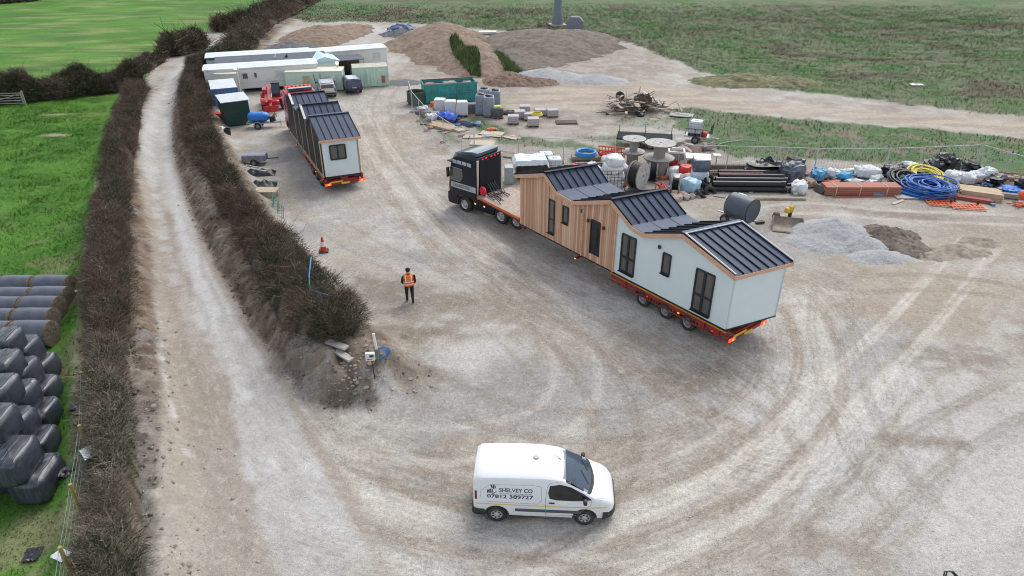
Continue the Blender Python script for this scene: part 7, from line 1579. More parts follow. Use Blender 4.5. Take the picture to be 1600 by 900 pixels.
mb = MB(); mb.bag((0, 0, .55), (1.15, 1.0, .95), 4, .05, 8, 12); P('white_tier', mb, mat('blue_print_sacks', (.56, .64, .68), .45, .3, 2), r_)
mb = MB(); mb.bag((0, 0, 1.45), (1.15, 1.0, .80), 5, .07, 8, 12); P('dark_tier', mb, mat('slate_wrap', (.10, .12, .15), .35, .5, 3), r_)
mb = MB(); mb.bag((0, 0, 1.88), (1.1, .95, .12), 6, .1, 6); P('clear_cover', mb, M_BAG, r_)
mb = MB(); pallet_base(mb, 1.15, 1.0); P('pallet', mb, M_PALLET, r_)
mb = MB(); mb.box((0, 0, .9), (2.6, 1.3, .07)); mb.box((-1.0, 0, .45), (.2, 1, .88)); mb.box((1.0, 0, .45), (.2, 1, .88)); S('white_board', mb, M_CARA, 'white sheet laid level behind the red box and wrapped pallet', 'board', G(1080, 262), R(-12))
M_BRICKW = mat('pinkish_blocks', (.42, .33, .28), .85, .3, 4, bump=.3)
for k in range(16):
    px, py = 1062 + 50 * rnd.random(), 232 + 24 * rnd.random(); p = G(px, py); mb = MB(); mb.box((0, 0, .2), (.6 + .4 * rnd.random(), .4 + .3 * rnd.random(), .35 + .25 * rnd.random())); o = S('stone_block', mb, M_BRICKW, 'pinkish stone block in the tumbled rubble behind the white board', 'block', p + Vector((0, 0, .15 * rnd.random())), rnd.random() * 3, 'tumbled pink blocks', bevel=.03); o.rotation_euler = (rnd.random() * .5, rnd.random() * .5, rnd.random() * 3)
p = G(1118, 258); r_ = T('square_sign', 'small white square sign on a short post at the fence', 'sign', (p.x, p.y, 0), 0)
mb = MB(); mb.bar((0, 0, 0), (0, 0, .75), .08); P('post', mb, M_PLY, r_)
mb = MB(); mb.box((0, 0, .80), (.55, .5, .04)); P('board', mb, M_CARA, r_)
# caterpillar of old tyres and tracks
for k, (px, py, z, a) in enumerate(((1096, 300, .0, .3), (1102, 294, .2, .7), (1094, 306, .0, 1.2), (1108, 302, .05, .1), (1104, 290, .42, .5))):
    mb = MB(); mb.torus((0, 0, .12), .34, .13, n=22, k=8, sq=.9); o = S('old_tyre', mb, M_TYRE, 'worn muddy tyre in the heap left of the black pipes', 'tyre', G(px, py) + Vector((0, 0, z)), a, 'heap of old tyres'); o.rotation_euler = (.3 * k, .25, a)
mb = MB(); [mb.tube([(rnd.random() - .5, rnd.random() * .6, .1), (rnd.random() - .3, .3 + rnd.random() * .3, .4), (rnd.random(), rnd.random() - .5, .1)], .05, 6) for _ in range(9)]; S('red_hose_tangle', mb, mat('hose_red', (.50, .03, .04), .5), 'tangle of red hose by the small drum', 'hose', G(1030, 298))
for k in range(7):
    p = G(1052 + 30 * rnd.random(), 306 + 7 * rnd.random()); mb = MB(); mb.rock((0, 0, .12), .22 + .12 * rnd.random(), k); S('stone_lump', mb, M_BRICKW, 'broken stone lying in front of the blue printed sack', 'rubble', p, k, 'stones before the sacks')
# brush and scrap pile
M_TWIG = mat('dry_brush', (.20, .15, .11), .9, .4, 6)
p = G(990, 172); r_ = T('scrap_pile', 'pile of dead branches and broken timber on the mud', 'scrap pile', (p.x, p.y, 0), 0)
mb = MB()
for k in range(200):
    a = Vector((rnd.gauss(0, 1.3), rnd.gauss(0, .7), .1 + abs(rnd.gauss(.30, .28)))); d = Vector((rnd.gauss(0, 1), rnd.gauss(0, .8), rnd.gauss(0, .25))).normalized() * (.4 + .9 * rnd.random()); b_ = a + d; b_.z = max(.05, b_.z); mb.bar(a, b_, .035 + .06 * rnd.random() ** 3)
P('branches', mb, M_TWIG, r_)
mb = MB()
for k in range(80):
    a = Vector((rnd.gauss(-.2, 1.4), rnd.gauss(0, .7), .1 + abs(rnd.gauss(.4, .3)))); d = Vector((rnd.gauss(0, 1), rnd.gauss(-.3, .8), rnd.gauss(0, .4))).normalized() * (.7 + 1.0 * rnd.random()); b_ = a + d; b_.z = max(.05, b_.z); mb.bar(a, b_, (.55 if k % 9 == 0 else .22) * (.5 + rnd.random()), .04)
P('broken_boards', mb, mat('pale_broken_board', (.42, .36, .30), .8, .35, 2), r_)
mb = MB(); mb.bag((.9, .3, .8), (1.6, 1.3, 1.1), 8, .45, 2.5, 10, 3); P('root_ball', mb, mat('root_brown', (.10, .07, .05), .95, .5, 6, bump=1), r_)
for nm, m, px, py, z, dims, rot, lb, ct in (('car_wheel', M_TYRE, 968, 163, .8, None, (1.1, .2, .3), 'old wheel on top of the scrap pile', 'wheel'), ('sheet_panel', mat('beige_panel', (.46, .38, .32), .7, .2, 3), 946, 168, .05, (1.6, 1.3, .04), (.25, -.5, .2), 'beige bent panel at the left end of the scrap pile', 'panel'), ('sheet_panel', mat('mint_board', (.50, .60, .52), .6, .1, 3), 1017, 160, .55, (1.9, .5, .05), (-.2, .45, -.5), 'long pale green board leaning on the scrap pile', 'board'), ('sheet_panel', M_CYAN, 1000, 176, .12, (1.0, .5, .04), (.2, .1, 0), 'pale blue sheet at the foot of the scrap pile', 'sheet'), ('sheet_panel', mat('beige_panel', (.46, .38, .32), .7), 985, 172, .3, (1.2, .9, .04), (.9, .1, .1), 'beige board standing in the middle of the scrap pile', 'board'), ('timber_gate', M_DRUM, 1065, 181, .10, (2.1, 1.3, .06), (0, 0, -.3), 'pale braced timber gate lying flat right of the scrap pile', 'gate')):
    p = G(px, py); mb = MB()
    if dims is None: mb.torus((0, 0, 0), .36, .13, n=22); mb.lathe([(.001, .03), (.2, .05), (.27, .0)], n=16)
    else:
        mb.box((0, 0, 0), dims)
        if nm == 'timber_gate': mb.bar((-1.0, -.6, .05), (1.0, .6, .05), .10, .05); mb.bar((-1.0, .6, .052), (1.0, -.6, .052), .10, .05)
    o = S(nm, mb, m, lb, ct, p + Vector((0, 0, z)), 0); o.rotation_euler = rot
# tank trailer in the grass
p = G(1090, 221); r_ = T('tank_trailer', 'small mesh sided trailer carrying a caged water tank, on the grass', 'trailer', (p.x, p.y, 0), R(-25))
mb = MB(); mb.box((0, 0, .5), (2.1, 1.2, .10)); mb.bar((1.0, .0, .45), (1.8, 0, .4), .07); P('bed', mb, M_GALV, r_)
mb = MB(); [mb.bar((x, -.58, .55), (x, -.58, 1.15), .04) for x in (.95, .4, -.2, -.95)]; mb.bar((-.95, -.58, 1.15), (.95, -.58, 1.15), .03); [mb.bar((1.02, -.58 + .29 * k, .55), (1.02, -.58 + .29 * k, 1.5), .03) for k in range(5)]; mb.bar((1.02, -.58, 1.5), (1.02, .58, 1.5), .04); P('mesh_side', mb, M_CHAS, r_)
for s in (1, -1): wheel('wheel', r_, -.1, s * .72, .30, .18, s, M_STEEL)
mb = MB(); mb.bag((.5, -.3, .75), (.5, .4, .4), 3, .1, 4); P('red_pump', mb, M_SIGR, r_)
o = ibc(p + Matrix.Rotation(R(-25), 3, 'Z') @ Vector((-.3, .05, .55)), R(-25), 'caged white water tank riding on the mesh sided trailer')
mb = MB(); pts = [G(1112, 222, .05), G(1122, 226, .05), G(1135, 222, .08), G(1160, 219, .1), G(1182, 220, .08)]; mb.tube(smooth_path([tuple(q) for q in pts], 6) if False else pts, .035, 6); S('grass_hose', mb, M_GALV, 'pale hose trailing over the grass from the tank trailer', 'hose')
# black pipes and beams
for k in range(8):
    p = G(1172 + 3 * (k % 4), 300 - 6 * (k % 4)); row = k // 4; L_ = 5.2 - .3 * row
    mb = MB(); mb.cyl((-L_ / 2, 0, 0), (L_ / 2, 0, 0), .19, n=18, cap=False); mb.cyl((-L_ / 2, 0, 0), (L_ / 2, 0, 0), .155, n=18, cap=False); mb.cyl((L_ / 2 - .25, 0, 0), (L_ / 2, 0, 0), .215, n=18, cap=False)
    S('drain_pipe', mb, M_BPIPE, 'long black drain pipe in the stacked bundle behind the tank', 'pipe', p + Vector((.4 * (_h1(k) - .5) - .1 * row, .1 * row, .21 + .34 * row)), R(-1.5), 'bundle of black drain pipes')
mb = MB(); mb.cyl((-.1, 0, .12), (4.6, 0, .12), .09, n=10); S('long_pole', mb, M_PLY, 'pale pole lying along the front of the black pipes', 'pole', G(1150, 312), R(-.5))
for px, py, L_, a, lb in ((1135, 264, 4.2, -.02, 'upper dark beam beyond the black pipes'), (1128, 273, 3.6, .04, 'lower dark beam beyond the black pipes')): 
    mb = MB(); mb.box((0, 0, .2), (L_, .3, .25)); S('timber_beam', mb, mat('brown_beam', (.15, .12, .095), .8, .3, 3), lb, 'timber', G(px, py), a)
mb = MB()
for k in range(12): mb.bar((-2.0 + .33 * k, 0, 0), (-2.0 + .33 * k, -.25, .75), .02)
mb.bar((-2, -.25, .75), (1.7, -.25, .75), .025); mb.box((-.2, .0, .06), (3.8, .7, .1)); S('mesh_sheets', mb, mat('salmon_boards', (.56, .27, .18), .7, .2, 3), 'salmon boards with rusty mesh behind the black pipes', 'mesh sheet', G(1150, 284), 0)
junk = [('black_heap', M_BBAG, 1195, 276, 2.6, 1.6, .9, 'sprawling heap of black plastic left of the wrapped grey lump'), ('grey_wrapped_lump', mat('slate_wrap', (.10, .12, .15), .35), 1235, 285, 1.5, 1.2, 1.3, 'upright lump wrapped in grey plastic'), ('black_bundle', M_BBAG, 1240, 268, 1.4, 1.0, .8, 'black bundle behind the grey wrapped lump'), ('white_sack', M_BAG, 1247, 303, 1.15, .9, .8, 'rumpled white sack at the end of the black pipes'), ('blue_white_bag', mat('blue_white_bag', (.10, .34, .66), .5, .9, 2.0), 1276, 284, 1.05, .9, .85, 'blue and white bag right of the grey wrapped lump'), ('brown_bundle', M_PALLET, 1262, 292, 1.0, .8, .5, 'brown timber bundle behind the white sack'),
    ('white_sack', M_BAG, 1299, 279, 1.0, .8, .6, 'grey white sack above the terracotta boards'), ('cyan_sheet', M_CYAN, 1317, 282, 1.0, .8, .5, 'cyan sheet behind the terracotta boards'), ('white_sack', M_BAG, 1353, 278, 1.6, 1.1, .75, 'largest white sack behind the terracotta boards'), ('white_roll', M_CARA, 1325, 274, 1.6, .4, .4, 'white roll lying behind the cyan sheet'), ('white_sack', M_BAG, 1368, 284, 1.0, .6, .4, 'flat white sack by the right end of the terracotta boards'), ('black_bundle', M_BBAG, 1392, 274, 2.0, 1.1, .7, 'low black bundle under the fence left of the coils'), ('black_bag', M_BBAG, 1457, 270, 1.4, 1.0, .8, 'black bag at the fence left of the tallest one'), ('black_bag', M_BBAG, 1477, 268, 1.4, 1.0, 1.1, 'tallest black bag at the fence behind the white sacks'), ('black_bag', M_BBAG, 1520, 270, 1.5, .9, .6, 'black bag among white sacks near the fence corner'),
    ('white_sack', M_BAG, 1487, 286, 1.15, .9, .75, 'white sack with grey mark, left end of the row by the fence'), ('white_sack', M_BAG, 1506, 287, 1.1, .9, .7, 'second white sack in the row by the fence'), ('white_sack', M_BAG, 1524, 286, 1.1, .9, .7, 'third white sack in the row by the fence'), ('white_sack', M_BAG, 1540, 284, 1.0, .9, .9, 'tall white sack at the right end of the row by the fence'), ('black_bag', M_BBAG, 1553, 290, 1.6, 1.0, .6, 'black sack in front of the rust red rods'), ('blue_sheet', M_BLUE, 1580, 302, 1.3, 1.1, .35, 'blue sheet on the ground near the orange ball'), ('black_bag', M_BBAG, 1600, 300, 1.0, 1.0, .8, 'black sack at the right edge of the stored goods'), ('white_sack', M_BAG, 1420, 271, 1.2, .8, .7, 'white sack behind the yellow coil')]
for i, (nm, m, px, py, sx, sy, h, lb) in enumerate(junk):
    mb = MB(); mb.bag((0, 0, h / 2 - .02), (sx * 1.08, sy * 1.1, h * 1.1), i + 90, .42 if m is M_BBAG else .24, 3.0, 12, 2.8); S(nm, mb, m, lb, 'sheet' if 'sheet' in nm else 'bag' if 'bag' in nm or 'sack' in nm else 'bundle', G(px, py - 2), i * .37)
mb = MB()
for k in range(7): mb.tube([(rnd.random() * 2 - 1.6, -.3, .3), (-.8 + rnd.random(), .1, 1.0 + .3 * rnd.random()), (.6 + .6 * rnd.random(), .3, .2)], .05, 6)
S('loose_black_pipes', mb, M_BPIPE, 'arching black hoses over the black plastic heap', 'hose', G(1200, 272))
r_ = T('board_stack', 'long banded stack of terracotta boards', 'timber', tuple(G(1342, 302)), R(0))
for k in range(4):
    mb = MB(); mb.box((.03 * (k % 2), 0, .12 + .145 * k), (5.0, 1.0, .12)); P('board_layer', mb, M_TERRA, r_, .006)
for x in (-1.8, -.2, 1.6): mb = MB(); mb.box((x, 0, .34), (.06, 1.03, .60)); P('banding', mb, M_PLY, r_)
mb = MB(); mb.box((0, 0, .25), (.7, .9, .35), sh=(.25, 0)); S('dark_boards', mb, mat('charcoal_boards', (.06, .055, .055), .7, .3, 3), 'dark tilted boards at the left end of the terracotta stack', 'timber', G(1283, 300), .3)
mb = MB(); mb.box((0, 0, .05), (4.8, .09, .09)); S('long_rail', mb, M_TERRA, 'single terracotta rail lying in front of the board stack', 'timber', G(1358, 308), .03)
mb = MB(); mb.box((0, 0, .06), (1.4, .6, .08)); S('grey_board', mb, mat('grey_board', (.36, .35, .32), .7, .15, 3), 'grey board on the ground left of the blue hose pile', 'board', G(1415, 309), -.02)
def coil(label, px, py, Rr, r, n, m, tilt=(0, 0), z=0, nm='hose_coil', seed=0):
    mb = MB()
    for k in range(n):
        q = rnd.random; c = ((q() - .5) * .18 * n * .2, (q() - .5) * .15 * n * .2); RR = Rr * (.50 + .62 * q()); th = (q() - .5) * .3
        mb.tube([(c[0] + RR * math.cos(a), c[1] + RR * math.sin(a) * (1 + .1 * q()), r + r * 1.0 * (k * .6) + RR * math.cos(a) * th * .5) for a in np.linspace(0, 2 * PI, 30, endpoint=False)], r, 6, closed=True)
    o = S(nm, mb, m, label, 'hose', G(px, py) + Vector((0, 0, z))); o.rotation_euler = (tilt[0], tilt[1], seed); o.scale = (1, 1, .75); return o
coil('large sprawling pile of bright blue hose', 1447, 300, 1.3, .055, 30, M_BHOSE)
coil('smaller blue hose coil at the left of the sprawling blue pile', 1422, 303, .62, .055, 9, M_BHOSE, seed=1)
coil('black hose coil leaning on the blue pile', 1412, 288, 1.15, .07, 9, M_BPIPE, (.30, .05), .25)
coil('yellow hose coil behind the blue pile', 1444, 281, 1.2, .06, 10, M_YHOSE, (.25, 0), .2)
lumber('timber_stack', 'stack of wide tan boards right of the blue hose pile', G(1528, 306), R(-25), 2.4, 6, 7, M_NEWWOOD, .2, .07)
lumber('timber_stack', 'weathered planks fanned out left of the tan boards', G(1495, 300), R(-30), 3.2, 5, 2, M_OLDWOOD, .2, .07, .5)
lumber('red_planks', 'dark red planks between the weathered planks and the tan boards', G(1512, 312), R(-28), 2.8, 4, 3, mat('dark_red_plank', (.30, .07, .05), .7, .25, 3), .12, .08)
mb = MB(); mb.box((0, 0, .06), (1.5, .7, .06)); S('grey_sheet', mb, mat('pale_grey_panel', (.46, .47, .45), .6, .1, 3), 'pale grey panel on the ground by the blue hose pile', 'board', G(1502, 309), R(-32))
mb = MB(); mb.box((0, 0, .2), (2.6, .3, .28)); S('timber_beam', mb, M_OLDWOOD, 'weathered beam right of the tan boards', 'timber', G(1567, 309), R(-20))
for i, (px, py, a, lb) in enumerate(((1470, 313, -.22, 'orange barrier lying flat nearest the blue hose'), (1506, 318, -.18, 'orange barrier lying flat at the right of the other'))):
    barrier(G(px, py, .08), a, lb, R(88))['group'] = 'orange barriers lying on the ground'
mb = MB(); mb.bag((0, 0, .34), (.68, .68, .66), 0, .0, 2, 14); S('orange_buoy', mb, M_ORANGE, 'round orange ball at the right edge of the stored goods', 'buoy', G(1597, 312))
mb = MB()
for k in range(70): a = Vector((rnd.gauss(0, 1.5), rnd.gauss(0, .6), .1 + .5 * rnd.random())); mb.bar(a, a + Vector((rnd.gauss(0, 1.4), rnd.gauss(0, .3), rnd.gauss(0, .1))), .03)
S('rust_red_rods', mb, mat('rust_rods', (.22, .08, .05), .8, .3, 5), 'tangle of rust red rods beyond the fence corner', 'rods', G(1580, 287), -.2)
mb = MB()
for k in range(8): mb.tube([(rnd.random() - .5, rnd.random() - .5, .03), (rnd.random() - .5, rnd.random() - .5, .25), (rnd.random() * 1.5, rnd.random() - .5, .03)], .03, 6)
S('orange_string', mb, M_ORANGE, 'tangled orange cord in front of the orange ball', 'cord', G(1590, 322))
# site tank, bucket, rammer
r_ = T('fuel_tank', 'dark grey cylindrical tank on a small wheeled frame behind the lodge', 'tank', tuple(G(1155, 349)), R(-52))
mb = MB(); mb.lathe([(.001, -.78), (.70, -.78), (.74, -.74), (.74, .74), (.70, .78), (.001, .78)], (0, 0, 1.05), 'x', 32); P('drum', mb, mat('tank_grey', (.065, .085, .105), .45, .15, 2, dirt=.15), r_)
for x in (-.765, .765): mb = MB(); mb.torus((x, 0, 1.05), .72, .025, 'x', 32, 6); P('rim', mb, M_CHAS, r_)
mb = MB(); mb.bar((-.9, .35, .32), (.9, .35, .32), .1); mb.bar((-.9, -.35, .32), (.9, -.35, .32), .1); [mb.bar((x, -.5, .3), (x, .5, .3), .08) for x in (-.6, .6)]; mb.bar((-.9, 0, .32), (-1.6, .0, .3), .08); P('frame', mb, M_GALV, r_)
for s in (1, -1): wheel('wheel', r_, -.55, s * .78, .30, .2, s, M_STEEL)
mb = MB(); mb.bag((-.3, .25, 1.62), (.6, .3, .3), 3, .2, 3); P('white_label', mb, M_BAG, r_)
r_ = T('digger_bucket', 'muddy wide digger bucket lying open toward the yard', 'digger bucket', tuple(G(1230, 358)), R(-16))
mb = MB(); q = [(-.65, .05), (-.25, .02), (.15, .06), (.42, .20), (.55, .40), (.52, .58)]; th = [(y * .93 + .02, z * .90 + .06) for y, z in q]
mb.loft([[(x, y, z) for y, z in q + th[::-1]] for x in (-.85, .85)]); P('shell', mb, mat('muddy_steel', (.27, .225, .175), .7, .3, 4, dirt=.4), r_)
for x in (-.87, .87):
    mb = MB(); mb.prism(q + [(.2, .48), (-.35, .22)], 'x', x - .02, x + .02); P('cheek', mb, mat('muddy_steel', (.27, .225, .175), .7), r_)
mb = MB(); mb.box((0, -.58, .05), (1.74, .12, .03)); P('cutting_edge', mb, M_STEEL, r_)
r_ = T('trench_rammer', 'yellow trench rammer standing behind the digger bucket', 'rammer', tuple(G(1232, 346)), R(10))
mb = MB(); mb.box((0, 0, .06), (.4, .3, .08)); P('foot', mb, M_CHAS, r_, .02)
mb = MB(); mb.lathe([(.08, .1), (.11, .2), (.11, .55), (.09, .62)], n=14); P('bellows', mb, M_CHAS, r_)
mb = MB(); mb.bag((0, 0, .82), (.26, .30, .42), 3, .05, 4); mb.bag((-.22, 0, .75), (.28, .3, .35), 4, .08, 4); P('engine', mb, M_YEL, r_)
mb = MB(); mb.tube([(.05, -.18, .9), (.1, -.25, 1.15), (.1, .25, 1.15), (.05, .18, .9)], .025, 6, closed=True); P('handle', mb, M_YEL, r_)
mb = MB(); mb.bag((-.55, .1, .3), (.4, .35, .5), 6, .1, 4); S('brown_drum', mb, M_RUST, 'rusty can beside the yellow rammer', 'can', G(1226, 346))
mb = MB(); mb.box((0, 0, .08), (.55, .25, .14)); S('dark_block', mb, M_CHAS, 'small dark block on the gravel below the tank', 'block', G(1187, 349), .3, bevel=.02)

# small clutter lying all over the storage strip
clut = [('scrap_board', M_OLDWOOD, 'weathered offcut of board among the stored goods'), ('scrap_board', M_PLY, 'pale offcut of board among the stored goods'), ('plastic_scrap', M_BAG, 'scrap of white plastic among the stored goods'), ('plastic_scrap', M_BBAG, 'scrap of black plastic among the stored goods'), ('short_pipe', M_BPIPE, 'short length of black pipe among the stored goods'), ('rag', mat('faded_blue', (.10, .22, .36), .7, .4, 4), 'faded blue rag among the stored goods'), ('block_piece', M_BRICKW, 'loose pinkish block among the stored goods'), ('rag', mat('faded_orange_rag', (.50, .14, .06), .7, .4, 4), 'faded orange scrap among the stored goods')]
def clutter(n, x0, x1, yf, sp):
    for k in range(n):
        px = x0 + (x1 - x0) * rnd.random(); p = G(px, yf(px) + rnd.gauss(0, sp)); i = rnd.choice((0, 0, 1, 1, 2, 2, 3, 3, 4, 5, 6, 7)); nm, m, lb = clut[i]; mb = MB(); s_ = .55 + 1.05 * rnd.random()
        if nm == 'scrap_board': mb.box((0, 0, .04), (1.3 * s_, .16 + .2 * rnd.random(), .05))
        elif nm == 'short_pipe': mb.cyl((-.6 * s_, 0, .06), (.6 * s_, 0, .06), .05, n=8)
        elif nm == 'block_piece': mb.box((0, 0, .1), (.4 * s_, .25, .2))
        else: mb.bag((0, 0, .10), (.7 * s_, .5 * s_, .26 * s_), k, .45, 2.6, 6, 4)
        S(nm, mb, m, lb, {'scrap_board': 'timber', 'plastic_scrap': 'litter', 'short_pipe': 'pipe', 'rag': 'litter', 'block_piece': 'block'}[nm], p, rnd.random() * 6.3, 'clutter: ' + lb)
clutter(34, 1112, 1290, lambda x: 287, 10); clutter(76, 1285, 1600, lambda x: 290 + (x - 1285) * .03, 9); clutter(30, 965, 1110, lambda x: 286, 16); clutter(22, 800, 960, lambda x: 262 + (x - 800) * .05, 8); clutter(26, 655, 800, lambda x: 190 + (x - 655) * .15, 10); clutter(14, 930, 1060, lambda x: 178, 6)
# ------------------------------------------------------------------ bales, cone, hose, post, litter
M_FILM = mat('black_film', (.042, .049, .066), .36, .75, 2.2, spec=.7, bump=.35, stretch=(4, .7, .7)); M_FILM2 = mat('grey_net_wrap', (.075, .085, .110), .42, .3, 2.5, spec=.6); M_STRAW = mat('bale_straw', (.135, .105, .078), .95, .5, 9, bump=1)  # black bale film: sky sheen put into its blue-grey base colour
def round_bale(label, loc, rz, L_, r):
    o = T('round_bale', label, 'bale', loc, rz, 'round bales with open ends'); mb = MB()
    prof = [(r * .97, -L_ / 2), (r * 1.0, -L_ / 2 + .06), (r * 1.015, -.2), (r * 1.015, .2), (r, L_ / 2 - .06), (r * .97, L_ / 2)]
    mb.lathe(prof, (0, 0, r * .96), 'x', 40); mb.v = [(x, y * (1 + .02 * mnoise.noise(Vector((x * 3, y * 4, z * 4)))), max(0, z * (1 + .02 * mnoise.noise(Vector((x * 2, y * 3, z * 3 + 5)))))) for x, y, z in mb.v]; P('wrap', mb, M_FILM2, o)
    for s in (1, -1):
        mb = MB(); mb.lathe([(r * .99, s * (L_ / 2 - .10)), (r * .985, s * (L_ / 2 + .03)), (r * .8, s * (L_ / 2 + .05)), (r * .4, s * (L_ / 2 + .03)), (.001, s * (L_ / 2 + .04))], (0, 0, r * .955), 'x', 36); mb.v = [(x + .03 * mnoise.noise(Vector((y * 9, z * 9, s))), y * 1.008, max(0, z * 1.004)) for x, y, z in mb.v]; P('straw_end', mb, M_STRAW, o)
    return o
rows = [((53, 107, 440), (2, 50, 441)), ((49, 103, 458), (-6, 46, 460)), ((33, 89, 474), (-24, 30, 475)), ((24, 79, 493), (-34, 20, 494)), ((19, 77, 513), (-40, 14, 514))]
rb = None
names = [(a + ' right', a + ' left') for a in ('topmost', 'second row', 'third row', 'fourth row', 'lowest row')]
for i, row in enumerate(rows):
    for j, (xa, xb, y) in enumerate(row):
        a, b_ = G(xa, y, 1.1), G(xb, y, 1.1); L_ = (b_ - a).length; c = (a + b_) / 2; d = 1.12
        z0 = gz(c.x, c.y); round_bale('grey wrapped round bale with straw ends, %s of the pile' % names[i][j], (c.x, c.y + .05, z0), heading(a, b_), L_ - .06, d / 2 + .02)
def wrapped_bale(label, px, py, ztop, sx, sy, rz, seed, h=1.05, group='black wrapped bales'):
    p = G(px, py, ztop); z0 = ztop - h; mb = MB(); mb.bag((0, 0, h / 2), (sx, sy, h), seed, .045, 4.8, 20, 2.4)
    o = T('wrapped_bale', label, 'bale', (p.x, p.y, z0), rz, group); P('film', mb, M_FILM, o)
    mb = MB()
    for k in range(3):
        x = sx * (-.3 + .3 * k + .08 * _h1(seed + k)); mb.tube([(x + .02 * math.sin(7 * t + seed), sy * .505 * t, h * (1.002 if abs(t) < .8 else 1.002 - (abs(t) - .8) * 1.6)) for t in np.linspace(-.92, .92, 9)], .012, 4)
    P('film_crease', mb, mat('film_fold', (.05, .055, .07), .3), o)
    return o
g0 = gz(G(50, 620).x, G(50, 620).y); z1, z2, z3 = g0 + 1.05, g0 + 2.0, g0 + 2.75
for i, (px, py, z, lb) in enumerate(((58, 560, z1, 'with torn wrap, top of the right hand row'), (60, 596, z1, 'second down the right hand row'), (59, 633, z1, 'third down the right hand row'), (54, 678, z1, 'fourth down the right hand row'), (52, 728, z1, 'large one at the bottom of the right hand row'),
        (31, 533, z2, 'top of the middle raised row'), (27, 568, z2, 'second down the middle raised row'), (23, 605, z2, 'third down the middle raised row'), (17, 648, z2, 'fourth down the middle raised row'), (12, 700, z2, 'large one at the bottom of the middle raised row'), (2, 520, z3, 'top of the leftmost highest row'), (-2, 556, z3, 'second down the leftmost highest row'), (-8, 596, z3, 'third down the leftmost highest row'), (-14, 645, z3, 'lowest of the leftmost highest row'))):
    big = 'large' in lb; wrapped_bale('black film wrapped square bale, ' + lb, px, py, z, 1.0 + .12 * big, 1.32 + .25 * big, R(3 + 4 * _h1(i)), i + 3)
for i, (px, py) in enumerate(((8, 560), (5, 600), (2, 645), (-4, 700), (-40, 560), (-45, 620), (-50, 690))): wrapped_bale('black film wrapped square bale hidden low in the stack under the raised rows', px, py, z1, 1.0, 1.35, R(4), i + 30)
mb = MB(); mb.sheet(lambda u, v: (1.6 * (u - .5), 1.2 * (v - .5), .25 + .35 * (1 - v) + .18 * mnoise.noise(Vector((u * 5, v * 5, 3)))), 18, 14); p = GT(14, 770); S('loose_film', mb, M_FILM, 'loose crumpled black film at the foot of the bale stack', 'plastic sheet', p)
for px, py, s, lb in ((102, 737, .55, 'black plastic scrap on the grass right of the lowest bale'), (82, 682, .25, 'tiny black plastic scrap beside the bales'), (52, 868, .45, 'black plastic scrap lying alone in the near grass'), (118, 636, .4, 'black plastic scrap near the hedge edge'), (133, 634, .4, 'black plastic scrap caught on the hedge side')):
    p = GT(px, py); mb = MB(); mb.sheet(lambda u, v: (s * (u - .5) * 1.1, s * (v - .5), .05 + .25 * s * abs(mnoise.noise(Vector((u * 4 + px, v * 4, 3))))), 8, 8); S('plastic_scrap', mb, M_BBAG, lb, 'litter', p, px)
for px, py, lb, s in ((117, 458, 'white scrap on the grass by the round bales', .3), (153, 421, 'white scrap caught in the roadside hedge', .4), (150, 728, 'white plastic scrap at the foot of the yellow fence post', .5), (97, 870, 'pale twig litter in the near grass', .35)):
    p = GT(px, py); p.z += .55 if 140 < px < 160 else 0; mb = MB(); mb.sheet(lambda u, v: (s * (u - .5) * 1.3, s * (v - .5), .06 + .3 * s * abs(mnoise.noise(Vector((u * 3 + px, v * 3, 9))))), 8, 8); S('white_litter', mb, M_BAG, lb, 'litter', p, px)
# wire fence along the field side of the roadside hedge
wp = [GT(*q) for q in ((140, 620), (138, 706), (126, 800), (112, 900), (98, 1000))]
for i, p in enumerate(wp):
    mb = MB(); mb.cyl((0, 0, 0), (.04, 0, 1.15), .06, .055, n=10); S('fence_post', mb, mat('yellowed_post', (.36, .27, .10), .8, .2, 6), ['weathered fence post farthest up the wire fence', 'yellowish fence post beside the white scrap', 'fence post nearest the lowest bales', 'fence post at the bottom of the picture by the hedge', 'fence post out of the near corner'][i], 'fence post', p, 0, 'wire fence posts')
mb = MB()
for z in (.35, .6, .85, 1.08):
    for a, b_ in zip(wp[:-1], wp[1:]):
        n = 8; mb.tube([tuple(a.lerp(b_, k / n) + Vector((0, 0, z - .05 * math.sin(PI * k / n)))) for k in range(n + 1)], .008, 4)
S('fence_wire', mb, mat('green_wire', (.16, .24, .20), .5), 'thin wire strands along the field side of the near hedge', 'fence')
# gate at the far left
p = GT(10, 166); r_ = T('field_gate', 'grey five-bar field gate at the end of the bramble hedge', 'gate', tuple(p), R(8)); mb = MB()
for z in (.25, .5, .75, 1.0, 1.2): mb.bar((-1.6, 0, z), (1.6, 0, z), .05)
mb.bar((-1.6, 0, .2), (-1.6, 0, 1.25), .06); mb.bar((1.6, 0, .2), (1.6, 0, 1.25), .06); mb.bar((-1.6, 0, .3), (1.6, 0, 1.15), .05); P('bars', mb, mat('gate_grey', (.34, .33, .31), .7, .2, 5), r_)
for x in (-1.75, 1.75): mb = MB(); mb.cyl((x, 0, 0), (x, 0, 1.4), .1, n=10); P('gate_post', mb, M_OLDWOOD, r_)
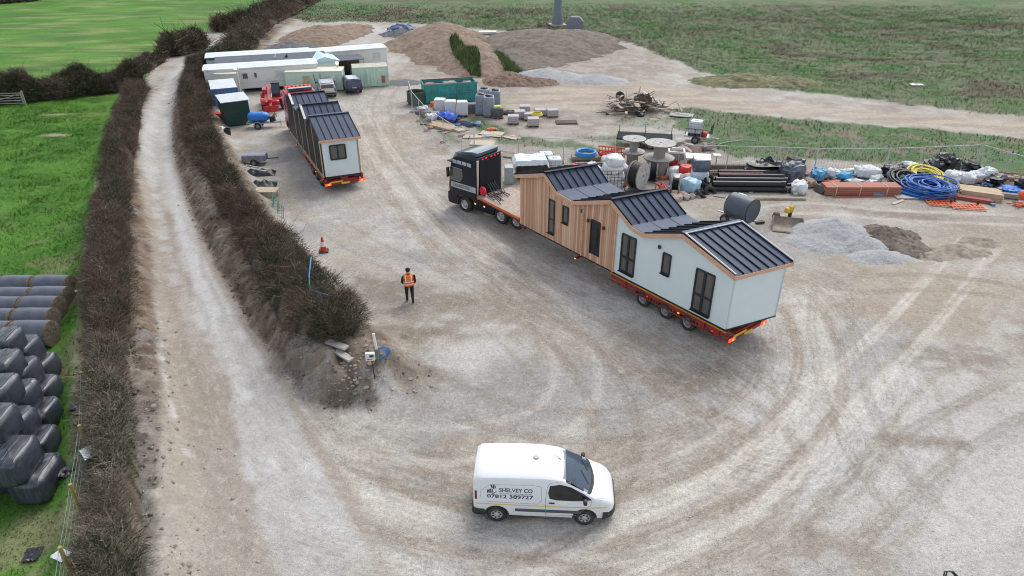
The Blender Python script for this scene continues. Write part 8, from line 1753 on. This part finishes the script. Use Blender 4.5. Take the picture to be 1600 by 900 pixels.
# traffic cone
p = G(506, 393); r_ = T('traffic_cone', 'red and white traffic cone beside the dark hedge', 'traffic cone', tuple(p), .2)
mb = MB(); mb.box((0, 0, .04), (.46, .46, .08), top=(.94, .94)); P('base', mb, M_CHAS, r_, .01)
for nm, za, zb_, m in (('cone_body', .08, .30, mat('cone_red', (.60, .035, .02), .5, .1, 6)), ('white_sleeve', .30, .54, mat('cone_white', (.75, .73, .70), .5, .06, 6)), ('cone_tip', .54, .78, mat('cone_red', (.60, .035, .02), .5))):
    rr = lambda z: .165 - .125 * (z - .08) / .70
    mb = MB(); mb.lathe([(rr(za) + (.004 if nm == 'white_sleeve' else 0), za), (rr(zb_) + (.004 if nm == 'white_sleeve' else 0), zb_)] + ([(.001, zb_)] if nm == 'cone_tip' else []), n=20); P(nm, mb, m, r_)
r_.scale = (1.15, 1.15, 1.15)
# blue water hose along the hedge, meter post with white notice box
hp = [(486, 402, 2.0), (483, 430, 1.9), (484, 452, 1.5), (500, 458, 1.3), (520, 463, 1.2), (540, 478, 1.0), (556, 497, .7), (568, 515, .4), (574, 532, .3), (590, 543, .3), (598, 552, .4), (600, 566, .35), (597, 572, .3)]
mb = MB(); mb.tube([tuple(G(a, b_, z + (.75 if b_ < 530 else .15))) for a, b_, z in hp], .03, 7); S('blue_water_pipe', mb, mat('water_pipe_blue', (.06, .20, .46), .4, .1), 'thin blue water pipe running down the dark hedge to the white post', 'pipe')
p = GT(588, 563); mb = MB()
for k in range(5): mb.torus((.05 * k - .1, .03 * (k % 2), .08 + .04 * k), .26 - .01 * k, .02, n=24, k=6)
mb.v = [(x, z * .8, y + .35) for x, y, z in mb.v]; S('pipe_coil', mb, mat('water_pipe_blue', (.06, .20, .46), .4), 'loops of blue pipe hanging at the white topped post', 'pipe', p + Vector((.25, 0, -.1)), .2)
p = GT(591, 570); r_ = T('marker_post', 'tall thin post with a white top at the end of the hedge bank', 'post', tuple(p), 0); mb = MB(); mb.bar((0, 0, 0), (0, 0, .75), .09); P('lower_post', mb, mat('mossy_post', (.16, .18, .09), .8, .3, 6), r_); mb = MB(); mb.bar((0, 0, .75), (-.05, 0, 1.45), .085); P('white_top', mb, M_CARA, r_)
p = GT(586, 592); r_ = T('notice_stake', 'white notice box on a thin black stake in the rubble', 'notice', tuple(p), .1); mb = MB(); mb.bar((0, 0, 0), (-.05, 0, .98), .035); P('stake', mb, M_CHAS, r_)
mb = MB(); mb.box((-.08, -.02, 1.08), (.36, .14, .34)); P('box', mb, M_CARA, r_, .015); mb = MB(); mb.box((-.02, -.094, 1.13), (.16, .006, .10)); mb.box((-.10, -.094, 1.0), (.2, .006, .03)); P('printed_panel', mb, NAVY, r_)
# planks and stones on the spoil
for px, py, L_, a, lb in ((527, 541, 1.0, -.5, 'pale flat stone slab on the spoil at the hedge end'), (536, 557, 1.1, -.7, 'pale plank half buried in the spoil')): mb = MB(); mb.box((0, 0, .08), (L_, .28, .09)); S('spoil_slab', mb, M_CONC, lb, 'slab', GT(px, py), a)
rk = []
for k in range(14): rk.append(MB().rock((0, 0, .0), 1.0, k + 5).mesh('stone'))
M_RUB = mat('rubble_stone', (.30, .25, .20), .9, .3, 4, bump=.5)
for me in rk: me.materials.append(M_RUB); me.polygons.foreach_set('use_smooth', [True] * len(me.polygons)); me.set_sharp_from_angle(angle=R(35))
def stones(n, sampler, s0, s1, label, group):
    for k in range(n):
        px, py = sampler(); p = GT(px, py); o = bpy.data.objects.new('loose_stone', rk[k % 14]); COL.objects.link(o); s = s0 + (s1 - s0) * rnd.random() ** 2.5
        o.scale = (s, s * (.7 + .5 * rnd.random()), s * .75); o.rotation_euler = (0, 0, rnd.random() * 6); o.location = p + Vector((0, 0, s * .15)); tag(o, label, 'stone', group)
stones(170, lambda: (rnd.gauss(555, 34), rnd.gauss(585, 20)), .02, .10, 'broken stone in the rubble below the notice stake', 'rubble at the hedge end')
stones(150, lambda: (lambda y: (rnd.gauss(245 + (y - 600) * .1, 24), y))(500 + 420 * rnd.random()), .02, .09, 'small loose stone on the bank left of the lane', 'stones on the lane bank')
# cable end at the bottom right, puddle film on the yard
mb = MB(); [mb.tube([tuple(G(1474 + 3 * k, 903, .02)), tuple(G(1476 + 4 * k, 893, .25)), tuple(G(1486 + 3 * k, 893, .22)), tuple(G(1494 + 3 * k, 901, .03)), tuple(G(1510, 925, .02))], .022, 6) for k in range(2)]; S('black_cable', mb, M_BPIPE, 'looped black cable end at the bottom right of the yard', 'cable')
